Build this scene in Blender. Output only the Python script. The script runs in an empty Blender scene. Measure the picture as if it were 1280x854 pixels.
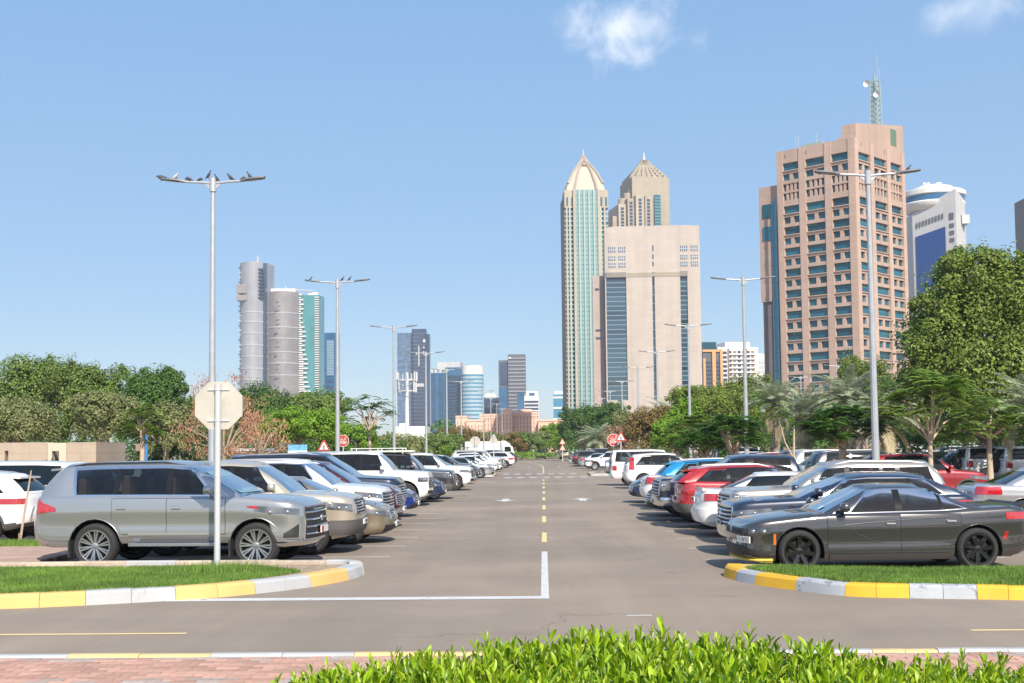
import bpy, math, random
import numpy as np
from mathutils import Vector, Matrix
R = math.radians
random.seed(7); rng = np.random.default_rng(7)
scene = bpy.context.scene
col = scene.collection

# ------------------------------------------------------------------ camera, sky, sun, exposure
EYE = 2.03
FPX = 1543.0                                   # focal length in pixels of a 1280 wide frame
PITCH, YAW, ROLL = R(3.5), R(1.41), R(-0.6)
SHIFT = (560 - 427 - FPX*math.tan(PITCH))/1280
cam = bpy.data.cameras.new('camera')
cam.sensor_width = 36.0; cam.lens = FPX/1280*36.0
cam.shift_y = SHIFT; cam.clip_start = 0.1; cam.clip_end = 12000
cam_o = bpy.data.objects.new('camera', cam); col.objects.link(cam_o)
CM = Matrix.Rotation(YAW, 4, 'Z') @ Matrix.Rotation(R(90)+PITCH, 4, 'X') @ Matrix.Rotation(ROLL, 4, 'Z')
cam_o.matrix_world = Matrix.Translation((0, 0, EYE)) @ CM
scene.camera = cam_o

SUN_AZ, SUN_EL = R(18), R(40)                  # to the right of straight behind the camera
sun_dir = Vector((math.sin(SUN_AZ)*math.cos(SUN_EL), -math.cos(SUN_AZ)*math.cos(SUN_EL), math.sin(SUN_EL)))
sl = bpy.data.lights.new('sun', 'SUN'); sl.energy = 4.2; sl.angle = R(0.5); sl.color = (1.0, 0.925, 0.81)
so = bpy.data.objects.new('sun', sl); col.objects.link(so)
so.rotation_euler = sun_dir.to_track_quat('Z', 'Y').to_euler()

world = bpy.data.worlds.new('World'); scene.world = world; world.use_nodes = True
wt = world.node_tree; wn = wt.nodes; wl = wt.links
for n in list(wn): wn.remove(n)
w_out = wn.new('ShaderNodeOutputWorld'); w_bg = wn.new('ShaderNodeBackground'); w_sky = wn.new('ShaderNodeTexSky')
w_sky.sky_type = 'NISHITA'; w_sky.sun_disc = False
w_sky.sun_elevation = SUN_EL
w_sky.sun_rotation = math.atan2(sun_dir.x, sun_dir.y)
w_sky.altitude = 0; w_sky.air_density = 0.76; w_sky.dust_density = 0.94; w_sky.ozone_density = 3.64
w_bg.inputs['Strength'].default_value = 0.13
tc = wn.new('ShaderNodeTexCoord')
hs = wn.new('ShaderNodeHueSaturation'); hs.inputs['Saturation'].default_value = 2.05; hs.inputs['Value'].default_value = 2.56; hs.inputs['Hue'].default_value = 0.504
gm_sky = wn.new('ShaderNodeGamma'); gm_sky.inputs['Gamma'].default_value = 0.35
wl.new(w_sky.outputs[0], gm_sky.inputs['Color']); wl.new(gm_sky.outputs[0], hs.inputs['Color'])
def cloud_mask(direction, size, scale, thr, soft, seed):
    """a soft patch of cloud round one direction of the sky, edge broken up by noise"""
    d = wn.new('ShaderNodeVectorMath'); d.operation = 'SUBTRACT'
    wl.new(tc.outputs['Generated'], d.inputs[0]); d.inputs[1].default_value = direction
    s = wn.new('ShaderNodeVectorMath'); s.operation = 'MULTIPLY'; wl.new(d.outputs[0], s.inputs[0])
    s.inputs[1].default_value = (1/size[0], 1/size[0], 1/size[1])
    l = wn.new('ShaderNodeVectorMath'); l.operation = 'LENGTH'; wl.new(s.outputs[0], l.inputs[0])
    nz = wn.new('ShaderNodeTexNoise'); nz.inputs['Scale'].default_value = scale; nz.inputs['Detail'].default_value = 12
    nz.inputs['Roughness'].default_value = 0.58; nz.inputs['Distortion'].default_value = 0.35
    o = wn.new('ShaderNodeVectorMath'); o.operation = 'ADD'; wl.new(tc.outputs['Generated'], o.inputs[0]); o.inputs[1].default_value = (seed, 0, 0)
    wl.new(o.outputs[0], nz.inputs['Vector'])
    m = wn.new('ShaderNodeMath'); m.operation = 'SUBTRACT'; wl.new(nz.outputs['Fac'], m.inputs[0])
    k = wn.new('ShaderNodeMath'); k.operation = 'MULTIPLY'; wl.new(l.outputs['Value'], k.inputs[0]); k.inputs[1].default_value = 0.35
    wl.new(k.outputs[0], m.inputs[1])
    r = wn.new('ShaderNodeMapRange'); r.interpolation_type = 'SMOOTHSTEP'
    r.inputs['From Min'].default_value = thr; r.inputs['From Max'].default_value = thr+soft
    wl.new(m.outputs[0], r.inputs['Value'])
    return r.outputs['Result']
def pix_dir(px, py):
    v = Vector(((px-640)/FPX, (427+SHIFT*1280-py)/FPX, -1.0))
    return (CM.to_3x3() @ v).normalized()
def at(px, py, Y):
    """world point on the view line of a photo pixel at distance Y ahead"""
    d = pix_dir(px, py)
    return Vector((0, 0, EYE)) + d*(Y/d.y)
def project(p):
    q = CM.to_3x3().inverted() @ (Vector(p)-Vector((0, 0, EYE)))
    return (640+FPX*q.x/-q.z, 427+SHIFT*1280-FPX*q.y/-q.z)
cur = hs.outputs[0]
for (px, py, size, scale, thr, soft, seed, amt) in ((768, 34, (0.043, 0.030), 24, 0.10, 0.46, 3.1, 0.74), (1205, 14, (0.058, 0.018), 22, 0.14, 0.46, 8.3, 0.42), (868, 48, (0.03, 0.014), 26, 0.26, 0.3, 12.7, 0.16)):
    msk = cloud_mask(pix_dir(px, py), size, scale, thr, soft, seed)
    mm = wn.new('ShaderNodeMath'); mm.operation = 'MULTIPLY'; wl.new(msk, mm.inputs[0]); mm.inputs[1].default_value = amt
    mix = wn.new('ShaderNodeMix'); mix.data_type = 'RGBA'; mix.blend_type = 'MIX'
    wl.new(mm.outputs[0], mix.inputs['Factor']); wl.new(cur, mix.inputs[6])
    mix.inputs[7].default_value = (7.0, 7.0, 7.1, 1)
    cur = mix.outputs[2]
wl.new(cur, w_bg.inputs['Color']); wl.new(w_bg.outputs[0], w_out.inputs['Surface'])

scene.view_settings.view_transform = 'Standard'; scene.view_settings.look = 'None'
scene.view_settings.gamma = 1.0; scene.view_settings.use_curve_mapping = False
scene.view_settings.exposure = 0.65
try:
    scene.cycles.max_bounces = 6; scene.cycles.diffuse_bounces = 2; scene.cycles.glossy_bounces = 3
    scene.cycles.transparent_max_bounces = 12; scene.cycles.caustics_reflective = False; scene.cycles.caustics_refractive = False
    scene.cycles.sample_clamp_indirect = 6.0
except Exception: pass

# ------------------------------------------------------------------ materials
MATS = {}
def mat(name, color, rough=0.6, metal=0.0, spec=0.5, coat=0.0, noise=None, island=None, bump=None, obj=False, emit=None, aniso=None, transl=0.0, panel=None):
    """noise=(scale, amount, detail): mottles the colour; island=list of colours picked per leaf/stone; bump=(scale, strength)"""
    if name in MATS: return MATS[name]
    m = bpy.data.materials.new(name); m.use_nodes = True; MATS[name] = m
    nt = m.node_tree; b = nt.nodes['Principled BSDF']; N = nt.nodes.new; L = nt.links.new
    b.inputs['Roughness'].default_value = rough; b.inputs['Metallic'].default_value = metal
    b.inputs['Specular IOR Level'].default_value = spec
    b.inputs['Coat Weight'].default_value = coat; b.inputs['Coat IOR'].default_value = 1.7; b.inputs['Coat Roughness'].default_value = 0.03
    c = tuple(color)+(1,)
    b.inputs['Base Color'].default_value = c
    src = None
    t = N('ShaderNodeTexCoord')
    if island:
        g = N('ShaderNodeNewGeometry'); cr = N('ShaderNodeValToRGB'); e = cr.color_ramp.elements
        e[0].color = tuple(island[0])+(1,); e[1].color = tuple(island[-1])+(1,)
        for i, cc in enumerate(island[1:-1]):
            x = e.new((i+1)/(len(island)-1)); x.color = tuple(cc)+(1,)
        L(g.outputs['Random Per Island'], cr.inputs['Fac']); src = cr.outputs['Color']
    if noise:
        nz = N('ShaderNodeTexNoise'); nz.inputs['Scale'].default_value = noise[0]; nz.inputs['Detail'].default_value = noise[2] if len(noise) > 2 else 5
        nz.inputs['Roughness'].default_value = 0.6
        L(t.outputs['Object'], nz.inputs['Vector'])
        mr = N('ShaderNodeMapRange'); mr.inputs['From Min'].default_value = 0.3; mr.inputs['From Max'].default_value = 0.7
        mr.inputs['To Min'].default_value = 1-noise[1]; mr.inputs['To Max'].default_value = 1+noise[1]
        L(nz.outputs['Fac'], mr.inputs['Value'])
        mx = N('ShaderNodeVectorMath'); mx.operation = 'SCALE'
        if src is not None: L(src, mx.inputs[0])
        else: mx.inputs[0].default_value = c[:3]
        L(mr.outputs['Result'], mx.inputs['Scale']); src = mx.outputs[0]
    if obj:
        oi = N('ShaderNodeObjectInfo'); mr2 = N('ShaderNodeMapRange'); mr2.inputs['To Min'].default_value = 1-obj; mr2.inputs['To Max'].default_value = 1+obj
        L(oi.outputs['Random'], mr2.inputs['Value'])
        mx2 = N('ShaderNodeVectorMath'); mx2.operation = 'SCALE'
        if src is not None: L(src, mx2.inputs[0])
        else: mx2.inputs[0].default_value = c[:3]
        L(mr2.outputs['Result'], mx2.inputs['Scale']); src = mx2.outputs[0]
    if panel:                                          # faint cladding joints and rain streaks, panel=(width, height, depth)
        mp = N('ShaderNodeMapping'); mp.inputs['Rotation'].default_value = (-math.pi/2, 0, 0); L(t.outputs['Object'], mp.inputs['Vector'])
        bk = N('ShaderNodeTexBrick'); bk.offset = 0.0; bk.inputs['Scale'].default_value = 1.0; bk.inputs['Brick Width'].default_value = panel[0]; bk.inputs['Row Height'].default_value = panel[1]
        bk.inputs['Mortar Size'].default_value = 0.05; bk.inputs['Color1'].default_value = (1, 1, 1, 1); bk.inputs['Color2'].default_value = (.93, .93, .93, 1); bk.inputs['Mortar'].default_value = (panel[2],)*3+(1,)
        L(mp.outputs[0], bk.inputs['Vector'])
        st = N('ShaderNodeTexNoise'); st.inputs['Detail'].default_value = 4; st.inputs['Scale'].default_value = 1.0
        m3 = N('ShaderNodeMapping'); m3.inputs['Scale'].default_value = (.45, .45, .03); L(t.outputs['Object'], m3.inputs['Vector']); L(m3.outputs[0], st.inputs['Vector'])
        r3 = N('ShaderNodeMapRange'); r3.inputs['From Min'].default_value = .35; r3.inputs['From Max'].default_value = .7; r3.inputs['To Min'].default_value = 1.03; r3.inputs['To Max'].default_value = .88; L(st.outputs['Fac'], r3.inputs['Value'])
        q1 = N('ShaderNodeVectorMath'); q1.operation = 'MULTIPLY'; L(bk.outputs['Color'], q1.inputs[0])
        if src is not None: L(src, q1.inputs[1])
        else: q1.inputs[1].default_value = c[:3]
        q2 = N('ShaderNodeVectorMath'); q2.operation = 'SCALE'; L(q1.outputs[0], q2.inputs[0]); L(r3.outputs[0], q2.inputs['Scale']); src = q2.outputs[0]
    if src is not None: L(src, b.inputs['Base Color'])
    if bump:
        nb = N('ShaderNodeTexNoise'); nb.inputs['Scale'].default_value = bump[0]; nb.inputs['Detail'].default_value = 4
        L(t.outputs['Object'], nb.inputs['Vector'])
        bp = N('ShaderNodeBump'); bp.inputs['Strength'].default_value = bump[1]; bp.inputs['Distance'].default_value = 0.02 if len(bump) < 3 else bump[2]
        L(nb.outputs['Fac'], bp.inputs['Height']); L(bp.outputs['Normal'], b.inputs['Normal'])
    if emit:
        b.inputs['Emission Color'].default_value = tuple(emit[:3])+(1,); b.inputs['Emission Strength'].default_value = emit[3]
    if transl:
        tb = N('ShaderNodeBsdfTranslucent'); ms = N('ShaderNodeMixShader'); ms.inputs[0].default_value = transl
        if src is not None: L(src, tb.inputs['Color'])
        else: tb.inputs['Color'].default_value = c
        L(b.outputs[0], ms.inputs[1]); L(tb.outputs[0], ms.inputs[2])
        L(ms.outputs[0], nt.nodes['Material Output'].inputs['Surface'])
    return m

# ------------------------------------------------------------------ mesh helpers
class MB:
    """collects shapes for one mesh object"""
    def __init__(s): s.v = []; s.f = []; s.m = []; s.k = 0
    def add(s, vs, fs, k=None):
        b = len(s.v); s.v.extend([tuple(p) for p in vs]); kk = s.k if k is None else k
        for f in fs: s.f.append(tuple(b+i for i in f)); s.m.append(kk)
        return s
    def box(s, x0, x1, y0, y1, z0, z1, k=None):
        vs = [(x, y, z) for z in (z0, z1) for y in (y0, y1) for x in (x0, x1)]
        return s.add(vs, [(0, 2, 3, 1), (4, 5, 7, 6), (0, 1, 5, 4), (2, 6, 7, 3), (0, 4, 6, 2), (1, 3, 7, 5)], k)
    def bbox(s, x0, x1, y0, y1, z0, z1, c=0.01, k=None):
        """box with chamfered vertical and top edges"""
        def ring(d, z): return [(x0+d+c, y0+d, z), (x1-d-c, y0+d, z), (x1-d, y0+d+c, z), (x1-d, y1-d-c, z), (x1-d-c, y1-d, z), (x0+d+c, y1-d, z), (x0+d, y1-d-c, z), (x0+d, y0+d+c, z)]
        vs = ring(0, z0)+ring(0, z1-c)+ring(c, z1)
        fs = [tuple(range(7, -1, -1)), tuple(range(16, 24))]
        for r in (0, 8):
            for i in range(8): j = (i+1) % 8; fs.append((r+i, r+j, r+8+j, r+8+i))
        return s.add(vs, fs, k)
    def tube(s, pts, rad, n=8, cap=True, k=None):
        pts = [Vector(p) for p in pts]
        if not hasattr(rad, '__len__'): rad = [rad]*len(pts)
        vs = []; fs = []; ref = None
        for i, p in enumerate(pts):
            d = (pts[min(i+1, len(pts)-1)]-pts[max(i-1, 0)]).normalized()
            if ref is None: ref = Vector((0, 0, 1)) if abs(d.z) < 0.9 else Vector((1, 0, 0))
            a = d.cross(ref)
            if a.length < 1e-5: a = d.cross(Vector((0, 1, 0)))
            a.normalize(); b = d.cross(a); ref = b.cross(d) if False else ref
            for j in range(n):
                t = 2*math.pi*j/n; vs.append(p+(a*math.cos(t)+b*math.sin(t))*rad[i])
        for i in range(len(pts)-1):
            for j in range(n):
                q = (j+1) % n; fs.append((i*n+j, i*n+q, (i+1)*n+q, (i+1)*n+j))
        if cap: fs.append(tuple(range(n))); fs.append(tuple(range((len(pts)-1)*n+n-1, (len(pts)-1)*n-1, -1)))
        return s.add(vs, fs, k)
    def lathe(s, prof, n=24, axis='z', origin=(0, 0, 0), k=None, close=False):
        """prof: list of (radius, height) turned about an axis"""
        vs = []; fs = []
        for (r, h) in prof:
            for j in range(n):
                t = 2*math.pi*j/n; c, d = r*math.cos(t), r*math.sin(t)
                p = (c, d, h) if axis == 'z' else (c, h, d) if axis == 'y' else (h, c, d)
                vs.append((p[0]+origin[0], p[1]+origin[1], p[2]+origin[2]))
        for i in range(len(prof)-1):
            for j in range(n):
                q = (j+1) % n; f = (i*n+j, i*n+q, (i+1)*n+q, (i+1)*n+j)
                fs.append(f if axis != 'y' else f[::-1])
        if close:
            fs.append(tuple(range(n))); fs.append(tuple(range((len(prof)-1)*n, len(prof)*n)))
        return s.add(vs, fs, k)
    def prism(s, poly, z0, z1, k=None):
        n = len(poly); vs = [(x, y, z0) for x, y in poly]+[(x, y, z1) for x, y in poly]
        fs = [tuple(range(n-1, -1, -1)), tuple(range(n, 2*n))]+[(i, (i+1) % n, n+(i+1) % n, n+i) for i in range(n)]
        return s.add(vs, fs, k)
    def slab(s, poly, a, b, plane='xz', k=None):
        """poly in the xz (or yz) plane pushed between a and b along y (or x)"""
        n = len(poly)
        f = (lambda p, t: (p[0], t, p[1])) if plane == 'xz' else (lambda p, t: (t, p[0], p[1]))
        vs = [f(p, a) for p in poly]+[f(p, b) for p in poly]
        fs = [tuple(range(n-1, -1, -1)), tuple(range(n, 2*n))]+[(i, (i+1) % n, n+(i+1) % n, n+i) for i in range(n)]
        return s.add(vs, fs, k)
    def ball(s, c, r, n=10, k=None):
        if not hasattr(r, '__len__'): r = (r, r, r)
        vs = []; fs = []; m = n//2
        for i in range(m+1):
            p = math.pi*i/m
            for j in range(n):
                t = 2*math.pi*j/n
                vs.append((c[0]+r[0]*math.sin(p)*math.cos(t), c[1]+r[1]*math.sin(p)*math.sin(t), c[2]-r[2]*math.cos(p)))
        for i in range(m):
            for j in range(n): q = (j+1) % n; fs.append((i*n+j, i*n+q, (i+1)*n+q, (i+1)*n+j))
        return s.add(vs, fs, k)
    def grid(s, P, flip=False, k=None):
        """P[i][j] points"""
        a, b = len(P), len(P[0]); vs = [p for r in P for p in r]; fs = []
        for i in range(a-1):
            for j in range(b-1):
                f = (i*b+j, i*b+j+1, (i+1)*b+j+1, (i+1)*b+j); fs.append(f[::-1] if flip else f)
        return s.add(vs, fs, k)
    def mesh(s, name, mats, angle=35, fix=False):
        me = bpy.data.meshes.new(name)
        if fix:
            import bmesh
            bm = bmesh.new(); vv = [bm.verts.new(p) for p in s.v]
            for f, kk in zip(s.f, s.m):
                q = []
                for i in f:
                    if vv[i] not in q: q.append(vv[i])
                if len(q) > 2:
                    try: bf = bm.faces.new(q); bf.material_index = kk
                    except ValueError: pass
            bmesh.ops.remove_doubles(bm, verts=bm.verts, dist=0.0006)
            bmesh.ops.dissolve_degenerate(bm, edges=bm.edges, dist=0.0004)
            bmesh.ops.recalc_face_normals(bm, faces=bm.faces)
            bm.to_mesh(me); bm.free()
        else:
            me.from_pydata(s.v, [], s.f)
            me.polygons.foreach_set('material_index', s.m)
        if not isinstance(mats, (list, tuple)): mats = [mats]
        for m in mats: me.materials.append(m)
        if angle:
            me.polygons.foreach_set('use_smooth', [True]*len(me.polygons))
            me.set_sharp_from_angle(angle=R(angle))
        me.update()
        return me
    def build(s, name, mats, parent=None, angle=35, fix=False, **kw):
        return put(name, s.mesh(name, mats, angle, fix), parent, **kw)

def put(name, me, parent=None, loc=None, rotz=None, label=None, cat=None, group=None, kind=None):
    o = bpy.data.objects.new(name, me); col.objects.link(o)
    if parent is not None: o.parent = parent
    if loc is not None: o.location = loc
    if rotz is not None: o.rotation_euler = (0, 0, rotz)
    if label: o['label'] = label
    if cat: o['category'] = cat
    if group: o['group'] = group
    if kind: o['kind'] = kind
    return o
def thing(name, label, cat, loc=(0, 0, 0), rotz=0, group=None):
    return put(name, None, None, loc, rotz, label, cat, group)
def structure(name, mb, m, parent=None, angle=30, **kw):
    return mb.build(name, m, parent, angle, kind='structure', **kw)
def copy_tree(o, loc=None, rotz=None, label=None, group=None, parent=None):
    c = o.copy(); col.objects.link(c); c.parent = parent
    if parent is None:
        if loc is not None: c.location = loc
        if rotz is not None: c.rotation_euler = (0, 0, rotz)
        if label: c['label'] = label
        if group: c['group'] = group
    for ch in list(o.children): copy_tree(ch, parent=c)
    return c
def np_mesh(name, V, F, mats, smooth=False):
    """fast mesh from numpy arrays; F is (n,3) or (n,4)"""
    me = bpy.data.meshes.new(name); k = F.shape[1]
    me.vertices.add(len(V)); me.vertices.foreach_set('co', V.astype(np.float32).ravel())
    me.loops.add(F.size); me.loops.foreach_set('vertex_index', F.astype(np.int32).ravel())
    me.polygons.add(len(F)); me.polygons.foreach_set('loop_start', np.arange(0, F.size, k, dtype=np.int32))
    me.polygons.foreach_set('use_smooth', np.full(len(F), smooth))
    for m in (mats if isinstance(mats, (list, tuple)) else [mats]): me.materials.append(m)
    me.update(calc_edges=True)
    return me
# ------------------------------------------------------------------ the ground, roads and kerbs
def asphalt():
    m = bpy.data.materials.new('asphalt'); m.use_nodes = True; nt = m.node_tree; N = nt.nodes.new; L = nt.links.new
    b = nt.nodes['Principled BSDF']; b.inputs['Roughness'].default_value = 0.88; b.inputs['Specular IOR Level'].default_value = 0.35
    t = N('ShaderNodeTexCoord')
    def noise(scale, detail, vec=None, stretch=None):
        n = N('ShaderNodeTexNoise'); n.inputs['Scale'].default_value = scale; n.inputs['Detail'].default_value = detail; n.inputs['Roughness'].default_value = 0.6
        if stretch:
            mp = N('ShaderNodeMapping'); mp.inputs['Scale'].default_value = stretch; L(t.outputs['Object'], mp.inputs['Vector']); L(mp.outputs[0], n.inputs['Vector'])
        else: L(t.outputs['Object'], n.inputs['Vector'])
        return n.outputs['Fac']
    def rng_(v, a, b2, lo, hi):
        r = N('ShaderNodeMapRange'); r.inputs['From Min'].default_value = a; r.inputs['From Max'].default_value = b2
        r.inputs['To Min'].default_value = lo; r.inputs['To Max'].default_value = hi; L(v, r.inputs['Value']); return r.outputs['Result']
    def mul(a, b2):
        x = N('ShaderNodeMath'); x.operation = 'MULTIPLY'; L(a, x.inputs[0]); L(b2, x.inputs[1]); return x.outputs[0]
    f = mul(rng_(noise(0.22, 6), 0.3, 0.7, 0.86, 1.12), rng_(noise(60, 2), 0.25, 0.75, 0.86, 1.14))
    f = mul(f, rng_(noise(1.0, 5, stretch=(1.1, 0.05, 1)), 0.35, 0.7, 0.93, 1.07))
    f = mul(f, rng_(noise(0.9, 4, stretch=(0.08, 1.4, 1)), 0.4, 0.75, 1.0, 0.94))
    f = mul(f, rng_(noise(2.3, 8), 0.66, 0.74, 1.0, 0.82))
    # hairline cracks, oil drips and dusty scuffs
    vo = N('ShaderNodeTexVoronoi'); vo.feature = 'DISTANCE_TO_EDGE'; vo.inputs['Scale'].default_value = 0.42
    wv = N('ShaderNodeTexNoise'); wv.inputs['Scale'].default_value = 1.6; wv.inputs['Detail'].default_value = 6; L(t.outputs['Object'], wv.inputs['Vector'])
    ad = N('ShaderNodeVectorMath'); ad.operation = 'MULTIPLY_ADD'; L(wv.outputs['Color'], ad.inputs[0]); ad.inputs[1].default_value = (0.9, 0.9, 0); L(t.outputs['Object'], ad.inputs[2]); L(ad.outputs[0], vo.inputs['Vector'])
    ck = rng_(vo.outputs['Distance'], 0.0, 0.012, 0.0, 1.0); cm = rng_(noise(0.13, 3), 0.5, 0.6, 1.0, 0.0)
    mxk = N('ShaderNodeMath'); mxk.operation = 'MAXIMUM'; L(ck, mxk.inputs[0]); L(cm, mxk.inputs[1]); f = mul(f, rng_(mxk.outputs[0], 0, 1, 0.62, 1.0))
    v2 = N('ShaderNodeTexVoronoi'); v2.inputs['Scale'].default_value = 0.55; L(t.outputs['Object'], v2.inputs['Vector']); f = mul(f, rng_(v2.outputs['Distance'], 0.02, 0.14, 0.84, 1.0))
    v3 = N('ShaderNodeTexVoronoi'); v3.inputs['Scale'].default_value = 2.4; L(t.outputs['Object'], v3.inputs['Vector']); f = mul(f, rng_(v3.outputs['Distance'], 0.03, 0.09, 1.22, 1.0))
    cr = N('ShaderNodeMix'); cr.data_type = 'RGBA'; cr.inputs[6].default_value = (0.245, 0.202, 0.163, 1); cr.inputs[7].default_value = (0.30, 0.242, 0.188, 1)
    L(rng_(noise(0.09, 4), 0.4, 0.62, 0, 1), cr.inputs['Factor'])
    s = N('ShaderNodeVectorMath'); s.operation = 'SCALE'; L(cr.outputs[2], s.inputs[0]); L(f, s.inputs['Scale']); L(s.outputs[0], b.inputs['Base Color'])
    bp = N('ShaderNodeBump'); bp.inputs['Strength'].default_value = 0.35; bp.inputs['Distance'].default_value = 0.01; L(noise(90, 3), bp.inputs['Height']); L(bp.outputs['Normal'], b.inputs['Normal'])
    return m
def paint(name, color, wear, under=(0.2, 0.175, 0.152), scale=5.0):
    """road or kerb paint with the surface below showing through where it has worn off"""
    if name in MATS: return MATS[name]
    m = bpy.data.materials.new(name); MATS[name] = m; m.use_nodes = True; nt = m.node_tree; N = nt.nodes.new; L = nt.links.new
    b = nt.nodes['Principled BSDF']; b.inputs['Roughness'].default_value = 0.7
    t = N('ShaderNodeTexCoord'); oi = N('ShaderNodeObjectInfo'); ad = N('ShaderNodeVectorMath'); ad.operation = 'ADD'
    cx = N('ShaderNodeCombineXYZ'); sc = N('ShaderNodeMath'); sc.operation = 'MULTIPLY'; sc.inputs[1].default_value = 57.0
    L(oi.outputs['Random'], sc.inputs[0]); L(sc.outputs[0], cx.inputs[0]); L(t.outputs['Object'], ad.inputs[0]); L(cx.outputs[0], ad.inputs[1])
    n = N('ShaderNodeTexNoise'); n.inputs['Scale'].default_value = scale; n.inputs['Detail'].default_value = 9; n.inputs['Roughness'].default_value = 0.72; L(ad.outputs[0], n.inputs['Vector'])
    r = N('ShaderNodeMapRange'); r.inputs['From Min'].default_value = wear; r.inputs['From Max'].default_value = wear+0.07; L(n.outputs['Fac'], r.inputs['Value'])
    n2 = N('ShaderNodeTexNoise'); n2.inputs['Scale'].default_value = 2.0; n2.inputs['Detail'].default_value = 5; L(ad.outputs[0], n2.inputs['Vector'])
    r2 = N('ShaderNodeMapRange'); r2.inputs['To Min'].default_value = 0.8; r2.inputs['To Max'].default_value = 1.15; L(n2.outputs['Fac'], r2.inputs['Value'])
    s = N('ShaderNodeVectorMath'); s.operation = 'SCALE'; s.inputs[0].default_value = color; L(r2.outputs[0], s.inputs['Scale'])
    mx = N('ShaderNodeMix'); mx.data_type = 'RGBA'; L(r.outputs[0], mx.inputs['Factor']); L(s.outputs[0], mx.inputs[6]); mx.inputs[7].default_value = tuple(under)+(1,)
    L(mx.outputs[2], b.inputs['Base Color'])
    return m
M_ASPH = asphalt()
M_SAND = mat('sandy_ground', (0.36, 0.28, 0.2), 0.95, noise=(0.4, 0.2), bump=(20, 0.3))
M_SOIL = mat('dry_soil', (0.33, 0.25, 0.17), 0.95, noise=(6, 0.3), bump=(40, 0.4))
M_WHITE_LINE = paint('white_road_paint', (0.57, 0.565, 0.55), 0.585)
M_FAINT_LINE = paint('worn_white_road_paint', (0.62, 0.59, 0.55), 0.56)
M_YEL_LINE = paint('yellow_road_paint', (0.74, 0.55, 0.27), 0.60)
M_KY = paint('yellow_kerb_paint', (0.70, 0.40, 0.03), 0.60, (0.32, 0.28, 0.22), 7)
M_KYP = paint('faded_yellow_kerb_paint', (0.62, 0.42, 0.15), 0.62, (0.4, 0.34, 0.25), 7)
M_KYN = paint('pale_yellow_kerb_paint', (0.62, 0.46, 0.22), 0.62, (0.4, 0.34, 0.25), 7)
M_KG = paint('grey_kerb_paint', (0.40, 0.42, 0.45), 0.56, (0.18, 0.18, 0.19), 5)
M_KGP = paint('pale_grey_kerb_paint', (0.42, 0.425, 0.43), 0.60, (0.26, 0.25, 0.24), 6)
M_KT = paint('teal_kerb_paint', (0.05, 0.42, 0.36), 0.66, (0.3, 0.3, 0.28), 6)
M_KC = mat('bare_kerb_concrete', (0.46, 0.38, 0.30), 0.9, noise=(8, 0.2), bump=(40, 0.3), obj=0.12)

g = MB(); g.box(-6000, 6000, -3000, 9000, -0.6, -0.06)
structure('ground', g, M_SAND)
rd = MB(); nx, ny = 30, 60
xs = np.linspace(-95, 95, nx+1); ys = np.linspace(11.8, 290, ny+1)
rd.grid([[(x, y, 0.0) for y in ys] for x in xs], flip=True)
road = structure('road', rd, M_ASPH)

LSTEP, L0, RSTEP, R0 = 2.56, 20.85, 2.5, 19.75          # parking bays: width and first line, left and right of the aisle
def flat(name, poly, m, z=0.004, parent=None):
    mb = MB(); n = len(poly)
    mb.add([(x, y, z) for x, y in poly], [tuple(range(n))])
    return mb.build(name, m, parent, 0)
def rect(x0, x1, y0, y1): return [(x0, y0), (x1, y0), (x1, y1), (x0, y1)]
line_me = MB().add([(-2.65, -0.045, 0.004), (2.65, -0.045, 0.004), (2.65, 0.045, 0.004), (-2.65, 0.045, 0.004)], [(0, 1, 2, 3)]).mesh('bay_line', M_FAINT_LINE, 0)
for k in range(1, 26):
    put('bay_line', line_me, road, (-5.55+random.uniform(-.05, .05), L0+LSTEP*k, 0))
    put('bay_line', line_me, road, (5.55+random.uniform(-.05, .05), R0+RSTEP*k, 0))
for k in range(0, 30):
    put('bay_line', line_me, road, (-5.55, 98+LSTEP*k, 0)); put('bay_line', line_me, road, (5.55, 98+RSTEP*k, 0))
dash_me = MB().add([(-0.055, 0, 0.004), (0.055, 0, 0.004), (0.055, 3, 0.004), (-0.055, 3, 0.004)], [(0, 1, 2, 3)]).mesh('centre_dash', M_YEL_LINE, 0)
for k in range(9):
    put('centre_dash', dash_me, road, (0, 26.7+7.0*k, 0))
flat('stop_line', rect(-5.15, 0.055, 16.75, 17.05), M_WHITE_LINE, parent=road)
flat('lane_line', rect(-0.055, 0.055, 17.05, 24.3), M_WHITE_LINE, parent=road)
flat('edge_line', rect(-14, -4.0, 13.78, 13.87), M_YEL_LINE, parent=road)
flat('edge_line', rect(4.62, 14, 13.62, 13.71), M_YEL_LINE, parent=road)
def arrow(x, y, s):
    flat('lane_arrow', [(x-.14, y-1.3*s), (x+.14, y-1.3*s), (x+.14, y+.1*s), (x+.44, y+.1*s), (x, y+1.35*s), (x-.44, y+.1*s), (x-.14, y+.1*s)][::s], M_WHITE_LINE, parent=road)
arrow(-1.5, 48.3, -1); arrow(1.5, 48.3, 1)
arrow(-1.5, 128, -1); arrow(1.6, 128, 1)
for i in range(-3, 4):
    flat('crossing_dash', rect(i*0.86*1.0-.24+.15, i*.86+.24+.15, 83.6, 85.4), M_WHITE_LINE, parent=road)
    flat('crossing_dash', rect(i*0.86-.24-.3, i*.86+.24-.3, 94.6, 96.6), M_WHITE_LINE, parent=road)
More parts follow.
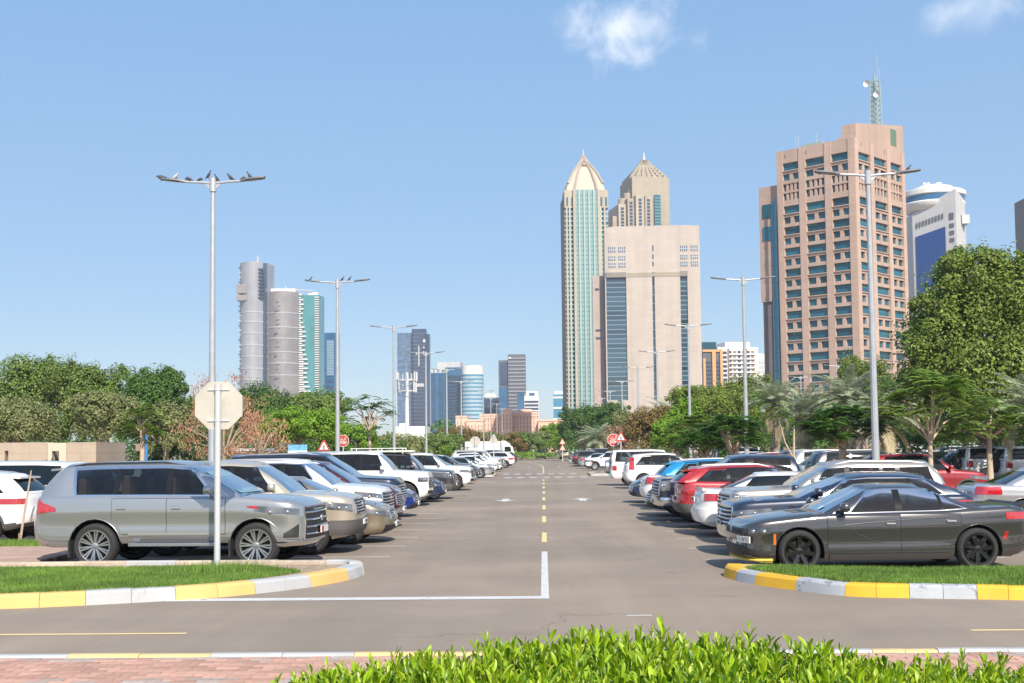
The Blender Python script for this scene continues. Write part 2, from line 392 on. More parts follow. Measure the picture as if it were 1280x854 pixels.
# far end of the aisle: curved centre line and give-way dashes
pts = [(0, 97), (0.0, 120), (-0.1, 135), (-0.5, 150), (-1.4, 165), (-2.6, 178)]
vs = []; 
for x, y in pts: vs += [(x-.05, y, .004), (x+.05, y, .004)]
MB().add(vs, [(2*i, 2*i+1, 2*i+3, 2*i+2) for i in range(len(pts)-1)]).build('curved_centre_line', M_YEL_LINE, road, 0)
for i in range(-4, 1): flat('give_way_dash', rect(i*.95-.3, i*.95+.3, 176, 178), M_WHITE_LINE, parent=road)
flat('road_patch', rect(0.98, 1.28, 15.0, 15.07), M_FAINT_LINE, parent=road)

# ---- kerbs
def smooth_path(pts, step=0.12):
    out = []; P = [pts[0]]+list(pts)+[pts[-1]]
    for i in range(1, len(P)-2):
        p0, p1, p2, p3 = [np.array(p, float) for p in P[i-1:i+3]]
        n = max(2, int(np.linalg.norm(p2-p1)/step))
        for k in range(n):
            t = k/n; out.append(0.5*((2*p1)+(-p0+p2)*t+(2*p0-5*p1+4*p2-p3)*t*t+(-p0+3*p1-3*p2+p3)*t**3))
    out.append(np.array(pts[-1], float)); return np.array(out)
def kerb(pts, stones, h=0.2, w=0.28, side=1, slope=0.05):
    """stones: list of (path fraction start, end, material); side +1 keeps the kerb body to the left of the path"""
    P = smooth_path(pts); d = np.gradient(P, axis=0); d /= np.linalg.norm(d, axis=1)[:, None]
    nrm = np.stack([-d[:, 1], d[:, 0]], 1)*side
    S = np.concatenate([[0], np.cumsum(np.linalg.norm(np.diff(P, axis=0), axis=1))]); T = S[-1]
    root = put('kerb', None, None, kind='structure')
    for (a, b, m) in stones:
        a = a*T+0.003; b = b*T-0.003
        q = np.concatenate([[a], S[(S > a+.03) & (S < b-.03)], [b]])
        px = np.interp(q, S, P[:, 0]); py = np.interp(q, S, P[:, 1]); ax = np.interp(q, S, nrm[:, 0]); ay = np.interp(q, S, nrm[:, 1])
        mb = MB(); dz = random.uniform(-.006, .006)
        prof = [(0, -.03), (slope*.8, h-.035+dz), (slope+.03, h+dz), (w-.015, h+dz), (w, h-.015+dz), (w, -.03)]
        G = [[(px[i]+ax[i]*o, py[i]+ay[i]*o, z) for (o, z) in prof] for i in range(len(q))]
        mb.grid(G, flip=(side > 0)); n = len(prof)
        e = len(mb.v)
        mb.f.append(tuple(range(n))); mb.m.append(0); mb.f.append(tuple(range(e-1, e-n-1, -1))); mb.m.append(0)
        mb.build('kerb_stone', m, root, 25, fix=True)
    return P, nrm
def frac_at(pts, px):
    """path fraction at which the path crosses a pixel column of the photograph"""
    P = smooth_path(pts); S = np.concatenate([[0], np.cumsum(np.linalg.norm(np.diff(P, axis=0), axis=1))])/np.linalg.norm(np.diff(P, axis=0), axis=1).sum()
    X = np.array([project((p[0], p[1], 0.1))[0] for p in P]); o = np.argsort(X)
    return float(np.interp(px, X[o], S[o]))
def cut(bounds, n=2):
    out = []
    for (a, b, m) in bounds:
        for i in range(n): out.append((a+(b-a)*i/n, a+(b-a)*(i+1)/n, m))
    return out
# left island (front edge walks left to right, kerb body lies to the left of the path)
LF = [(-14.5, 15.75), (-11.5, 15.8), (-9.0, 15.92), (-7.05, 16.1), (-5.0, 16.9), (-4.08, 17.6), (-3.43, 18.45), (-3.03, 19.4), (-2.93, 20.15)]
bx = [-420, -330, -230, -120, 0-10, 107, 220, 320, 390, 437, 470]
fr = [frac_at(LF, x) for x in bx]; fr[0] = 0; fr[-1] = 1
cols = [M_KYP, M_KGP, M_KYP, M_KGP, M_KYP, M_KGP, M_KYP, M_KGP, M_KYP, M_KGP]
lb = list(zip(fr[:-1], fr[1:], cols))
PLf, NLf = kerb(LF, cut(lb[:-1])+[lb[-1]], 0.175, 0.3, 1)
LB = [(-2.93, 20.22), (-3.2, 20.56), (-4.2, 20.66), (-9.0, 20.7), (-14.5, 20.7)]
PLb, _ = kerb(LB, [(i/14, (i+1)/14, M_KGP if i in (0, 4) else M_KC) for i in range(14)], 0.215, 0.26, 1)
RF = [(14.0, 15.9), (10, 15.98), (7.4, 16.08), (6.3, 16.2), (5.75, 16.33), (4.9, 16.5), (4.05, 16.78), (3.48, 17.52), (3.0, 18.4), (2.78, 19.3), (2.82, 19.75)][::-1]
bx = [880, 918, 942, 993, 1055, 1137, 1222, 1300, 1390, 1480, 1590]
fr = [frac_at(RF, x) for x in bx]; fr[0] = 0; fr[-1] = 1
cols = [M_KY, M_KG]*5
rb = list(zip(fr[:-1], fr[1:], cols))
PRf, NRf = kerb(RF, [rb[0], rb[1]]+cut(rb[2:]), 0.17, 0.3, 1)
RB = [(2.98, 19.8), (3.3, 19.98), (4.5, 19.3), (6.0, 19.05), (9, 19.0), (14.0, 19.0)]
RB = [(14.0, 18.95), (9, 18.95), (5.2, 18.95), (4.2, 19.2), (3.4, 19.75), (2.92, 19.86)]
kerb(RB, [(i/12, (i+1)/12, M_KC if i != 11 else M_KYP) for i in range(12)], 0.16, 0.24, 1)
def island(poly, z, m, name='island'):
    mb = MB(); mb.prism(poly, -0.02, z); return structure(name, mb, m)
def inset(P, N_, d): return [(p[0]+n[0]*d, p[1]+n[1]*d) for p, n in zip(P, N_)]
li = inset(PLf, NLf, 0.27)[::6]; island(li+[(-3.3, 20.42), (-14.5, 20.46)], 0.15, M_SOIL)
ri = inset(PRf, NRf, 0.27)[::6]; island(ri+[(14.0, 18.8), (5.2, 18.8), (4.2, 19.05), (3.55, 19.55)], 0.15, M_SOIL)
# ---- grass on the islands
M_GRASS = mat('grass_blades', (0.1, 0.22, 0.02), 0.6, island=[(0.07, 0.16, 0.02), (0.12, 0.24, 0.03), (0.18, 0.31, 0.045), (0.27, 0.33, 0.09)], transl=0.3, noise=(1.1, .32, 4))
M_TURF = mat('turf_soil', (0.17, 0.165, 0.07), 0.95, noise=(5, 0.45))
def inside(poly, X, Y):
    c = np.zeros(len(X), bool); n = len(poly)
    for i in range(n):
        x0, y0 = poly[i]; x1, y1 = poly[i-1]
        k = ((y0 > Y) != (y1 > Y)) & (X < (x1-x0)*(Y-y0)/(y1-y0+1e-12)+x0); c ^= k
    return c
def blades(name, X, Y, Z, h, w, m, lean=0.5, **kw):
    n = len(X); a = rng.uniform(0, 2*np.pi, n); l = rng.uniform(0, 1, n)*lean*h; b = rng.uniform(0, 2*np.pi, n)
    dx, dy = np.cos(a)*w/2, np.sin(a)*w/2
    V = np.empty((n, 3, 3)); V[:, 0] = np.stack([X-dx, Y-dy, Z], 1); V[:, 1] = np.stack([X+dx, Y+dy, Z], 1); V[:, 2] = np.stack([X+np.cos(b)*l, Y+np.sin(b)*l, Z+h], 1)
    return put(name, np_mesh(name, V.reshape(-1, 3), np.arange(n*3).reshape(-1, 3), m), kind='stuff', **kw)
def lawn(poly, n, hmin, hmax, z=0.155, keep=None, soil=True):
    xs = [p[0] for p in poly]; ys = [p[1] for p in poly]
    X = rng.uniform(min(xs), max(xs), n*2); Y = rng.uniform(min(ys), max(ys), n*2); k = inside(poly, X, Y); X, Y = X[k], Y[k]
    if keep is not None: k = keep(X, Y); X, Y = X[k], Y[k]
    hh = rng.uniform(hmin, hmax, len(X))
    return blades('grass', X, Y, np.full(len(X), z), hh, 0.014, M_GRASS)
gl = inset(PLf, NLf, 0.2)[::6]; GL = gl[:-4]+[(-3.75, 19.1), (-4.6, 19.9), (-14.5, 20.05)]
flatgl = inset(PLf, NLf, 0.26)[::6][:-4]+[(-3.75, 19.1), (-4.6, 19.85), (-14.5, 20.0)]
mb = MB(); mb.add([(x, y, 0.154) for x, y in flatgl], [tuple(range(len(flatgl)))]); structure('lawn', mb, M_TURF, angle=0)
PATCHY = lambda X, Y: (np.sin(X*2.3+1.7*np.sin(Y*3.1))+np.sin(Y*4.7+X*1.3)+rng.normal(0, .45, len(X))) < 1.25
lawn(GL, 125000, 0.025, 0.07, keep=PATCHY)
X = rng.normal(-5.0, 0.35, 1500); Y = rng.normal(19.0, 0.22, 1500); blades('tall_grass', X, Y, np.full(1500, .155), rng.uniform(.1, .2, 1500), .013, M_GRASS)
gr_ = inset(PRf, NRf, 0.2)[::6]; GR = [p for p in gr_ if p[1] < 19.15][::1]+[(14, 18.68), (5.2, 18.68), (4.2, 18.92), (3.5, 19.35)]
fg = [p for p in inset(PRf, NRf, 0.26)[::6] if p[1] < 19.1]+[(14, 18.66), (5.2, 18.66), (4.2, 18.9), (3.55, 19.3)]
mb = MB(); mb.add([(x, y, 0.154) for x, y in fg], [tuple(range(len(fg)))]); structure('lawn', mb, M_TURF, angle=0)
lawn(GR, 105000, 0.03, 0.085, keep=PATCHY)
# ---- near pavement of brick pavers, flush kerb
M_JOINT = mat('sand_joint', (0.66, 0.58, 0.5), 0.95, noise=(9, 0.15))
M_BRICK = mat('red_paver', (0.46, 0.27, 0.205), 0.9, noise=(14, 0.12), bump=(60, 0.3), obj=0.22)
M_BRICK2 = mat('grey_paver', (0.38, 0.31, 0.27), 0.9, noise=(14, 0.12), bump=(60, 0.3), obj=0.15)
M_BRICKS = mat('red_pavers_far', (0.42, 0.2, 0.15), 0.9, island=[(0.40, .23, .17), (.5, .3, .23), (.42, .28, .22)])
pv = MB(); pv.box(-30, 30, -6, 11.66, -0.3, 0.093); pav = structure('pavement', pv, M_JOINT)
brick_me = []
for m in (M_BRICK, M_BRICK2):
    b = MB(); b.bbox(-0.101, 0.101, -0.05, 0.05, 0.085, 0.1, 0.003); brick_me.append(b.mesh('brick', m, 0))
cells = []
for r in range(0, 20):
    y = 11.60-r*0.106
    for i in range(-42, 43):
        x = (i+0.5*(r % 2))*0.21
        px, py = project((x, y, .1)); vis = -20 < px < 1300 and py < 866 and not (440 < px < 1150)
        cells.append((0 if vis else 1, -y, x, y, r))
cells.sort()
rest = MB()
for i, (nv, _, x, y, r) in enumerate(cells):
    zz = random.uniform(-.002, .002)
    if i < 300: put('brick', brick_me[1 if ((r > 9 or r < 2) and random.random() < .6) else 0], pav, (x, y, zz), random.uniform(-.012, .012))
    else: rest.bbox(x-.101, x+.101, y-.05, y+.05, .085, .1+zz, .003)
rest.build('bricks', M_BRICKS, pav, 0, kind='stuff')
NK = [(-14, 11.8), (14, 11.8)]
b = []; x = -14.0; c = 0
edges = [-14.0]+[(p-678)/FPX*11.8 for p in (-100, 80, 260, 440, 610, 780, 950, 1080, 1160, 1330)]+[14.0]
for i in range(len(edges)-1): b.append(((edges[i]+14)/28, (edges[i+1]+14)/28, M_KGP if i % 2 else M_KYN))
kerb(NK, cut(b), 0.098, 0.14, 1, 0.012)
# ---- verges between the rows, islands at the crossing
M_VERGE = mat('verge_pavers', (0.40, 0.27, 0.21), 0.9, noise=(3, 0.2), bump=(30, 0.3))
def strip(x0, x1, y0, y1):
    mb = MB(); mb.bbox(x0, x1, y0, y1, -0.02, 0.12, 0.02); return structure('verge', mb, M_VERGE)
strip(-11.3, -9.0, 22.7, 86); strip(9.0, 10.5, 19.1, 86); strip(-10.5, -9.0, 96.5, 175); strip(9.0, 10.5, 96.5, 175)
strip(-14.5, -9.0, 20.98, 22.6)
def nose(x0, x1, y0, y1, colours):
    mb = MB(); mb.bbox(min(x0, x1), max(x0, x1), y0+.15, y1-.15, -0.02, 0.13, 0.02); structure('island', mb, M_VERGE)
    s = 1 if x1 > x0 else -1
    P = [(x1, y0), (x0+.6*s, y0), (x0+.1*s, y0+.5), (x0, (y0+y1)/2), (x0+.1*s, y1-.5), (x0+.6*s, y1), (x1, y1)]
    n = len(colours)
    kerb(P, [(i/n, (i+1)/n, c) for i, c in enumerate(colours)], 0.16, 0.25, -1 if s > 0 else 1, 0.03)
seq = [M_KT, M_KGP, M_KT, M_KGP, M_KT, M_KY, M_KY, M_KT, M_KGP, M_KY, M_KGP, M_KT]
nose(-3.5, -9.0, 87.2, 93.8, seq); nose(3.3, 9.0, 87.2, 93.8, seq)
nose(3.6, 9.0, 176, 181, seq)
# ------------------------------------------------------------------ buildings
BG = 'tower blocks on the skyline'
M_GRAN = mat('pink_granite', (0.53, 0.385, 0.31), 0.7, noise=(0.25, 0.06), bump=(3, 0.1), panel=(1.45, 1.0, .86))
M_GRAN_D = mat('grey_granite', (0.17, 0.145, 0.145), 0.6, noise=(0.3, 0.1))
M_TEAL = mat('teal_glass', (0.012, 0.095, 0.14), 0.06, spec=0.7, obj=0.5)
M_TEALC = mat('blue_curtain_glass', (0.012, 0.09, 0.15), 0.08, spec=0.9)
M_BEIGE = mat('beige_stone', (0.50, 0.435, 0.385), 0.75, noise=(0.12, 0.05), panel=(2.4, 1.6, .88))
M_BEIGE2 = mat('beige_stone_shaded', (0.47, 0.38, 0.345), 0.75, noise=(0.12, 0.05), panel=(2.4, 1.6, .88))  # the same stone darkened, shade of the left side put into its colour
M_CREAM = mat('cream_stone', (0.47, 0.415, 0.33), 0.75, noise=(0.12, 0.04), panel=(2.5, 1.8, .88))
M_CREAM2 = mat('cream_cladding', (0.41, 0.355, 0.285), 0.75, noise=(0.12, 0.04), panel=(2.5, 1.8, .88))
M_MGLASS = mat('mint_glass', (0.12, 0.28, 0.30), 0.12, spec=0.9, noise=(0.05, 0.2))
M_MGLASSD = mat('dark_mint_glass', (0.04, 0.13, 0.17), 0.1, spec=0.9)
M_BGLASS = mat('blue_glass', (0.03, 0.13, 0.27), 0.12, spec=0.9, noise=(0.08, 0.25), panel=(2.4, 3.6, .7))
M_DGLASS = mat('dark_blue_glass', (0.045, 0.075, 0.14), 0.15, spec=0.8, noise=(0.06, 0.3), panel=(2.4, 3.6, .7))
M_SILVER = mat('silver_cladding', (0.34, 0.35, 0.38), 0.5, 0.0, noise=(0.06, 0.12), panel=(6, 3.6, .82))
M_SILVERB = mat('brown_silver_cladding', (0.29, 0.265, 0.265), 0.5, 0.0, noise=(0.05, 0.2), panel=(6, 3.6, .8))
M_TEALG = mat('green_teal_glass', (0.07, 0.28, 0.30), 0.15, spec=0.8, noise=(0.08, 0.12), panel=(2.4, 3.6, .75))
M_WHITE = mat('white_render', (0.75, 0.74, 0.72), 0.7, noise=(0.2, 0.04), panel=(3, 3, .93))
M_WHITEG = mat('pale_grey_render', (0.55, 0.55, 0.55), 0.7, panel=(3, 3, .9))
M_SALMON = mat('salmon_render', (0.80, 0.53, 0.40), 0.8, noise=(0.1, 0.07))
M_SLATE = mat('slate_cladding', (0.13, 0.135, 0.165), 0.4, spec=0.6, noise=(0.05, 0.1), panel=(3, 3.6, .8))
M_ORANGE = mat('ochre_render', (0.60, 0.36, 0.17), 0.8)
M_BROWN = mat('brown_render', (0.30, 0.2, 0.16), 0.8)
M_COBALT = mat('cobalt_glass', (0.012, 0.055, 0.23), 0.08, spec=0.9, panel=(1.8, 1.8, .8))
M_STEEL = mat('galvanised_steel', (0.52, 0.54, 0.56), 0.45, 0.35, noise=(2.5, 0.08))
M_MAST = mat('pale_green_mast', (0.35, 0.42, 0.38), 0.6)

def base(px, Y):
    v = at(px, 560, Y); return v.x
def hgt(px, py, Y): return at(px, py, Y).z
def bldg(name, label, px, Y, rz=0, cat='building', group=None, py=560):
    return thing(name, label, cat, (at(px, py, Y).x, Y, 0), rz, group)
def W_(pxs, Y): return pxs/FPX*Y

# --- the pink granite office block on the right
def granite():
    Y0 = 200.0; cx = base(1078, Y0)
    T = bldg('office_block', 'pink granite office block with deep teal windows and a lattice mast on its roof', 1078, Y0, R(-43))
    # local frame: corner at the origin, left face runs along -x, right face runs along +y? (turned 43 degrees)
    top = hgt(1066, 171, Y0); WL, WR = 14.6, 17.2; fl = (top-5.2-2.0)/12.5
    core = MB()
    core.box(-WL+1.4, -1.4, 1.4, WR-1.4, 0, top-1); core.build('core', M_GRAN_D, T)
    def face(mapf, Wd, right):
        """mapf(u, d, z) -> local point, u along the face, d depth from the face plane inward"""
        w = MB()
        def bx(u0, u1, z0, z1, d0, d1):
            c = [mapf(u, d, z) for z in (z0, z1) for d in (d0, d1) for u in (u0, u1)]
            w.add(c, [(0, 2, 3, 1), (4, 5, 7, 6), (0, 1, 5, 4), (2, 6, 7, 3), (0, 4, 6, 2), (1, 3, 7, 5)])
        bay = Wd/3; mrg = 1.25
        z = top-5.2; rows = []
        # top plain band
        bx(0, Wd, top-2.2, top, 0, .9)
        heights = []
        # floor rhythm from the top: tall window row, small pair row (two per floor); the third floor has a double row of slits
        zt = top-2.2; F = fl
        seq = ['big', 'pair', 'slit', 'slit2']+['big', 'pair']*12
        zc = zt
        i = 0
        while zc > 1 and i < len(seq):
            kind = seq[i]; i += 1
            h = {'big': 2.25, 'pair': 1.72, 'slit': 1.75, 'slit2': 1.8}[kind]*F/3.97
            gap = {'big': .62, 'pair': .0, 'slit': .25, 'slit2': .85}[kind]*F/3.97
            gap = {'big': .35, 'pair': 0.0, 'slit': .25, 'slit2': .85}[kind]
            sp = {'big': .42, 'pair': .95 if not (i == 2) else .7, 'slit': .35, 'slit2': 1.0}[kind]
            hh = {'big': F*.40, 'pair': F*.31, 'slit': F*.34, 'slit2': F*.34}[kind]
            if kind == 'pair': sp = F-F*.40-.45-F*.31
            if kind == 'big': sp = .45
            z1, z0 = zc, zc-hh
            rows.append((kind, z0, z1)); bx(0, Wd, z0-sp, z0, .05 if kind == 'big' else 0, .9); zc = z0-sp
        # piers between the bays and jambs in the small rows
        for k in range(4):
            u = bay*k
            a, b = (0, mrg*.9) if k == 0 else (Wd-mrg*.9, Wd) if k == 3 else (u-mrg*.5, u+mrg*.5)
            bx(a, b, 0, top-.01, -.12, .88)
        for (kind, z0, z1) in rows:
            n = {'big': 1, 'pair': 2, 'slit': 4, 'slit2': 4}[kind]
            for k in range(3):
                a = bay*k+(mrg*.9 if k == 0 else mrg*.5); b = bay*(k+1)-(mrg*.9 if k == 2 else mrg*.5)
                cw = (b-a)/n; j = .32 if n == 2 else .22
                for q in range(1, n): bx(a+cw*q-j, a+cw*q+j, z0, z1, .1, .88)
                if kind == 'big': bx(a, b, z0-.02, z0+.12, -.15, .6)
                for q in range(n):
                    yield_list.append((kind, a+cw*q+(j if q else 0), a+cw*(q+1)-(j if q < n-1 else 0), z0, z1, mapf))
        w.build('wall', M_GRAN, T, 0)
    yield_list = []
    face(lambda u, d, z: (-WL+u, d, z), WL, False)
    face(lambda u, d, z: (-d, u, z), WR, True)
    win = 0
    for (kind, a, b, z0, z1, mapf) in yield_list:
        mb = MB()
        c = [mapf(u, d, z) for z in (z0-.05, z1+.05) for d in (.40, .50) for u in (a-.05, b+.05)]
        mb.add(c, [(0, 2, 3, 1), (4, 5, 7, 6), (0, 1, 5, 4), (2, 6, 7, 3), (0, 4, 6, 2), (1, 3, 7, 5)])
        if win < 298: mb.build('window', M_TEAL, T, 0)
        else: rest.append(mb)
        win += 1
        if kind == 'big' and win % 3:                      # half-drawn blinds behind the glass
            f = random.uniform(.2, .45); s = random.random()*.5
            cc = [mapf(u, .39, z) for z in (z1-(z1-z0)*f, z1) for u in (a+(b-a)*s, a+(b-a)*min(1, s+.5))]
            bl.add(cc, [(0, 1, 3, 2)])
    return T, top, WL, WR
bl = MB(); rest = []
TG, gtop, WL, WR = granite()
bl.build('blinds', mat('pale_teal_blind', (0.05, 0.17, 0.18), 0.3), TG, 0, kind='stuff')
if rest:
    mb = MB()
    for r in rest: mb.add(r.v, r.f)
    mb.build('lower_windows', M_TEAL, TG, 0, kind='stuff')
ph = MB(); ph.box(-3.0, -.7, .3, WR, gtop-.1, gtop+.4)
ph.add([(-2.6, 0.7, gtop-.2), (-.02, 0.7, gtop-.2), (-.02, WR+.02, gtop-.2), (-2.6, WR+.02, gtop-.2), (-2.6, 0.7, gtop+2.4), (-.02, 0.7, gtop+2.4), (-.02, WR+.02, gtop+4.9), (-2.6, WR+.02, gtop+4.9)], [(0, 1, 5, 4), (1, 2, 6, 5), (2, 3, 7, 6), (3, 0, 4, 7), (4, 5, 6, 7)])
ph.build('penthouse', M_GRAN, TG, 0)
lv = MB(); lv.box(-.05, .03, WR-4.6, WR-2.6, gtop+.8, gtop+3.6); lv.build('louvre_panel', mat('green_louvre', (0.12, 0.2, 0.14), 0.6), TG, 0)
vents = MB()
for u in (2.2, 6.2, 10.2): vents.box(-.05, .04, u, u+.15, gtop-1.2, gtop-.5)
for u in (-13, -9, -5): vents.box(u, u+.15, -.04, .1, gtop-1.3, gtop-.7)
vents.build('drain_slot', M_GRAN_D, TG, 0)
# lower wing with the curved curtain wall at the left end
lw = MB(); ltop = hgt(955, 222, 205)
lw.box(-WL-4.4, -WL-.35, 1.0, 14, ltop-20, ltop); lw.build('wing_wall', M_GRAN, TG, 0)
lw = MB(); lw.box(-WL-4.2, -WL-.4, 1.3, 13.8, 0, ltop-20.02); lw.build('wing_wall', M_GRAN_D, TG, 0)
for i, z in enumerate((ltop-5.5, ltop-9.4)):
    w = MB(); w.box(-WL-3.7, -WL-1.9, .88, 1.02, z, z+2.4); w.build('window', M_TEAL, TG, 0)
cw = MB(); ctop = hgt(965, 252, 200)
P = []
for i in range(9):
    t = i/8; P.append((-WL-1.75+1.8*t, .3-.9*math.sin(t*math.pi*.62)))
cw.add([(x, y, 0) for x, y in P]+[(x, y, ctop+i*.35) for i, (x, y) in enumerate(P)], [(i, i+1, 10+i, 9+i) for i in range(8)])
c_ = cw.build('curtain_wall', M_TEALC, TG, 40)
for k in range(1, 14):
    z = ctop*k/14; fr_ = MB()
    for i in range(8):
        a, b = P[i], P[i+1]; fr_.tube([(a[0], a[1]-.02, z), (b[0], b[1]-.02, z)], .06, 4)
    fr_.build('mullion_band', mat('blue_mullion', (0.05, 0.16, 0.24), 0.4), c_, 0)
# lattice mast
ms = MB(); mx, my, mz0 = -1.4, WR*.60, gtop+3.2; mh = hgt(1093, 93, 208)-mz0
for (dx, dy) in ((-.75, -.75), (.75, -.75), (.75, .75), (-.75, .75)): ms.tube([(mx+dx, my+dy, mz0), (mx+dx*.75, my+dy*.75, mz0+mh*.88)], .09, 5)
for k in range(10):
    z0 = mz0+mh*.88*k/10; z1 = mz0+mh*.88*(k+1)/10; a = .75*(1-.25*k/10)
    cs = [(mx-a, my-a), (mx+a, my-a), (mx+a, my+a), (mx-a, my+a)]
    for i in range(4):
        p, q = cs[i], cs[(i+1) % 4]; ms.tube([(p[0], p[1], z0), (q[0], q[1], z1)], .05, 4); ms.tube([(p[0], p[1], z1), (q[0], q[1], z1)], .06, 4)
ms.tube([(mx, my, mz0), (mx, my, mz0+mh)], .16, 6); ms.tube([(mx+.4, my, mz0+mh*.7), (mx+.5, my, mz0+mh+4)], [.1, .035], 5)
ms.tube([(mx+.9, my, mz0+mh*.8), (mx+.9, my, mz0+mh+1)], .05, 5)
mo = ms.build('mast', M_MAST, TG, 40)
for k, (h, s) in enumerate(((.85, -1.0), (.62, .8))):
    dd = MB(); dd.lathe([(0, .15), (.45, .05), (.6, -.12), (.62, -.15)], 12, 'y', (mx+s, my-.9, mz0+mh*h)); dd.build('dish', M_WHITE, mo, 40, fix=True)
rl = MB()
for u in (-12, -11.5, -8): rl.tube([(u, 2, gtop), (u, 2, gtop+2.6)], .05, 4)
rl.box(-11, -7, 2, 6, gtop, gtop+.9); rl.build('roof_plant', M_MAST, TG, 0)

# --- generic helpers for the other towers
def box_tower(T, W, D, H, m, name='wall', x0=None, y0=0.0, z0=0.0):
    mb = MB(); x = -W/2 if x0 is None else x0
    mb.box(x, x+W, y0, y0+D, z0, H); return mb.build(name, m, T, 0)
def bands(T, W, H0, H1, n, m, th, y=-.2, x0=None, name='floor_band', d=.3):
    mb = MB(); x = -W/2 if x0 is None else x0
    for i in range(n):
        z = H0+(H1-H0)*(i+.5)/n; mb.box(x, x+W, y, y+d, z-th/2, z+th/2)
    return mb.build(name, m, T, 0, kind='stuff')
def piers(T, W, H0, H1, n, m, w, y=-.3, x0=None, name='pier', d=.4):
    x = -W/2 if x0 is None else x0
    for i in range(n):
        u = x+W*i/(n-1); mb = MB(); mb.box(u-w/2, u+w/2, y, y+d, H0, H1); mb.build(name, m, T, 0)
def window_grid(T, xs, zs, w, h, m, y=-.03, d=.1, name='window'):
    """each window its own object on the face y = 0, in a frame standing proud"""
    a = MB(); a.box(-w/2, w/2, y, y+d, -h/2, h/2); me = a.mesh(name, m, 0)
    for z in zs:
        for x in xs: put(name, me, T, (x, 0, z))

# --- beige slab in the middle
Y = 330; T = bldg('office_slab', 'wide beige stone office slab with a blue glass column at its left edge', 816, Y, R(-2), py=370)
W = W_(119, Y); H = hgt(816, 283, Y); k = W/119.0
def ux(px): return (px-816)*k
def uz(py): return hgt(816, py, Y)
wl_ = MB()
# stone pieces leave the glass bays open
gb = [(758, 783), (815.5, 818.5), (850.5, 859.5)]
zt, zb = uz(347), uz(500)
wl_.box(ux(756.5), ux(875.5), 1.2, 26, 0, H)                         # body behind
wl_.box(ux(756.5), ux(875.5), 0, 1.2, uz(340), H); wl_.box(ux(756.5), ux(875.5), 0, 1.2, 0, zb)
e = [756.5]+[v for g_ in gb for v in g_]+[875.5]
for i in range(0, len(e), 2): wl_.box(ux(e[i]), ux(e[i+1]), 0, 1.2, zb, uz(340))
wl_.build('wall', M_BEIGE, T, 0)
for (a, b) in gb:
    for i in range(26 if b-a > 5 else 14):
        n = 26 if b-a > 5 else 14; z0 = zb+(zt-zb)*i/n; z1 = zb+(zt-zb)*(i+1)/n
        g_ = MB(); g_.box(ux(a), ux(b), .5, .62, z0+.25, z1-.02); g_.build('window', mat('smoky_blue_glass', (0.035, 0.075, 0.11), 0.08, spec=0.9, obj=0.5), T, 0)
    g_ = MB(); g_.box(ux(a), ux(b), .55, .7, zb, uz(340)); g_.build('bay_frame', mat('blue_grey_frame', (0.20, 0.26, 0.31), 0.5), T, 0)
lt = MB()                                                          # diamond lattice frieze
for i in range(40):
    x0 = ux(758+i*2.55); 
    if x0 > ux(860): break
    lt.tube([(x0, -.06, uz(346)), (x0+k*2.55, -.06, uz(340.5))], .12, 4); lt.tube([(x0, -.06, uz(340.5)), (x0+k*2.55, -.06, uz(346))], .12, 4)
lt.build('lattice_frieze', M_CREAM, T, 0, kind='stuff')
fz = MB(); fz.box(ux(757), ux(783), -.03, .05, uz(346.5), uz(340)); fz.box(ux(850), ux(860), -.03, .05, uz(346.5), uz(340)); fz.build('frieze_glass', M_DGLASS, T, 0)
gm = mat('grey_blue_window', (0.10, 0.135, 0.19), 0.1, spec=0.9)
for cxp in (765.5, 778, 855.5, 868.5):
    for (a, b) in ((308, 315), (319.5, 325), (328, 334)):
        g_ = MB(); g_.box(ux(cxp-4.4), ux(cxp+4.4), -.04, .1, uz(b), uz(a)); w = g_.build('window', gm, T, 0)
        f = MB()
        for t in (-1, 0, 1): f.box(ux(cxp+t*2.4)-.09, ux(cxp+t*2.4)+.09, -.1, .0, uz(b), uz(a))
        f.box(ux(cxp-4.4), ux(cxp+4.4), -.09, -.0, (uz(a)+uz(b))/2-.08, (uz(a)+uz(b))/2+.08); f.build('frame', M_WHITEG, w, 0)
for (a, b) in ((307, 314), (318, 324), (327, 333)):
    g_ = MB(); g_.box(ux(816), ux(818), -.04, .1, uz(b), uz(a)); g_.build('window', gm, T, 0)
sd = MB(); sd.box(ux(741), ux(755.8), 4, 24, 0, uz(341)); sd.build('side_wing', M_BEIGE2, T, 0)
g_ = MB(); g_.box(ux(755), ux(757.5), 1.5, 12, zb-6, zt); g_.build('corner_glass', M_DGLASS, T, 0)
for z in (357, 409, 419): 
    g_ = MB(); g_.box(ux(744), ux(751) if z > 400 else ux(749), 3.9, 4.1, uz(z+2.5), uz(z)); g_.build('window', M_DGLASS, T, 0)
sl_ = MB(); sl_.box(ux(766), ux(870), 6, 22, H, H+1.2); sl_.build('parapet', M_BEIGE, T, 0)

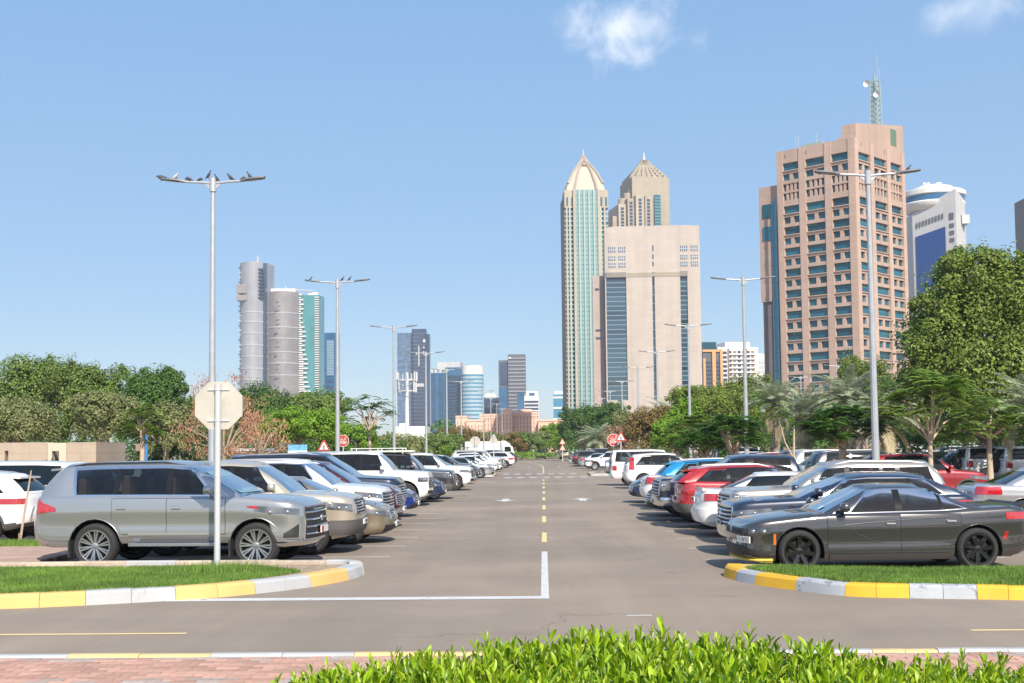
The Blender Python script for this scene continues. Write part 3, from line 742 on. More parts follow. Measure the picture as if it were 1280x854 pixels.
# --- mint glass tower with a pyramid roof
Y = 430; T = bldg('glass_tower', 'tall mint glass and cream stone tower with a tent-like roof and needle', 732.5, Y, R(4), py=240)
W = W_(55, Y); k = W/55; H = hgt(732, 237, Y); D = W
def uz(py): return hgt(732, py, Y)
def ux(px): return (px-732.5)*k
box_tower(T, W-1.2, D-1.2, H-1, M_MGLASS, 'core', y0=.6)
gw = MB(); gw.box(ux(717.5), ux(747.5), -.6, .7, 0, uz(238)); gw.build('curtain_wall', M_MGLASS, T, 0)
bands(T, W_(30, Y), 10, uz(239), 50, mat('mint_spandrel', (0.24, 0.38, 0.38), 0.3), 1.9, -.75, ux(717.5))
for i, px in enumerate((717.2, 723.2, 729.4, 735.6, 741.8, 748)):
    mb = MB(); w_ = .55 if 0 < i < 5 else .9; mb.box(ux(px)-w_/2, ux(px)+w_/2, -1.3, 0, 0, uz(237.5)); mb.build('pier', M_CREAM if i in (0, 5) else mat('mint_pier', (0.36, 0.45, 0.43), 0.4), T, 0)
for px in (707.5, 711.5, 750.5, 755.5):
    mb = MB(); mb.box(ux(px)-.32, ux(px)+.32, -.5, .6, 0, uz(258)); mb.build('pier', M_CREAM if px in (707.5, 755.5) else mat('mint_pier', (0.36, 0.45, 0.43), 0.4), T, 0)
for s, (a, b) in enumerate(((704.8, 717), (748, 760.2))):
    bands(T, (b-a)*k, 10, uz(262), 46, mat('mint_pier', (0.36, 0.45, 0.43), 0.4), .5, -.1, ux(a))
    mb = MB(); mb.box(ux(a), ux(b), -.4, 8, uz(260), uz(238)); mb.build('shoulder', M_CREAM, T, 0)
    for q in (2.5, 8.5):
        mb = MB(); mb.box(ux(a+q), ux(a+q+2.2), -.5, -.3, uz(258), uz(247)); mb.build('window', M_MGLASSD, T, 0)
mb = MB(); mb.box(-W/2-.1, -W/2+1, .4, D, 0, H-2); mb.build('side_wall', M_GRAN_D, T, 0)  # shade of the left side put in as a darker stone
rf = MB()
def ring(hw, z): return [(-hw, D/2-hw, z), (hw, D/2-hw, z), (hw, D/2+hw, z), (-hw, D/2+hw, z)]
lv_ = [(25*k, uz(239)), (22*k, uz(229.5)), (14.8*k, uz(215)), (7*k, uz(205)), (1.2*k, uz(196)), (.3, uz(193.5))]
lv_ = [(hw, z*(1+(D/2-hw)/Y*.9)-(D/2-hw)/Y*2) for (hw, z) in lv_]
vs = [p for (hw, z) in lv_ for p in ring(hw, z)]
rf.add(vs, [(4*i+j, 4*i+(j+1) % 4, 4*i+4+(j+1) % 4, 4*i+4+j) for i in range(len(lv_)-1) for j in range(4)])
roof = rf.build('roof', mat('pale_roof_stone', (0.49, 0.435, 0.355), .7), T, 12)
rb_ = MB()
for sx in (-1, 1):
    for sy in (-1, 1): rb_.tube([(sx*hw*1.01, D/2+sy*hw*1.01, z) for (hw, z) in lv_[1:]], [.5, .5, .45, .4, .3], 5)
rb_.tube([(0, D/2-W*.17, uz(204)), (0, D/2-.5, uz(195))], .9, 6)
rb_.build('rib', M_CREAM2, roof, 30)
for sx in (-1, 1):
    rb_ = MB(); rb_.tube([(sx*.58*hw, D/2-hw-.35, z) for (hw, z) in lv_[:-1]], [.55, .5, .45, .4, .3], 6); rb_.build('rib', mat('weathered_rib', (0.40, 0.32, 0.26), .8), roof, 30)
for (i, q) in ((3, .58),):
    hw, z = lv_[i]; rb_ = MB(); rb_.tube([(-q*hw, D/2-hw-.3, z), (0, D/2-hw-.5, z+1.2), (q*hw, D/2-hw-.3, z)], .35, 6); rb_.build('cross_beam', mat('weathered_rib', (0.40, 0.32, 0.26), .8), roof, 30)
sp = MB(); sp.tube([(0, D/2, uz(193)), (0, D/2, uz(180))], [.45, .12], 6); sp.build('spire', M_WHITEG, T)

# --- stepped cream tower behind
Y = 500; T = bldg('stepped_tower', 'cream stone tower with a stepped pyramid crown behind the beige slab', 812, Y, R(12), py=230)
k = Y/FPX
def uz(py): return hgt(812, py, Y)
def ux(px): return (px-812)*k
mb = MB(); mb.box(ux(789), ux(838), 0, 18, 0, uz(222)); mb.build('wall', M_CREAM2, T, 0)
for i in range(7):
    hw = (24.5-i*3.4)*k; z0 = uz(222-i*3.6); z1 = uz(222-(i+1)*3.6)
    mb = MB(); mb.box(ux(813.5)-hw, ux(813.5)+hw, 9-hw*.75, 9+hw*.75, z0, z1)
    for q in range(-3, 4): mb.box(ux(813.5)+hw*q/3.4-.55, ux(813.5)+hw*q/3.4+.55, 9-hw*.75-.3, 9-hw*.75+.8, z1-.6, z1+.7)
    mb.build('crown_step', M_CREAM2, T, 0)
sp = MB(); sp.tube([(ux(813.5), 9, uz(198)), (ux(813.5), 9, uz(184))], [.9, .2], 6); sp.build('spire', M_WHITEG, T)
for i, (a, b, ty, yy) in enumerate(((765, 772, 270, 2), (771, 781, 256, 0), (781, 790, 250, -2), (790, 801, 247, -4), (801, 810, 248, -5))):
    mb = MB(); mb.box(ux(a), ux(b), yy, 16, 0, uz(ty)); mb.build('wall', M_CREAM if i % 2 else M_CREAM2, T, 0)
    if i < 1: continue
    for z in range(9):
        g_ = MB(); zz = uz(ty+5+z*4.3)
        g_.box(ux((a+b)/2-2), ux((a+b)/2+1.8), yy-.1, yy+.3, zz-.75, zz+.25); g_.build('window', M_DGLASS, T, 0)
for i, (px, py) in enumerate(((776, 250), (783, 243), (789, 237), (793, 230))):
    mb = MB(); mb.lathe([(6*k, 0), (6*k, (256-py+8)*k), (5*k, (256-py+9)*k), (0, (256-py+9.5)*k)], 16, 'z', (ux(px+4), 4, uz(262))); mb.build('turret', M_CREAM2, T, 40)
g_ = MB(); g_.box(ux(817), ux(825), -1.0, .2, uz(300), uz(244)); g_.build('curtain_wall', M_MGLASSD, T, 0)
bands(T, 8*k, uz(300), uz(246), 14, M_MGLASS, .5, -1.15, ux(817))
g_ = MB(); g_.box(ux(791), ux(810), 5, 14, uz(247), uz(228)); g_.build('setback', M_GRAN_D, T, 0)

# --- white tower with the round disc on top
Y = 330; T = bldg('disc_tower', 'white tower topped by a round white disc above a cobalt glass front', 1180, Y, R(0), py=270)
k = Y/FPX
def uz(py): return hgt(1174, py, Y)
def ux(px): return (px-1174)*k
def poly_wall(pts, z0, z1f):
    mb = MB(); n = len(pts)
    mb.add([(x, y, z0) for x, y in pts]+[(x, y, z1f[i]) for i, (x, y) in enumerate(pts)], [tuple(range(n-1, -1, -1)), tuple(range(n, 2*n))]+[(i, (i+1) % n, n+(i+1) % n, n+i) for i in range(n)])
    return mb
pts = [(ux(1143), 6), (ux(1185), -2.5), (ux(1208.5), 5), (ux(1208), 20), (ux(1143), 20)]
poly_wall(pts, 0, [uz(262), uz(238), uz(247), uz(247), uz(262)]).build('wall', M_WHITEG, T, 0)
def on(px): t = (px-1143)/(1185-1143); return 6-8.5*t
g_ = MB(); g_.add([(ux(1145.5), on(1145.5)-.4, 0), (ux(1174), on(1174)-.4, 0), (ux(1174), on(1174)-.4, uz(284)), (ux(1145.5), on(1145.5)-.4, uz(292)),
                   (ux(1145.5), on(1145.5)+.4, 0), (ux(1174), on(1174)+.4, 0), (ux(1174), on(1174)+.4, uz(284)), (ux(1145.5), on(1145.5)+.4, uz(292))], [(0, 1, 2, 3), (7, 6, 5, 4), (0, 4, 5, 1), (3, 2, 6, 7), (0, 3, 7, 4), (1, 5, 6, 2)])
g_.build('curtain_wall', M_COBALT, T, 0)
for i in range(9):
    for px in (1146+i*3.1,):
        g_ = MB(); g_.add([(ux(px), on(px)-.25, uz(281.5-i*.9)), (ux(px+1.7), on(px+1.7)-.25, uz(281-i*.9)), (ux(px+1.7), on(px+1.7)-.25, uz(274-i*.9)), (ux(px), on(px)-.25, uz(274.5-i*.9))], [(0, 1, 2, 3)]); g_.build('window', M_SLATE, T, 0)
for (a, b) in ((268, 276), (281, 286), (290, 295), (299, 304)):
    g_ = MB(); g_.add([(ux(1178), on(1178)-.2, uz(b)), (ux(1182.5), on(1182.5)-.2, uz(b)), (ux(1182.5), on(1182.5)-.2, uz(a)), (ux(1178), on(1178)-.2, uz(a))], [(0, 1, 2, 3)]); g_.build('window', M_SLATE, T, 0)
g_ = MB(); g_.box(ux(1198), ux(1207.5), 1.0, 4.4, uz(279), uz(268)); g_.build('grille', M_WHITEG, T, 0)
dc = MB(); cy_ = 9
dc.lathe([(0, uz(264)), (10.6*k, uz(264)), (25.4*k, uz(262)), (35.0*k, uz(257)), (39.2*k, uz(252)), (39.8*k, uz(249)), (38.2*k, uz(247.5)), (38.2*k, uz(240)), (40.3*k, uz(239)), (40.3*k, uz(233.5)), (38.2*k, uz(232.5)), (26.5*k, uz(231)), (24.4*k, uz(227)), (14.8*k, uz(224)), (0, uz(223.5))], 40, 'z', (ux(1174.5), cy_, 0))
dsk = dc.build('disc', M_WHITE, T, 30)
dg_ = MB(); dg_.lathe([(38.4*k, uz(247.4)), (38.4*k, uz(240.2))], 40, 'z', (ux(1174.5), cy_, 0)); dg_.build('window_band', M_BGLASS, dsk, 40)
an = MB()
for px in (1164, 1169, 1181, 1184): an = MB(); an.tube([(ux(px), cy_, uz(227)), (ux(px), cy_, uz(219))], .12, 5); an.ball((ux(px), cy_, uz(221.5)), .55, 8); an.build('roof_antenna', M_WHITE, dsk)

# --- part of a brown tower at the right edge
Y = 420; T = bldg('banded_tower', 'grey brown tower at the right edge of the view with an orange roof sign', 1308, Y, py=260)
k = Y/FPX
def uz(py): return hgt(1280, py, Y)
box_tower(T, 34*k, 16, uz(243), M_GRAN_D)
for i in range(22): 
    for j in range(8):
        g_ = MB(); x = -16.3*k+j*4.2*k; z = uz(262+i*7.2); g_.box(x, x+2.4*k, -.12, .1, z-1.1, z+.5); g_.build('window', M_SLATE, T, 0)
piers(T, 33*k, 0, uz(250), 9, M_BROWN, .6)
g_ = MB(); g_.box(-16.8*k, -6*k, -.3, .3, uz(256), uz(249)); g_.build('roof_sign', mat('orange_sign', (0.6, 0.14, 0.05), 0.6), T, 0)
fn = MB()
for i in range(9): fn.box(-17*k+i*4*k, -16*k+i*4*k, -.2, 1, uz(243), uz(239))
fn.build('fin', M_WHITEG, T, 0)

# --- small blocks between the slab and the granite block
Y = 380; T = bldg('ochre_block', 'ochre and grey office block beside the beige slab', 893, Y, R(6)); k = Y/FPX
def uz(py): return hgt(893, py, Y)
box_tower(T, 25*k, 14, uz(437), M_SLATE); box_tower(T, 20*k, 10, uz(427), M_TEAL, 'roof_storey', x0=-13*k, y0=2)
for (a, b, t) in ((-12.5, -9.5, 448), (-1, 3.5, 440), (9, 12.5, 437)): 
    mb = MB(); mb.box(a*k, b*k, -.6, .2, 0, uz(t)); mb.build('pier', M_ORANGE, T, 0)
mb = MB(); mb.box(-13*k, 12.6*k, -.4, 13, uz(440), uz(437)); mb.build('cornice', M_ORANGE, T, 0)
for i in range(12): 
    g_ = MB(); g_.box(-8.5*k, -2*k, -.1, .1, uz(455+i*5), uz(452+i*5)); g_.build('window', M_DGLASS, T, 0)
    g_ = MB(); g_.box(4.3*k, 8.6*k, -.1, .1, uz(455+i*5), uz(452+i*5)); g_.build('window', M_DGLASS, T, 0)
Y = 410; T = bldg('apartment_block', 'white apartment block with brown bands and balconies beyond the trees', 925, Y, R(8)); k = Y/FPX
def uz(py): return hgt(925, py, Y)
box_tower(T, 52*k, 15, uz(434), M_WHITE); box_tower(T, 32*k, 10, uz(427), M_WHITE, 'roof_storey', x0=-14*k, y0=2)
for i in range(13):
    z = uz(443+i*5.6)
    mb = MB(); mb.box(-12*k, 22*k, -.5, .05, z-.25, z+.25); mb.build('balcony', M_WHITE, T, 0)
    for q in range(6):
        g_ = MB(); x = (-12+q*5.8)*k; g_.box(x, x+3.6*k, -.12, .1, z+.3, z+1.15); g_.build('window', M_BROWN if q % 2 else M_DGLASS, T, 0)
    g_ = MB(); g_.box(-25*k, -14.5*k, -.12, .1, z+.1, z+.95); g_.build('window', M_DGLASS, T, 0)
for x in (-13.3, 9.5): mb = MB(); mb.box(x*k, (x+2)*k, -.4, .1, 0, uz(436)); mb.build('pier', M_BROWN, T, 0)
Y = 520; T = bldg('white_block', 'plain white block half hidden behind the granite office block', 957, Y); k = Y/FPX
box_tower(T, 16*k, 14, hgt(957, 442, Y), M_WHITE)
for i in range(8):
    g_ = MB(); z = hgt(957, 452+i*6, Y); g_.box(-6*k, 6*k, -.15, .1, z-.8, z+.5); g_.build('window', M_WHITEG, T, 0)
Y = 420; T = bldg('white_block', 'white block whose top shows between granite block and big tree', 1141, Y); k = Y/FPX
box_tower(T, 10*k, 14, hgt(1141, 395, Y), M_WHITE)
g_ = MB(); g_.box(-3*k, 3*k, -.15, .1, hgt(1141, 404, Y), hgt(1141, 400, Y)); g_.build('window', M_WHITEG, T, 0)

# --- far skyline left of the aisle
def curved_tower(T, hw, D, H, m, name='wall', n=14, bulge=.5):
    mb = MB(); P = []
    for i in range(n+1):
        t = -1+2*i/n; P.append((hw*t, -D*bulge*(1-t*t)))
    P += [(hw, D), (-hw, D)]
    mb.prism(P, 0, H); return mb.build(name, m, T, 30)
def curved_band(T, hw, D, z, h, bulge, n=14):
    P = []
    for i in range(n+1):
        t = -1+2*i/n; P.append((hw*t*1.012, -D*bulge*(1-t*t)-.25))
    P += [(hw*1.012, D*.5), (-hw*1.012, D*.5)]
    mb = MB(); mb.prism(P, z, z+h); return mb.build('floor_band', mat('silver_band', (0.43, 0.43, 0.45), .5), T, 30)
Y = 900; k = Y/FPX
T = bldg('curved_tower', 'tallest silver tower at far left with a curved front and a stub of mast', 316, Y, R(-6))
def uz(py, px=316): return hgt(px, py, Y)
H = uz(329); curved_tower(T, 17.5*k, 18, H, M_SILVER, bulge=.45)
for i in range(26):
    mb = MB(); z = uz(335+i*6); s = i % 3; mb.box(-17.9*k, (-14.5+1.2*s)*k, -2.6, 2, z-.35, z+.4); mb.build('balcony', M_WHITEG if s else M_SLATE, T, 0)
for i in range(9):
    mb = MB(); z = uz(338+i*4.4); mb.box(10*k, 15.5*k, -6, -1, z-.6, z+.4); mb.build('balcony', M_DGLASS, T, 0)
for (a, b, z0, z1) in ((-17, -3, 368, 357), (-17, -3, 377, 370), (12.5, 17.7, 490, 330)):
    mb = MB(); mb.box(a*k, b*k, -8.2 if a < 0 else -2.6, 1, uz(z0), uz(z1)); mb.build('glass_panel', M_DGLASS if a > 0 else M_SILVERB, T, 0)
for z in (392, 404, 418, 433, 447, 462, 476):
    curved_band(T, 17.5*k, 18, uz(z), .9, .45)
mb = MB(); mb.tube([(3*k, 5, H), (3*k, 5, uz(319))], .7, 6); mb.box(2*k, 5*k, 4, 7, H, H+2.5); mb.build('roof_mast', M_WHITEG, T, 0)
T = bldg('curved_tower', 'lower silver brown tower with scattered balconies beside the tallest silver one', 353, Y*1.0+8, R(6))
H = uz(364, 353); curved_tower(T, 20*k, 18, H, M_SILVERB, bulge=.5)
for i in range(20):
    mb = MB(); z = uz(378+i*5.6); x = (-8+(1.5, 4, -.5, 6, 2)[i % 5])*k; mb.box(x, x+(3+2*(i % 3))*k, -8.9, -3, z-.35, z+.45); mb.build('balcony', M_SLATE, T, 0)
for z in (392, 410, 424, 441, 455, 470): curved_band(T, 20*k, 18, uz(z), .9, .5)
mb = MB(); mb.box(-19*k, 16*k, 2, 14, H, uz(359)); mb.build('roof_storey', M_WHITE, T, 0)
mb = MB(); mb.tube([(3*k, 5, H), (3*k, 5, uz(355))], .5, 5); mb.tube([(14*k, 5, uz(360)), (38*k, 5, uz(361.5))], .5, 5); mb.build('roof_crane', M_WHITEG, T, 0)
T = bldg('teal_tower', 'green teal glass tower with a wavy white balcony edge among the far towers', 386, Y+14, R(-4))
H = uz(366, 386); box_tower(T, 27*k, 16, H, M_TEALG)
for i in range(44):
    z = uz(370+i*2.9); f = min(1, max(0, (i-4)/38)); wv = 6+9*f+1.5*math.sin(i*.5)
    mb = MB(); mb.box(-13.6*k, (-13.6+wv*(.55+.45*(i % 2)))*k, -1.4, .1, z-.55, z+.55); mb.build('balcony', M_WHITE, T, 0)
    mb = MB(); mb.box(8.2*k, 13.7*k, -1.4, .1, z-.35, z+.35); mb.build('balcony', M_WHITE, T, 0)
mb = MB(); mb.box(-2*k, 11*k, 2, 12, H, uz(362, 386)); mb.build('roof_storey', M_WHITE, T, 0)
mb = MB(); mb.box(-13.7*k, -9*k, -1, 8, H-.2, uz(364, 386)); mb.build('corner_wall', M_WHITE, T, 0)
T = bldg('slab_tower', 'slim plain blue glass slab tower right of the teal glass one', 411, Y+60, R(3)); kk = (Y+60)/FPX
H = hgt(411, 416, Y+60); box_tower(T, 23*kk, 14, H, M_BGLASS)
bands(T, 9*kk, 60, H-6, 22, mat('light_blue_band', (0.25, 0.38, 0.5), 0.4), .9, -.5, -2.5*kk)
for i in range(24): mb = MB(); z = H-8-i*5.0; mb.box(-2.4*kk, 6.4*kk, -.35, .1, z-1.2, z+1.2); mb.build('window', M_DGLASS, T, 0)

Y = 800; k = Y/FPX
T = bldg('twin_slab_tower', 'dark blue glass tower of two slabs, tallest left of the aisle lamps', 518, Y, R(2))
def uz(py): return hgt(518, py, Y)
mb = MB(); mb.box(-21*k, -2*k, 0, 12, 0, uz(416)); mb.build('glass_slab', mat('mirror_blue_glass', (0.10, 0.16, 0.26), 0.2, spec=1.0, noise=(0.5, 0.45, 3)), T, 0)  # mottled colour imitates shimmering reflections in the glass
mb = MB(); mb.prism([(-2*k, -3), (0, -4), (14*k, -4), (16*k, -3), (16*k, 12), (-2*k, 12)], 0, uz(412)); mb.build('glass_slab', M_DGLASS, T, 0)
mb = MB(); mb.box(16*k, 20*k, -1, 10, 0, uz(418)); mb.build('glass_slab', M_DGLASS, T, 0)
for (x, z0, z1, w_) in ((6, 458, 433, 1.5), (12, 429, 425, 3), (4, 484, 480, 9), (12, 436, 434, 2), (3, 444, 442, 2), (12, 442, 440, 1.4)):
    mb = MB(); mb.box(x*k, (x+w_)*k, -4.4, -3.5, uz(z0), uz(z1)); mb.build('white_panel', M_WHITEG, T, 0)
for i in range(30): mb = MB(); z = uz(418+i*4.6); mb.box(-1.9*k, 15.8*k, -4.2, -3.6, z-.25, z+.25); mb.build('floor_band', M_SLATE, T, 0)
T = bldg('glass_tower', 'broad blue glass tower in steps just right of the dark twin slabs', 560, Y-60, R(-3)); Yq = Y-60; k = Yq/FPX
def uz(py): return hgt(560, py, Yq)
for (a, b, t, yy) in ((-21, -2, 466, 0), (-4, 16, 459, 3)): 
    mb = MB(); mb.box(a*k, b*k, yy, yy+16, 0, uz(t)); mb.build('glass_slab', M_BGLASS, T, 0)
mb = MB(); mb.box(-14*k, 15*k, 5, 18, uz(462), uz(452)); mb.build('roof_storey', M_WHITEG, T, 0)
for i in range(26):
    z = uz(470+i*4); mb = MB(); mb.box(0*k, 15.5*k, 2.3, 3.1, z-.5, z+.5); mb.build('floor_band', M_DGLASS, T, 0)
for x in (-20, -17, -10, -7, -3): mb = MB(); mb.box(x*k, (x+1)*k, -.7, .1, 0, uz(467)); mb.build('pier', M_DGLASS, T, 0)
for x in (-21, -16, -10, -3): mb = MB(); mb.box(x*k, (x+3)*k, 0, 4, uz(466), uz(461)); mb.build('roof_plant', M_WHITEG, T, 0)
T = bldg('round_tower', 'round blue glass tower with a white drum on top near the salmon hotel', 590, Y-80); Yq = Y-80; k = Yq/FPX
def uz(py): return hgt(590, py, Yq)
mb = MB(); mb.lathe([(14*k, 0), (14*k, uz(467))], 28, 'z', (0, 12, 0), close=True); mb.build('glass_drum', mat('sky_blue_glass', (0.08, 0.25, 0.38), 0.12, spec=0.9, noise=(0.1, 0.2)), T, 30)
mb = MB(); mb.lathe([(13.8*k, uz(467)), (13.8*k, uz(456)), (0, uz(455))], 28, 'z', (0, 12, 0)); mb.build('roof_drum', M_WHITE, T, 30)
for i in range(17):
    z = uz(471+i*5); mb = MB(); mb.lathe([(14.25*k, z-.7), (14.25*k, z+.7)], 28, 'z', (0, 12, 0)); mb.build('floor_band', mat('pale_blue_band', (0.35, 0.47, 0.55), 0.4), T, 30)
T = bldg('gabled_tower', 'small grey blue tower with a sloped white top behind the salmon hotel', 612, 900); k = 900/FPX
def uz(py): return hgt(612, py, 900)
mb = MB(); mb.slab([(-16*k, 0), (12*k, 0), (12*k, uz(497)), (-6*k, uz(497)), (-16*k, uz(506))], 0, 14); mb.build('wall', M_DGLASS, T, 0)
mb = MB(); mb.slab([(-6*k, uz(497)), (10*k, uz(497)), (7*k, uz(492)), (-4*k, uz(492))], 0, 12); mb.build('roof', M_WHITE, T, 0)
for x in (-6, -1, 4): mb = MB(); mb.lathe([(0, .15), (1.6*k, .1), (1.6*k, -.3)], 10, 'y', (x*k, -.2, uz(507))); mb.build('round_window', M_SLATE, T, 0, fix=True)
Y = 850; k = Y/FPX
T = bldg('slate_tower', 'slate grey banded slab tower standing alone above the salmon hotel', 641, Y)
def uz(py): return hgt(641, py, Y)
mb = MB(); mb.box(-5*k, 17*k, 0, 16, 0, uz(443)); mb.build('wall', M_SLATE, T, 0)
mb = MB(); mb.box(-17*k, -5.2*k, 2, 14, 0, uz(450)); mb.build('wing', M_SLATE, T, 0)
mb = MB(); mb.box(-15*k, -6.5*k, 1.6, 2.1, uz(481), uz(453)); mb.build('glass_panel', M_DGLASS, T, 0)
mb = MB(); mb.box(-16.5*k, -5.5*k, 1.6, 2.1, 0, uz(484)); mb.build('glass_panel', M_BGLASS, T, 0)
for i in range(17): mb = MB(); z = uz(448+i*4.6); mb.box(-4.8*k, 16.8*k, -.5, .1, z-.45, z+.45); mb.build('floor_band', mat('grey_band', (0.28, 0.28, 0.31), 0.5), T, 0)
mb = MB(); mb.box(-4*k, -1*k, -.7, 0, uz(448.5), uz(446.5)); mb.build('roof_sign', M_WHITE, T, 0)
T = bldg('banded_office', 'small white office tower with dark window bands beside a blue glass wing', 665, 780); k = 780/FPX
def uz(py): return hgt(665, py, 780)
mb = MB(); mb.box(-9*k, 9*k, 0, 14, 0, uz(495)); mb.box(-7*k, 8*k, 2, 10, uz(495), uz(489)); mb.build('wall', M_WHITE, T, 0)
mb = MB(); mb.box(-18*k, -9.1*k, 1, 12, 0, uz(491)); mb.build('glass_wing', M_BGLASS, T, 0)
for i in range(7): mb = MB(); z = uz(502+i*4.4); mb.box(-8.5*k, 8.5*k, -.2, .2, z-.8, z+.5); mb.build('window_band', M_DGLASS, T, 0)
mb = MB(); mb.box(-3*k, 4*k, 1.8, 2.2, uz(495), uz(491)); mb.build('roof_window', M_BGLASS, T, 0)
T = bldg('blue_block', 'small sky blue glass block just left of the tall mint tower', 700, 800); k = 800/FPX
def uz(py): return hgt(700, py, 800)
box_tower(T, 15*k, 12, uz(493), mat('sky_blue_glass', (0.08, 0.25, 0.38), 0.12)); 
mb = MB(); mb.box(-6*k, 6*k, 1, 10, uz(493), uz(489)); mb.build('roof_storey', M_WHITE, T, 0)
for z in (497, 510, 524): mb = MB(); mb.box(-7.6*k, 7.6*k, -.3, .2, uz(z)-.6, uz(z)+.6); mb.build('floor_band', M_WHITE, T, 0)

# --- salmon hotel across the end of the view
Y = 520; k = Y/FPX
M_HW = mat('hotel_window_shade', (0.40, 0.23, 0.17), .7); T = bldg('hotel', 'long low salmon pink hotel in stepped wings behind the far trees', 645, Y)
def uz(py): return hgt(645, py, Y)
for i, (a, b, t, yy) in enumerate(((-76, -62, 521, 4), (-62, -40, 526, 2), (-46, -18, 519, 6), (-18, -5, 513, 0), (-5, 28, 517, 8), (2, 20, 513, 14), (28, 60, 527, 4), (60, 76, 523, 6))):
    mb = MB(); mb.box(a*k, b*k, yy, yy+14, 0, uz(t)); mb.box(a*k, b*k, yy-.3, yy+14.3, uz(t), uz(t)+.8); mb.build('wing', M_SALMON, T, 0)
    n = int((b-a)/4.2); 
    for q in range(n):
        for r in range(4):
            g_ = MB(); x = (a+2+q*4.2)*k; z = uz(t+6+r*5); g_.box(x, x+1.1*k, yy-.15, yy+.1, z-.8, z+.4); g_.build('window', M_HW, T, 0)
    for q in range(int((b-a)/3)):
        if i in (2, 4):
            g_ = MB(); x = (a+1+q*3)*k; g_.slab([(x, uz(t+4)), (x+2*k, uz(t+4)), (x+k, uz(t+2))], yy-.3, yy+.1); g_.build('arch', M_HW, T, 0)
Y = 190; T = bldg('white_building', 'low white flat-roofed building glimpsed above shrubs left of the aisle', 512, Y); k = Y/FPX
box_tower(T, 40*k, 8, hgt(512, 533, Y), M_WHITE)
for i in range(6): g_ = MB(); g_.box((-18+i*6)*k, (-14+i*6)*k, -.08, .1, hgt(512, 548, Y), hgt(512, 542, Y)); g_.build('window', M_WHITEG, T, 0)
mb = MB(); mb.box(-14*k, -6*k, 1, 5, hgt(512, 533, Y), hgt(512, 529, Y)); mb.build('roof_plant', M_WHITE, T, 0)
# --- cream garden building at the far left edge, yellow kiosk
Y = 52; k = Y/FPX
T = bldg('pavilion', 'low beige stone pavilion with two openings at the left edge behind the cars', 60, Y); M_PAV = mat('sandy_stone', (0.46, 0.37, 0.285), 0.9, noise=(2.5, 0.06), panel=(.8, .4, .9))
def uz(py): return hgt(60, py, Y)
def ux(px): return (px-60)*k
mb = MB()
for (a, b, z0, z1) in ((-90, 5, 0, uz(553)), (5, 23, uz(563), uz(553)), (5, 23, 0, uz(589)), (23, 66, 0, uz(553))): mb.box(ux(a), ux(b), 0, .35, z0, z1)
mb.build('wall', M_PAV, T, 0)
mb = MB(); 
for (a, b, z0, z1) in ((66.1, 71, 0, uz(554)), (80, 89, 0, uz(554)), (71, 80, uz(564), uz(554)), (71, 80, 0, uz(590))): mb.box(ux(a), ux(b), -.5, -.15, z0, z1)
mb.build('gate_wall', mat('pale_stone', (0.58, 0.49, 0.38), 0.9), T, 0)
mb = MB(); mb.box(ux(89.1), ux(126), -.45, 3.2, 0, uz(553.5)); mb.build('side_room', M_PAV, T, 0)
mb = MB(); mb.box(ux(-90), ux(66), 3.0, 3.3, 0, uz(554)); mb.box(ux(60), ux(66), .36, 2.99, 0, uz(554)); mb.build('back_wall', M_PAV, T, 0)
for z in (581, 586): mb = MB(); mb.tube([(ux(5), -.12, uz(z)), (ux(28), -.12, uz(z))], .05, 6); mb.build('rail', M_BROWN, T)
T = thing('bench', 'brown slatted bench in front of the beige stone pavilion', 'bench', (ux(43)+T.location.x, 49.5, 0))
for i in range(3):
    mb = MB(); mb.box(-.9, .9, -.25+i*.17, -.11+i*.17, .43, .47); mb.build('slat', M_BROWN, T, 0)
for i in range(2): mb = MB(); mb.box(-.9, .9, .28, .32, .62+i*.16, .74+i*.16); mb.build('back_slat', M_BROWN, T, 0)
for s in (-.75, .75): mb = MB(); mb.box(s-.04, s+.04, -.22, .3, 0, .42); mb.box(s-.03, s+.03, .25, .31, .42, .95); mb.build('leg', M_STEEL, T, 0)
Y = 62; k = Y/FPX; T = bldg('kiosk', 'small yellow kiosk with a grey roof under the reddish tree', 308, Y, cat='kiosk')
mb = MB(); mb.box(-18*k, 18*k, 0, 2.5, 0, hgt(308, 564, Y)); mb.build('wall', mat('yellow_render', (0.72, 0.55, 0.28), 0.8, noise=(2, .06)), T, 0)
mb = MB(); mb.box(-20*k, 20*k, -.4, 2.8, hgt(308, 564, Y)+.003, hgt(308, 560.5, Y)); mb.build('roof', M_WHITEG, T, 0)
mb = MB(); mb.box(-8*k, -1*k, -.05, .05, .3, 1.7); mb.build('door', M_BROWN, T, 0)
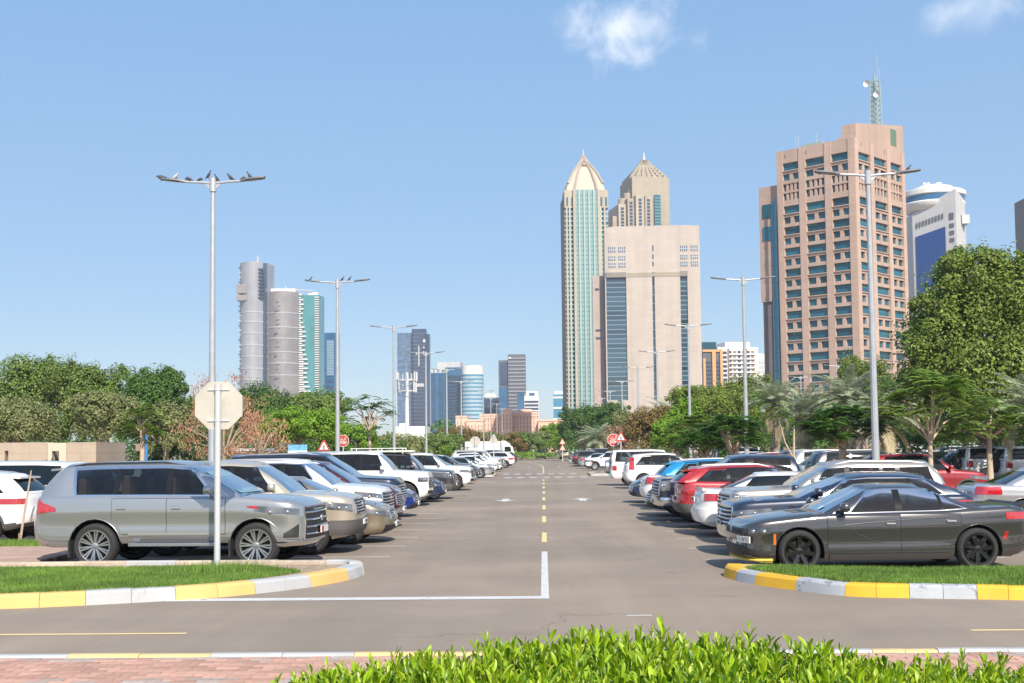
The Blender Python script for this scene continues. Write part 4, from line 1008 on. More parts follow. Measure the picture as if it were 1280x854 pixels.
# ------------------------------------------------------------------ trees, palms and the hedge
def leafmat(name, cols, rough=0.5, transl=0.3):
    mid = [sum(c[i] for c in cols)/len(cols) for i in range(3)]
    cols = [tuple(min(.6, 1.22*(c[i]*.6+mid[i]*.4)) for i in range(3)) for c in cols]
    return mat(name, cols[0], rough, island=cols, transl=transl, spec=0.35, noise=(.9, .38, 3))
LM = {
 'ficus': leafmat('ficus_leaves', [(0.06, 0.12, 0.022), (0.11, 0.19, 0.035), (0.17, 0.25, 0.055), (0.25, 0.31, 0.09), (0.09, 0.13, 0.04)]),
 'dark': leafmat('dark_leaves', [(0.05, 0.105, 0.025), (0.08, 0.155, 0.035), (0.125, 0.215, 0.05)]),
 'olive': leafmat('olive_leaves', [(0.11, 0.155, 0.045), (0.18, 0.225, 0.065), (0.26, 0.29, 0.10), (0.31, 0.28, 0.16), (0.10, 0.12, 0.05)]),
 'bright': leafmat('bright_leaves', [(0.085, 0.19, 0.015), (0.15, 0.28, 0.02), (0.23, 0.35, 0.035)]),
 'lime': leafmat('lime_leaves', [(0.065, 0.125, 0.016), (0.125, 0.205, 0.025), (0.21, 0.295, 0.045), (0.07, 0.125, 0.012), (0.24, 0.27, 0.07), (0.17, 0.2, 0.05)]),
 'brown': leafmat('reddish_leaves', [(0.17, 0.11, 0.04), (0.26, 0.15, 0.06), (0.14, 0.16, 0.04), (0.30, 0.19, 0.09), (0.13, 0.14, 0.03)]),
 'rust': leafmat('dry_rust_leaves', [(0.30, 0.13, 0.07), (0.42, 0.20, 0.12), (0.36, 0.2, 0.11), (0.5, 0.30, 0.2)]),
 'pink': leafmat('pinkish_leaves', [(0.4, 0.24, 0.2), (0.32, 0.2, 0.13), (0.2, 0.2, 0.07)]),
 'palm': leafmat('palm_leaves', [(0.22, 0.26, 0.14), (0.32, 0.36, 0.22), (0.42, 0.44, 0.32)]),
 'drypalm': leafmat('dry_palm_leaves', [(0.32, 0.26, 0.15), (0.42, 0.34, 0.22), (0.25, 0.22, 0.12)]),
 'feather': leafmat('feathery_leaves', [(0.065, 0.14, 0.018), (0.125, 0.21, 0.028), (0.21, 0.29, 0.05)]),
 'featherd': leafmat('dark_feathery_leaves', [(0.03, 0.085, 0.014), (0.06, 0.145, 0.02), (0.11, 0.21, 0.032)]),
}
M_BARK = mat('grey_bark', (0.30, 0.24, 0.18), 0.9, noise=(6, 0.3), bump=(20, 0.5))
M_BARKT = mat('tan_bark', (0.48, 0.37, 0.27), 0.9, noise=(6, 0.2), bump=(20, 0.4))
def leaf_quads(P, Nrm, ln, wd, r):
    """diamond shaped leaves at P, facing Nrm"""
    n = len(P); Nrm = Nrm/np.linalg.norm(Nrm, axis=1)[:, None]
    t = r.normal(size=(n, 3)); t -= Nrm*(t*Nrm).sum(1)[:, None]; t /= np.linalg.norm(t, axis=1)[:, None]
    b = np.cross(Nrm, t); l = ln*r.uniform(.6, 1.3, n)[:, None]; w = wd*r.uniform(.7, 1.3, n)[:, None]
    V = np.stack([P-t*l*.5, P+b*w*.5-t*l*.08, P+t*l*.5-Nrm*l*.1, P-b*w*.5-t*l*.08], 1)
    return V.reshape(-1, 3), np.arange(n*4).reshape(-1, 4)
def trunk_mesh(name, parent, h, r0, tips, m, rs, lean=0.0):
    mb = MB(); b0 = Vector((0, 0, -.05)); split = h
    top = Vector((lean, 0, split))
    mb.tube([b0, (lean*.2, 0, h*.35), (lean*.6, .04, h*.7), top], [r0*1.25, r0, r0*.85, r0*.72], 8)
    for t in tips:
        t = Vector(t); mid = top.lerp(t, .5)+Vector((rs.uniform(-.15, .15), rs.uniform(-.15, .15), .1*(t-top).length))
        mb.tube([top-Vector((0, 0, .12)), mid, t], [r0*.5, r0*.32, r0*.1], 6)
    return mb.build(name, m, parent, 60)
def leafy(name, label, x, y, blobs, n, ln, kind, r0=.18, seed=1, group=None, wd=None, clump=.3, split=None, dens=90, cat='tree'):
    """blobs: (cx, cy, cz, rx, ry, rz) relative to the base"""
    r = np.random.default_rng(seed); rs = random.Random(seed)
    T = thing(name, label, cat, (x, y, 0), 0, group)
    vol = np.array([b[3]*b[5] for b in blobs]); share = vol/vol.sum(); PP = []; NN = []
    for b, s in zip(blobs, share):
        c = np.array(b[:3]); rad = np.array(b[3:]); m = int(n*s); nc = max(8, int(m/dens))
        d = r.normal(size=(nc, 3)); d /= np.linalg.norm(d, axis=1)[:, None]; d[:, 2] = np.where(d[:, 2] < -.55, -d[:, 2], d[:, 2])
        cc = d*r.uniform(.5, 1.0, nc)[:, None]**.6; cs = clump*r.uniform(.55, 1.25, nc)
        k = r.integers(0, nc, m); p = r.normal(size=(m, 3)); p /= np.linalg.norm(p, axis=1)[:, None]
        q = cc[k]+p*(cs[k]*r.uniform(.35, 1.0, m)**.5)[:, None]
        PP.append(c+q*rad); nn = p*.75+cc[k]*.35+r.normal(size=(m, 3))*.45; nn[:, 2] += .3; NN.append(nn)
    P = np.concatenate(PP); Nn = np.concatenate(NN); k = P[:, 2] > .25; P, Nn = P[k], Nn[k]
    V, F = leaf_quads(P, Nn, ln, wd or ln*.55, r)
    put('crown', np_mesh('crown', V, F, LM[kind]), T)
    tips = [(b[0]+rs.uniform(-.4, .4)*b[3], b[1]+rs.uniform(-.4, .4)*b[4], b[2]+rs.uniform(-.3, .5)*b[5]) for b in blobs for _ in range(3)]
    zmin = min(b[2]-b[5] for b in blobs)
    trunk_mesh('trunk', T, split or max(.5, zmin+.5), r0, tips, M_BARK, rs)
    return T
def dome(hw, h, z0, r, k=5, depth=None):
    """a few blobs that make an uneven broad crown of half width hw between heights z0 and h"""
    rs = random.Random(r); d = depth or hw*.8; out = [(0, 0, z0+(h-z0)*.48, hw*.78, d*.8, (h-z0)*.50)]
    for i in range(k):
        a = 2*math.pi*i/k+rs.uniform(-.4, .4); q = rs.uniform(.35, .55); s = rs.uniform(.38, .55)
        zz = z0+(h-z0)*rs.uniform(.38, .78)
        rz = min((h-z0)*s*.75, (h-zz)); out.append((hw*q*math.cos(a), d*q*math.sin(a), zz, hw*s, d*s, max(rz, .4)))
    return out
def tree_px(label, px, py, Y, hwpx, kind, n, ln, seed, z0=1.2, name='broadleaf_tree', group=None, r0=.2, k=5, **kw):
    n = int(n*1.7); ln = ln*.76
    p = at(px, py, Y); hw = hwpx/FPX*Y
    return leafy(name, label, p.x, Y, dome(hw, p.z*.97, z0, seed, k), n, ln, kind, r0, seed, group, **kw)
GL_ = 'trees behind the left hand rows of cars'
tree_px('tall dense green tree at the far left edge, highest crown of the left trees', 18, 440, 78, 62, 'ficus', 15000, .24, 11, 1.5)
tree_px('dense green tree second from the left edge behind the beige pavilion', 78, 447, 82, 50, 'ficus', 13000, .24, 12, 1.5)
tree_px('rounded green tree third from the left edge with an even crown', 128, 453, 80, 46, 'ficus', 12000, .23, 13, 1.5)
tree_px('dark green round-topped tree left of the reddish tree', 193, 455, 77, 50, 'dark', 14000, .22, 14, 1.6)
tree_px('pale olive tree standing low in front of the leftmost tall trees', 20, 495, 66, 62, 'olive', 12000, .2, 15, 2.0)
tree_px('olive green tree with a forked pale trunk right behind the beige side room', 132, 488, 64, 58, 'olive', 13000, .2, 16, 2.3, r0=.3)
tree_px('olive tree filling the gap below the dark round-topped tree', 208, 500, 68, 46, 'olive', 9000, .2, 17, 1.6)
tree_px('green tree directly behind the tall lamp with nine birds', 262, 492, 80, 46, 'ficus', 9000, .23, 18, 1.2)
tree_px('dark green tree below the two silver towers', 322, 478, 100, 46, 'dark', 12000, .27, 19, 1.5)
tree_px('dark green tree below the teal and blue towers', 395, 487, 108, 50, 'ficus', 13000, .28, 20, 1.5)
tree_px('yellow green spreading tree above the crossing warning sign left of the aisle', 372, 508, 72, 62, 'bright', 12000, .19, 21, 2.0)
tree_px('green bushy tree under the slender layered tree', 440, 528, 84, 44, 'bright', 8000, .22, 22, 1.0)
tree_px('green bushy tree around the third lamp on the left', 490, 540, 105, 46, 'olive', 9000, .26, 23, .6)
tree_px('olive tree around the fourth lamp on the left', 545, 541, 125, 42, 'ficus', 8000, .3, 24, .6)
tree_px('brownish tree beside the fifth lamp on the left above the parked cars', 575, 532, 190, 34, 'brown', 7000, .32, 25, .6)
tree_px('green tree left of the white truck and below the blue towers', 600, 538, 205, 34, 'ficus', 6500, .38, 26, .6)
tree_px('brownish tree behind the white truck', 628, 540, 210, 32, 'brown', 6000, .4, 27, .6)
tree_px('green tree behind the truck cab at the end of the aisle', 655, 540, 215, 34, 'ficus', 6000, .42, 28, .6)
tree_px('low olive tree at the far end of the aisle', 682, 536, 235, 30, 'olive', 5000, .45, 29, .6)
tree_px('yellow green tree left of the aisle end, below the blue block', 700, 530, 225, 28, 'bright', 5000, .42, 30, .6)
tree_px('dark grey green tree at the foot of the mint glass tower', 728, 506, 185, 38, 'dark', 9000, .4, 31, .8)
tree_px('dark olive tree below the beige slab by the row of far lamps', 762, 503, 165, 36, 'dark', 9000, .38, 32, .8)
tree_px('olive tree just left of the brown reddish tree', 785, 512, 140, 26, 'olive', 6000, .32, 33, .8)
tree_px('pinkish flowering tree below the beige slab behind the far stop sign', 775, 530, 118, 22, 'pink', 4500, .26, 34, 1.0, name='flowering_tree')
tree_px('large brown reddish tree right of the far red stop sign', 815, 508, 100, 42, 'brown', 10000, .26, 35, 1.2)
tree_px('tall yellow green tree at the lower right corner of the beige slab', 880, 478, 92, 52, 'lime', 11000, .26, 36, 1.5)
tree_px('rounded green tree below the ochre and white blocks', 938, 463, 135, 48, 'lime', 9000, .34, 37, 1.5)
tree_px('bright green tree around the second lamp from the crossing on the right', 845, 520, 76, 38, 'bright', 9000, .2, 38, 1.6)
tree_px('fresh green tree between the second right lamp and the brown reddish tree', 858, 494, 88, 34, 'bright', 7000, .22, 52, 1.2)
tree_px('fresh green tree right of the second lamp on the right, above the black pickup', 905, 488, 84, 38, 'lime', 7500, .22, 53, 1.2)
tree_px('yellow green tree behind the bare pale sapling, left of the palms', 958, 486, 92, 36, 'bright', 7500, .24, 54, 1.2)
tree_px('fresh green tree behind the greyish palm at the foot of the granite block', 1030, 490, 96, 40, 'lime', 8000, .25, 55, 1.2)
tree_px('small rounded green tree in front of the granite block above the palms', 1080, 437, 120, 44, 'lime', 9000, .3, 39, 3)
tree_px('green tree between the granite block and the big tree at right', 1128, 470, 92, 36, 'dark', 7000, .26, 40, 1.0)
# the big tree at the right edge
p = at(1225, 306, 62)
leafy('broadleaf_tree', 'huge yellow green tree at the right edge', p.x, 62,
      [(0, 0, 6.2, 4.0, 3.6, 5.2), (2.4, 0, 4.0, 3.2, 2.6, 2.6), (-2.5, -.8, 6.8, 1.7, 2.0, 1.8), (1.5, -1.0, 9.0, 2.2, 2.1, 2.2), (-.8, -.8, 10.2, 1.7, 1.7, 1.6), (-3.0, -.4, 8.6, 1.0, 1.0, .8), (2.8, -.6, 10.6, 1.2, 1.2, 1.0), (3.2, -.5, 6.0, 2.6, 2.6, 3.6), (-2.4, -.5, 4.0, 2.2, 2.2, 2.2), (.6, -1.8, 4.6, 2.6, 2.2, 2.6), (4.6, 0, 8.0, 2.2, 2.2, 2.8), (1.2, .3, 3.6, 4.2, 2.6, 2.4), (.4, .3, 7.4, 3.0, 2.6, 3.0)], 140000, .20, 'lime', .45, 50, clump=.29, split=2.2, dens=200)
tree_px('dark green tree low behind the white vans at the right edge', 1275, 470, 72, 60, 'dark', 9000, .24, 51, .8)

# ---- feathery flame trees (flat tiers of compound leaves)
def frond_quads(O, D, ln, npin, pl, pw, r, droop=.35):
    """compound leaves: at O, pointing along D, with npin pairs of narrow leaflets"""
    n = len(O); D = D/np.linalg.norm(D, axis=1)[:, None]; up = np.tile([0, 0, 1.0], (n, 1)); S = np.cross(D, up); S /= (np.linalg.norm(S, axis=1)[:, None]+1e-9)
    Vs = []
    for k in range(npin):
        t = (k+.5)/npin; c = O+D*(ln*t)[:, None]; c = c-up*(droop*ln*t*t)[:, None]
        wf = pl*(1-.55*abs(t-.4))
        for s in (-1, 1):
            e = c+S*s*wf+D*pl*.35-up*pl*.28; h = D*pw*.5
            Vs.append(np.stack([c-h, c*.5+e*.5-h*1.5+up*.01, e, c*.5+e*.5+h*1.5+up*.01], 1))
    V = np.concatenate(Vs).reshape(-1, 3); return V, np.arange(len(V)).reshape(-1, 4)
def flame_tree(label, x, y, h, hw, kind, tips, seed, per=11, ln=.55, split=None, r0=.12, group=None, tiers=None, m=None, lean=0):
    r = np.random.default_rng(seed); rs = random.Random(seed)
    T = thing('flame_tree', label, 'tree', (x, y, 0), 0, group)
    tt = []
    for i in range(tips):
        a = i*2.399+rs.uniform(-.3, .3); q = math.sqrt((i+.6)/tips); z = h-(h*.30)*q*q*rs.uniform(.5, 1.3)-rs.choice([0, .0, .35, .8])*h*.14
        tt.append((lean+hw*q*math.cos(a)*.9, hw*q*math.sin(a)*.8, z))
    O = []; D = []
    for t in tt:
        for j in range(per):
            a = rs.uniform(0, 6.28); O.append((t[0]+rs.uniform(-.2, .2)*hw*.4, t[1]+rs.uniform(-.2, .2)*hw*.4, t[2]+rs.uniform(-.16, .12))); D.append((math.cos(a), math.sin(a), rs.uniform(-.15, .45)))
    O = np.array(O); D = np.array(D); ln = ln*.78
    V, F = frond_quads(O, D, ln*r.uniform(.7, 1.25, len(O)), 10, ln*.30, .055, r)
    put('crown', np_mesh('crown', V, F, LM[kind]), T)
    trunk_mesh('trunk', T, split or h*.5, r0, tt[::max(1, tips//9)], m or M_BARKT, rs, lean)
    return T
def flame_px(label, px, py, Y, hwpx, kind, tips, seed, **kw):
    p = at(px, py, Y); return flame_tree(label, p.x, Y, p.z, hwpx/FPX*Y, kind, tips, seed, **kw)
flame_px('feathery pale green flame tree with bare tan limbs in front of the big tree', 1160, 462, 42, 78, 'feather', 46, 61, split=2.2, r0=.1, ln=.62)
flame_px('feathery flame tree low behind the red car, right of the tall lamp', 1235, 503, 46, 62, 'feather', 34, 62, split=2.3, ln=.6)
flame_px('dark green spreading flame tree left of the nearest right lamp with a stout trunk', 1052, 508, 44, 54, 'featherd', 44, 63, split=2.1, r0=.17)
flame_px('dark green low flame tree second left of the nearest right lamp', 916, 520, 50, 42, 'featherd', 40, 64, split=1.7, r0=.15)
flame_px('flame tree around the second lamp on the right with sparse crown', 868, 518, 62, 36, 'feather', 34, 65, split=2.2)
flame_px('deep green low flame tree beside the black pickup cab', 880, 532, 53, 34, 'featherd', 34, 66, split=1.6)
flame_px('slender tree with tiers of leaves standing against the sky left of the aisle', 462, 492, 76, 36, 'featherd', 16, 67, split=3.2, ln=.8, per=8)
flame_px('small layered tree with a bare broken limb in front of the olive trees', 178, 505, 52, 30, 'feather', 20, 68, split=3.0, ln=.5)
flame_px('flame tree above the blue car in the right hand row', 835, 545, 70, 26, 'feather', 22, 69, split=1.8)
# bare pale sapling beside the black pickup
T = thing('sapling', 'thin bare pale trunk forking in front of the dark wagon behind the pickup', 'tree', (at(995, 600, 37).x, 37, 0))
mb = MB(); mb.tube([(0, 0, 0), (.03, 0, 1.2), (-.05, 0, 1.7), (-.02, 0, 2.5)], [.055, .05, .045, .02], 7); mb.tube([(-.03, 0, 1.55), (-.3, 0, 2.1), (-.45, 0, 2.7), (-.42, 0, 3.3)], [.035, .03, .022, .012], 6); mb.build('trunk', M_BARKT, T, 60)
O = np.array([(-.42+random.uniform(-.3, .3), random.uniform(-.3, .3), 3.1+random.uniform(-.3, .3)) for _ in range(26)]); D = rng.normal(size=(26, 3)); D[:, 2] = .2
V, F = frond_quads(O, D, np.full(26, .35), 8, .1, .03, rng); put('crown', np_mesh('crown', V, F, LM['feather']), T)

# ---- the reddish tree with dry hanging leaves
def rust_tree(label, px, py, Y, hwpx, seed, n=70, kind='rust', thin=False):
    r = np.random.default_rng(seed); rs = random.Random(seed); p = at(px, py, Y); h = p.z; hw = hwpx/FPX*Y
    T = thing('dry_tree', label, 'tree', (p.x, Y, 0)); tt = []; 
    for i in range(n):
        a = rs.uniform(0, 6.28); q = math.sqrt(rs.random()); z = 1.9+(h-1.9)*(rs.random()**.8)*(1-.45*q*q); tt.append((hw*q*math.cos(a), hw*.7*q*math.sin(a), z))
    P = []
    for t in tt:
        m = rs.randint(34, 66); c = np.array(t); P.append(c+np.stack([r.normal(0, .17, m), r.normal(0, .17, m), -np.abs(r.normal(0, .34, m))+.2], 1))
    P = np.concatenate(P); n_ = len(P); t = np.stack([r.normal(0, .3, n_), r.normal(0, .3, n_), np.full(n_, -1.0)], 1); t /= np.linalg.norm(t, axis=1)[:, None]
    b = r.normal(size=(n_, 3)); b -= t*(b*t).sum(1)[:, None]; b /= np.linalg.norm(b, axis=1)[:, None]; l = r.uniform(.07, .15, n_)[:, None]; w = r.uniform(.014, .028, n_)[:, None]
    V = np.stack([P, P+t*l*.5+b*w, P+t*l, P+t*l*.5-b*w], 1).reshape(-1, 3)
    put('crown', np_mesh('crown', V, np.arange(len(V)).reshape(-1, 4), LM[kind]), T)
    k = int(n*.55); O = np.array([tt[i] for i in range(k)])+r.normal(0, .2, (k, 3)); 
    mb = MB(); mb.tube([(0, 0, -.05), (.05, 0, 1.0), (0, 0, 1.9)], [.13, .11, .1], 8)
    for i in range(0, n, 2):
        e = Vector(tt[i]); mid = Vector((e.x*.45, e.y*.45, 1.9+(e.z-1.9)*.6)); mb.tube([(0, 0, 1.8), mid, e], [.05, .032, .01], 5)
    mb.build('trunk', M_BARK, T, 60)
    return T
rust_tree('reddish tree with dry hanging leaves directly behind the near sign', 280, 458, 47, 62, 71, 52)
rust_tree('lower dry reddish tree right of the near sign over the white car roofs', 325, 515, 43, 38, 72, 20)

# ---- palms
def palm(label, px, py, Y, seed, fl=2.9, n=46, dry=8):
    r = np.random.default_rng(seed); rs = random.Random(seed); p = at(px, py, Y); h = max(1.5, p.z-fl*.72)
    T = thing('palm_tree', label, 'palm tree', (p.x, Y, 0), 0, 'date palms in front of the granite office block')
    mb = MB(); prof = []
    for i in range(22): prof += [(.22+(.03 if i % 2 else 0), h*i/21.0)]
    mb.lathe(prof, 10); mb.build('trunk', M_BARK, T, 20)
    for nm, cnt, kd in (('crown', n, 'palm'), ('dry_fronds', dry, 'drypalm')):
        Vs = []
        for i in range(cnt):
            a = i*2.399+rs.uniform(-.2, .2); el = (1.4-1.25*(i/cnt)) if nm == 'crown' else rs.uniform(-.9, -.3); d = np.array([math.cos(a), math.sin(a), 0]); L_ = fl*rs.uniform(.8, 1.1)
            pos = np.array([0, 0, h]); pts = []; e = el
            for s in range(11): pts.append(pos.copy()); pos = pos+(d*math.cos(e)+np.array([0, 0, math.sin(e)]))*L_/10; e -= .105+.04*s/10
            pts = np.array(pts); side = np.array([-d[1], d[0], 0])
            for s in range(10):
                dirn = (pts[s+1]-pts[s])/np.linalg.norm(pts[s+1]-pts[s]); nrm = np.cross(side, dirn)
                Vs.append([pts[s]-side*.03, pts[s]+side*.03, pts[s+1]+side*.03, pts[s+1]-side*.03])
                for f in (0, .33, .66):
                    c = pts[s]*(1-f)+pts[s+1]*f; t = (s+f)/10; ll = .5*math.sin(math.pi*min(1, .12+.88*t))**.6*fl/2.9+.06
                    for sd in (-1, 1):
                        q = c+side*sd*ll*.72+dirn*ll*.68-nrm*0.0-np.array([0, 0, ll*rs.uniform(.0, .35)])
                        w = dirn*.035; Vs.append([c-w, (c+q)/2-w*1.3, q, (c+q)/2+w*1.3])
        V = np.array(Vs).reshape(-1, 3); put(nm, np_mesh(nm, V, np.arange(len(V)).reshape(-1, 4), LM[kd]), T)
    return T
palm('greyish palm left of the nearest right lamp with its fronds against the granite block', 1058, 459, 68, 81, 2.7)
palm('palm in front of the granite block base, leftmost of the palms there', 968, 470, 78, 82, 2.5)
palm('palm between the leftmost palm and the greyish one, lower and drier', 1008, 480, 72, 83, 2.3, 36, 14)
palm('palm right behind the nearest right lamp with drooping dry fronds', 1098, 478, 58, 84, 2.4, 36, 14)
palm('small palm behind the brown reddish tree below the beige slab', 838, 495, 110, 85, 3.0)
palm('pale low palm near the far warning signs right of the aisle', 746, 528, 150, 86, 3.2)
palm('palm partly hidden at the right edge before the dark low tree', 1290, 462, 55, 87, 2.6)

# ---- shrubs and undergrowth below the trees
def shrub(label, px, Y, hwpx, h, kind, seed, n=2500, ln=.16):
    x = at(px, 560, Y).x; hw = hwpx/FPX*Y
    leafy('shrub', label, x, Y, [(0, 0, h*.45, hw, hw*.6, h*.55), (hw*.4, 0, h*.5, hw*.5, hw*.4, h*.5), (-hw*.4, 0, h*.4, hw*.55, hw*.4, h*.5)], n, ln, kind, .04, seed, None, split=.2, cat='shrub')
shrub('yellow flowering shrub beside the bench at the beige pavilion', 62, 50.5, 9, 1.7, 'lime', 91, 1500, .1)
shrub('dark shrub filling the shade under the left trees', 200, 70, 60, 2.6, 'dark', 92, 4500)
shrub('low green shrub behind the yellow kiosk', 305, 75, 60, 3.0, 'dark', 93, 4500)
shrub('green shrub under the yellow green spreading tree', 400, 82, 56, 2.9, 'dark', 94, 4500)
shrub('green hanging shrub left of the fourth lamp base', 555, 120, 14, 2.3, 'bright', 95, 1800)
shrub('round green shrub by the black pickup', 908, 56, 12, 2.4, 'featherd', 96, 1600, .12)
shrub('clipped green shrub along the far road end left', 655, 205, 40, 1.6, 'bright', 97, 2000, .3)
shrub('dark shrub under the big tree at the right edge', 1200, 66, 90, 3.4, 'dark', 98, 6000)
shrub('green shrub behind the parked rows right of the far stop sign', 800, 130, 44, 2.6, 'brown', 99, 3000, .25)
shrub('dark green shrub below the palms', 1010, 84, 80, 3.2, 'dark', 100, 5000, .2)
shrub('olive shrub below the leftmost trees', 60, 72, 80, 2.8, 'dark', 101, 5000, .2)
shrub('dark shrub under the trees left of the third lamp', 470, 96, 50, 2.8, 'dark', 102, 4000, .2)
# far tree belt that reads as one mass
X = []; 
belt_r = np.random.default_rng(5); n = 26000
bx = belt_r.uniform(-150, 190, n); by = 262+belt_r.uniform(-6, 6, n); ht = 5.2+1.8*np.sin(bx*.21)+1.3*np.sin(bx*.57+1); bz = ht*belt_r.uniform(0, 1, n)**.7
Nn = belt_r.normal(size=(n, 3)); Nn[:, 1] -= .8; Nn[:, 2] += .4
V, F = leaf_quads(np.stack([bx, by, bz], 1), Nn, .9, .6, belt_r)
put('tree_belt', np_mesh('tree_belt', V, F, LM['dark']), kind='stuff')
# unseen trees added behind the camera to vary the reflections in the cars
n = 9000; bx = belt_r.uniform(-70, 70, n); by = -24+belt_r.uniform(-3, 3, n); ht = 5.0+2.0*np.sin(bx*.23)+1.4*np.sin(bx*.61+2); bz = ht*belt_r.uniform(0, 1, n)**.7
V, F = leaf_quads(np.stack([bx, by, bz], 1), belt_r.normal(size=(n, 3)), .8, .6, belt_r)
put('reflection_trees', np_mesh('reflection_trees', V, F, LM['ficus']), kind='stuff')

# ---- the hedge in the foreground
HG = thing('hedge', 'bright green leafy hedge across the bottom of the view in front of the pavement', 'hedge', (0, 0, 0))
M_HL = mat('hedge_leaf', (0.30, 0.45, 0.015), 0.38, spec=0.5, obj=0.45, transl=0.35, noise=(30, .12))
M_HF = mat('hedge_leaves', (0.15, 0.3, 0.02), 0.38, spec=0.5, island=[(0.07, 0.17, 0.006), (0.18, 0.33, 0.008), (0.32, 0.47, 0.012), (0.45, 0.56, 0.04), (0.13, 0.26, 0.01)], transl=0.35)
M_HCORE = mat('hedge_dark_core', (0.06, 0.07, 0.025), 0.9, noise=(20, 0.4))
hx = [-3.2, -1.9, -1.35, -1.1, -.63, -.42, -.2, .08, .43, .79, 1.15, 1.36, 1.57, 1.79, 2.15, 2.8, 4]
hz = [.3, .62, .84, .935, 1.0, 1.03, 1.06, 1.09, 1.09, 1.08, 1.045, 1.02, .985, .95, .92, .84, .6]
def hedge_top(x, y):
    z = np.interp(x, hx, hz)-.05; e = np.clip((np.abs(y-5.45)-.55)/.5, 0, 1); return z*(1-.35*e*e)
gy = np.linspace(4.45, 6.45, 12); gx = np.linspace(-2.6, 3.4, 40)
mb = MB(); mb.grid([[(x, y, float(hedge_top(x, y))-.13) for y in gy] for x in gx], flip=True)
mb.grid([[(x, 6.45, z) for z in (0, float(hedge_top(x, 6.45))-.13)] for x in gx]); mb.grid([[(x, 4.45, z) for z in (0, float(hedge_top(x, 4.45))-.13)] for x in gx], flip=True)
mb.build('dark_core', M_HCORE, HG, 0)  # added solid core, coloured dark for the shady inside, blocks see-through
hr = np.random.default_rng(21); ns = 2700
sx = hr.uniform(-2.7, 3.3, ns); sy = 4.4+2.1*hr.uniform(0, 1, ns)**.9; sz = hedge_top(sx, sy)+hr.normal(0, .025, ns)
tall = hr.uniform(0, 1, ns) > .94; sz = sz+np.where(tall, hr.uniform(.02, .08, ns), 0)
pos = []; dirs = []; lens = []
for i in range(ns):
    m = 12; L_ = hr.uniform(.13, .2); ta, tp = hr.normal(0, .2, 2)
    ax = np.array([ta, tp-.05, 1.0]); ax /= np.linalg.norm(ax)
    a0 = hr.uniform(0, 6.28)
    for j in range(m):
        f = j/(m-1); p = np.array([sx[i], sy[i], sz[i]-L_*.75])+ax*L_*f; a = a0+j*2.4; e = (.55+.85*f**1.2)+hr.normal(0, .14)
        d = np.array([math.cos(a)*math.cos(e), math.sin(a)*math.cos(e), math.sin(e)]); pos.append(p); dirs.append(d); lens.append(hr.uniform(.055, .102)*(1-.3*(f > .9)))
pos = np.array(pos); dirs = np.array(dirs); lens = np.array(lens); n = len(pos)
upv = np.tile([0, 0, 1.0], (n, 1)); sid = np.cross(dirs, upv)+hr.normal(0, .12, (n, 3)); sid /= np.linalg.norm(sid, axis=1)[:, None]; nor = np.cross(sid, dirs); nor /= np.linalg.norm(nor, axis=1)[:, None]
prof = [(0, .0, 0), (.3, .62, .03), (.65, 1.0, .02), (.88, .62, -.03), (1.0, .0, -.08)]     # along, half width, lift: an elongated leaf, widest past the middle
WID = .0095
px_ = np.array([project(p+d*l*.5) for p, d, l in zip(pos, dirs, lens)])
ok = (px_[:, 0] > 360) & (px_[:, 0] < 1275) & (px_[:, 1] < 850); score = np.where(ok, lens/pos[:, 1]+(pos[:, 2]+dirs[:, 2]*lens-hedge_top(pos[:, 0], pos[:, 1]))*.25, -1)
best = set(np.argsort(-score)[:300].tolist())
lm = MB(); vv = []
for (a, w, z) in prof:
    vv += [(-w*WID/.075, a, z+.06*w), (0, a, z), (w*WID/.075, a, z+.06*w)]
lm.add(vv, [(3*i+j, 3*i+j+1, 3*i+4+j, 3*i+3+j) for i in range(4) for j in range(2)])
leaf_me = lm.mesh('leaf', M_HL, 80)
for i in best:
    M = Matrix((tuple(sid[i]), tuple(dirs[i]), tuple(nor[i]))).transposed().to_4x4(); M.translation = Vector(pos[i])
    o = put('leaf', leaf_me, HG); o.matrix_local = M @ Matrix.Scale(lens[i], 4)
keep = np.array([i for i in range(n) if i not in best])
LV = np.array(vv)
V = pos[keep][:, None, :]+lens[keep][:, None, None]*(sid[keep][:, None, :]*LV[None, :, 0:1]+dirs[keep][:, None, :]*LV[None, :, 1:2]+nor[keep][:, None, :]*LV[None, :, 2:3])
F0 = np.array([(3*i+j, 3*i+j+1, 3*i+4+j, 3*i+3+j) for i in range(4) for j in range(2)])
F = (F0[None]+(np.arange(len(keep))*15)[:, None, None]).reshape(-1, 4)
put('foliage', np_mesh('foliage', V.reshape(-1, 3), F, M_HF, True), HG, kind='stuff')
mb = MB(); mb.box(-7, 9, 3.6, 7.4, -.1, .12); structure('planting_bed', mb, M_SOIL)
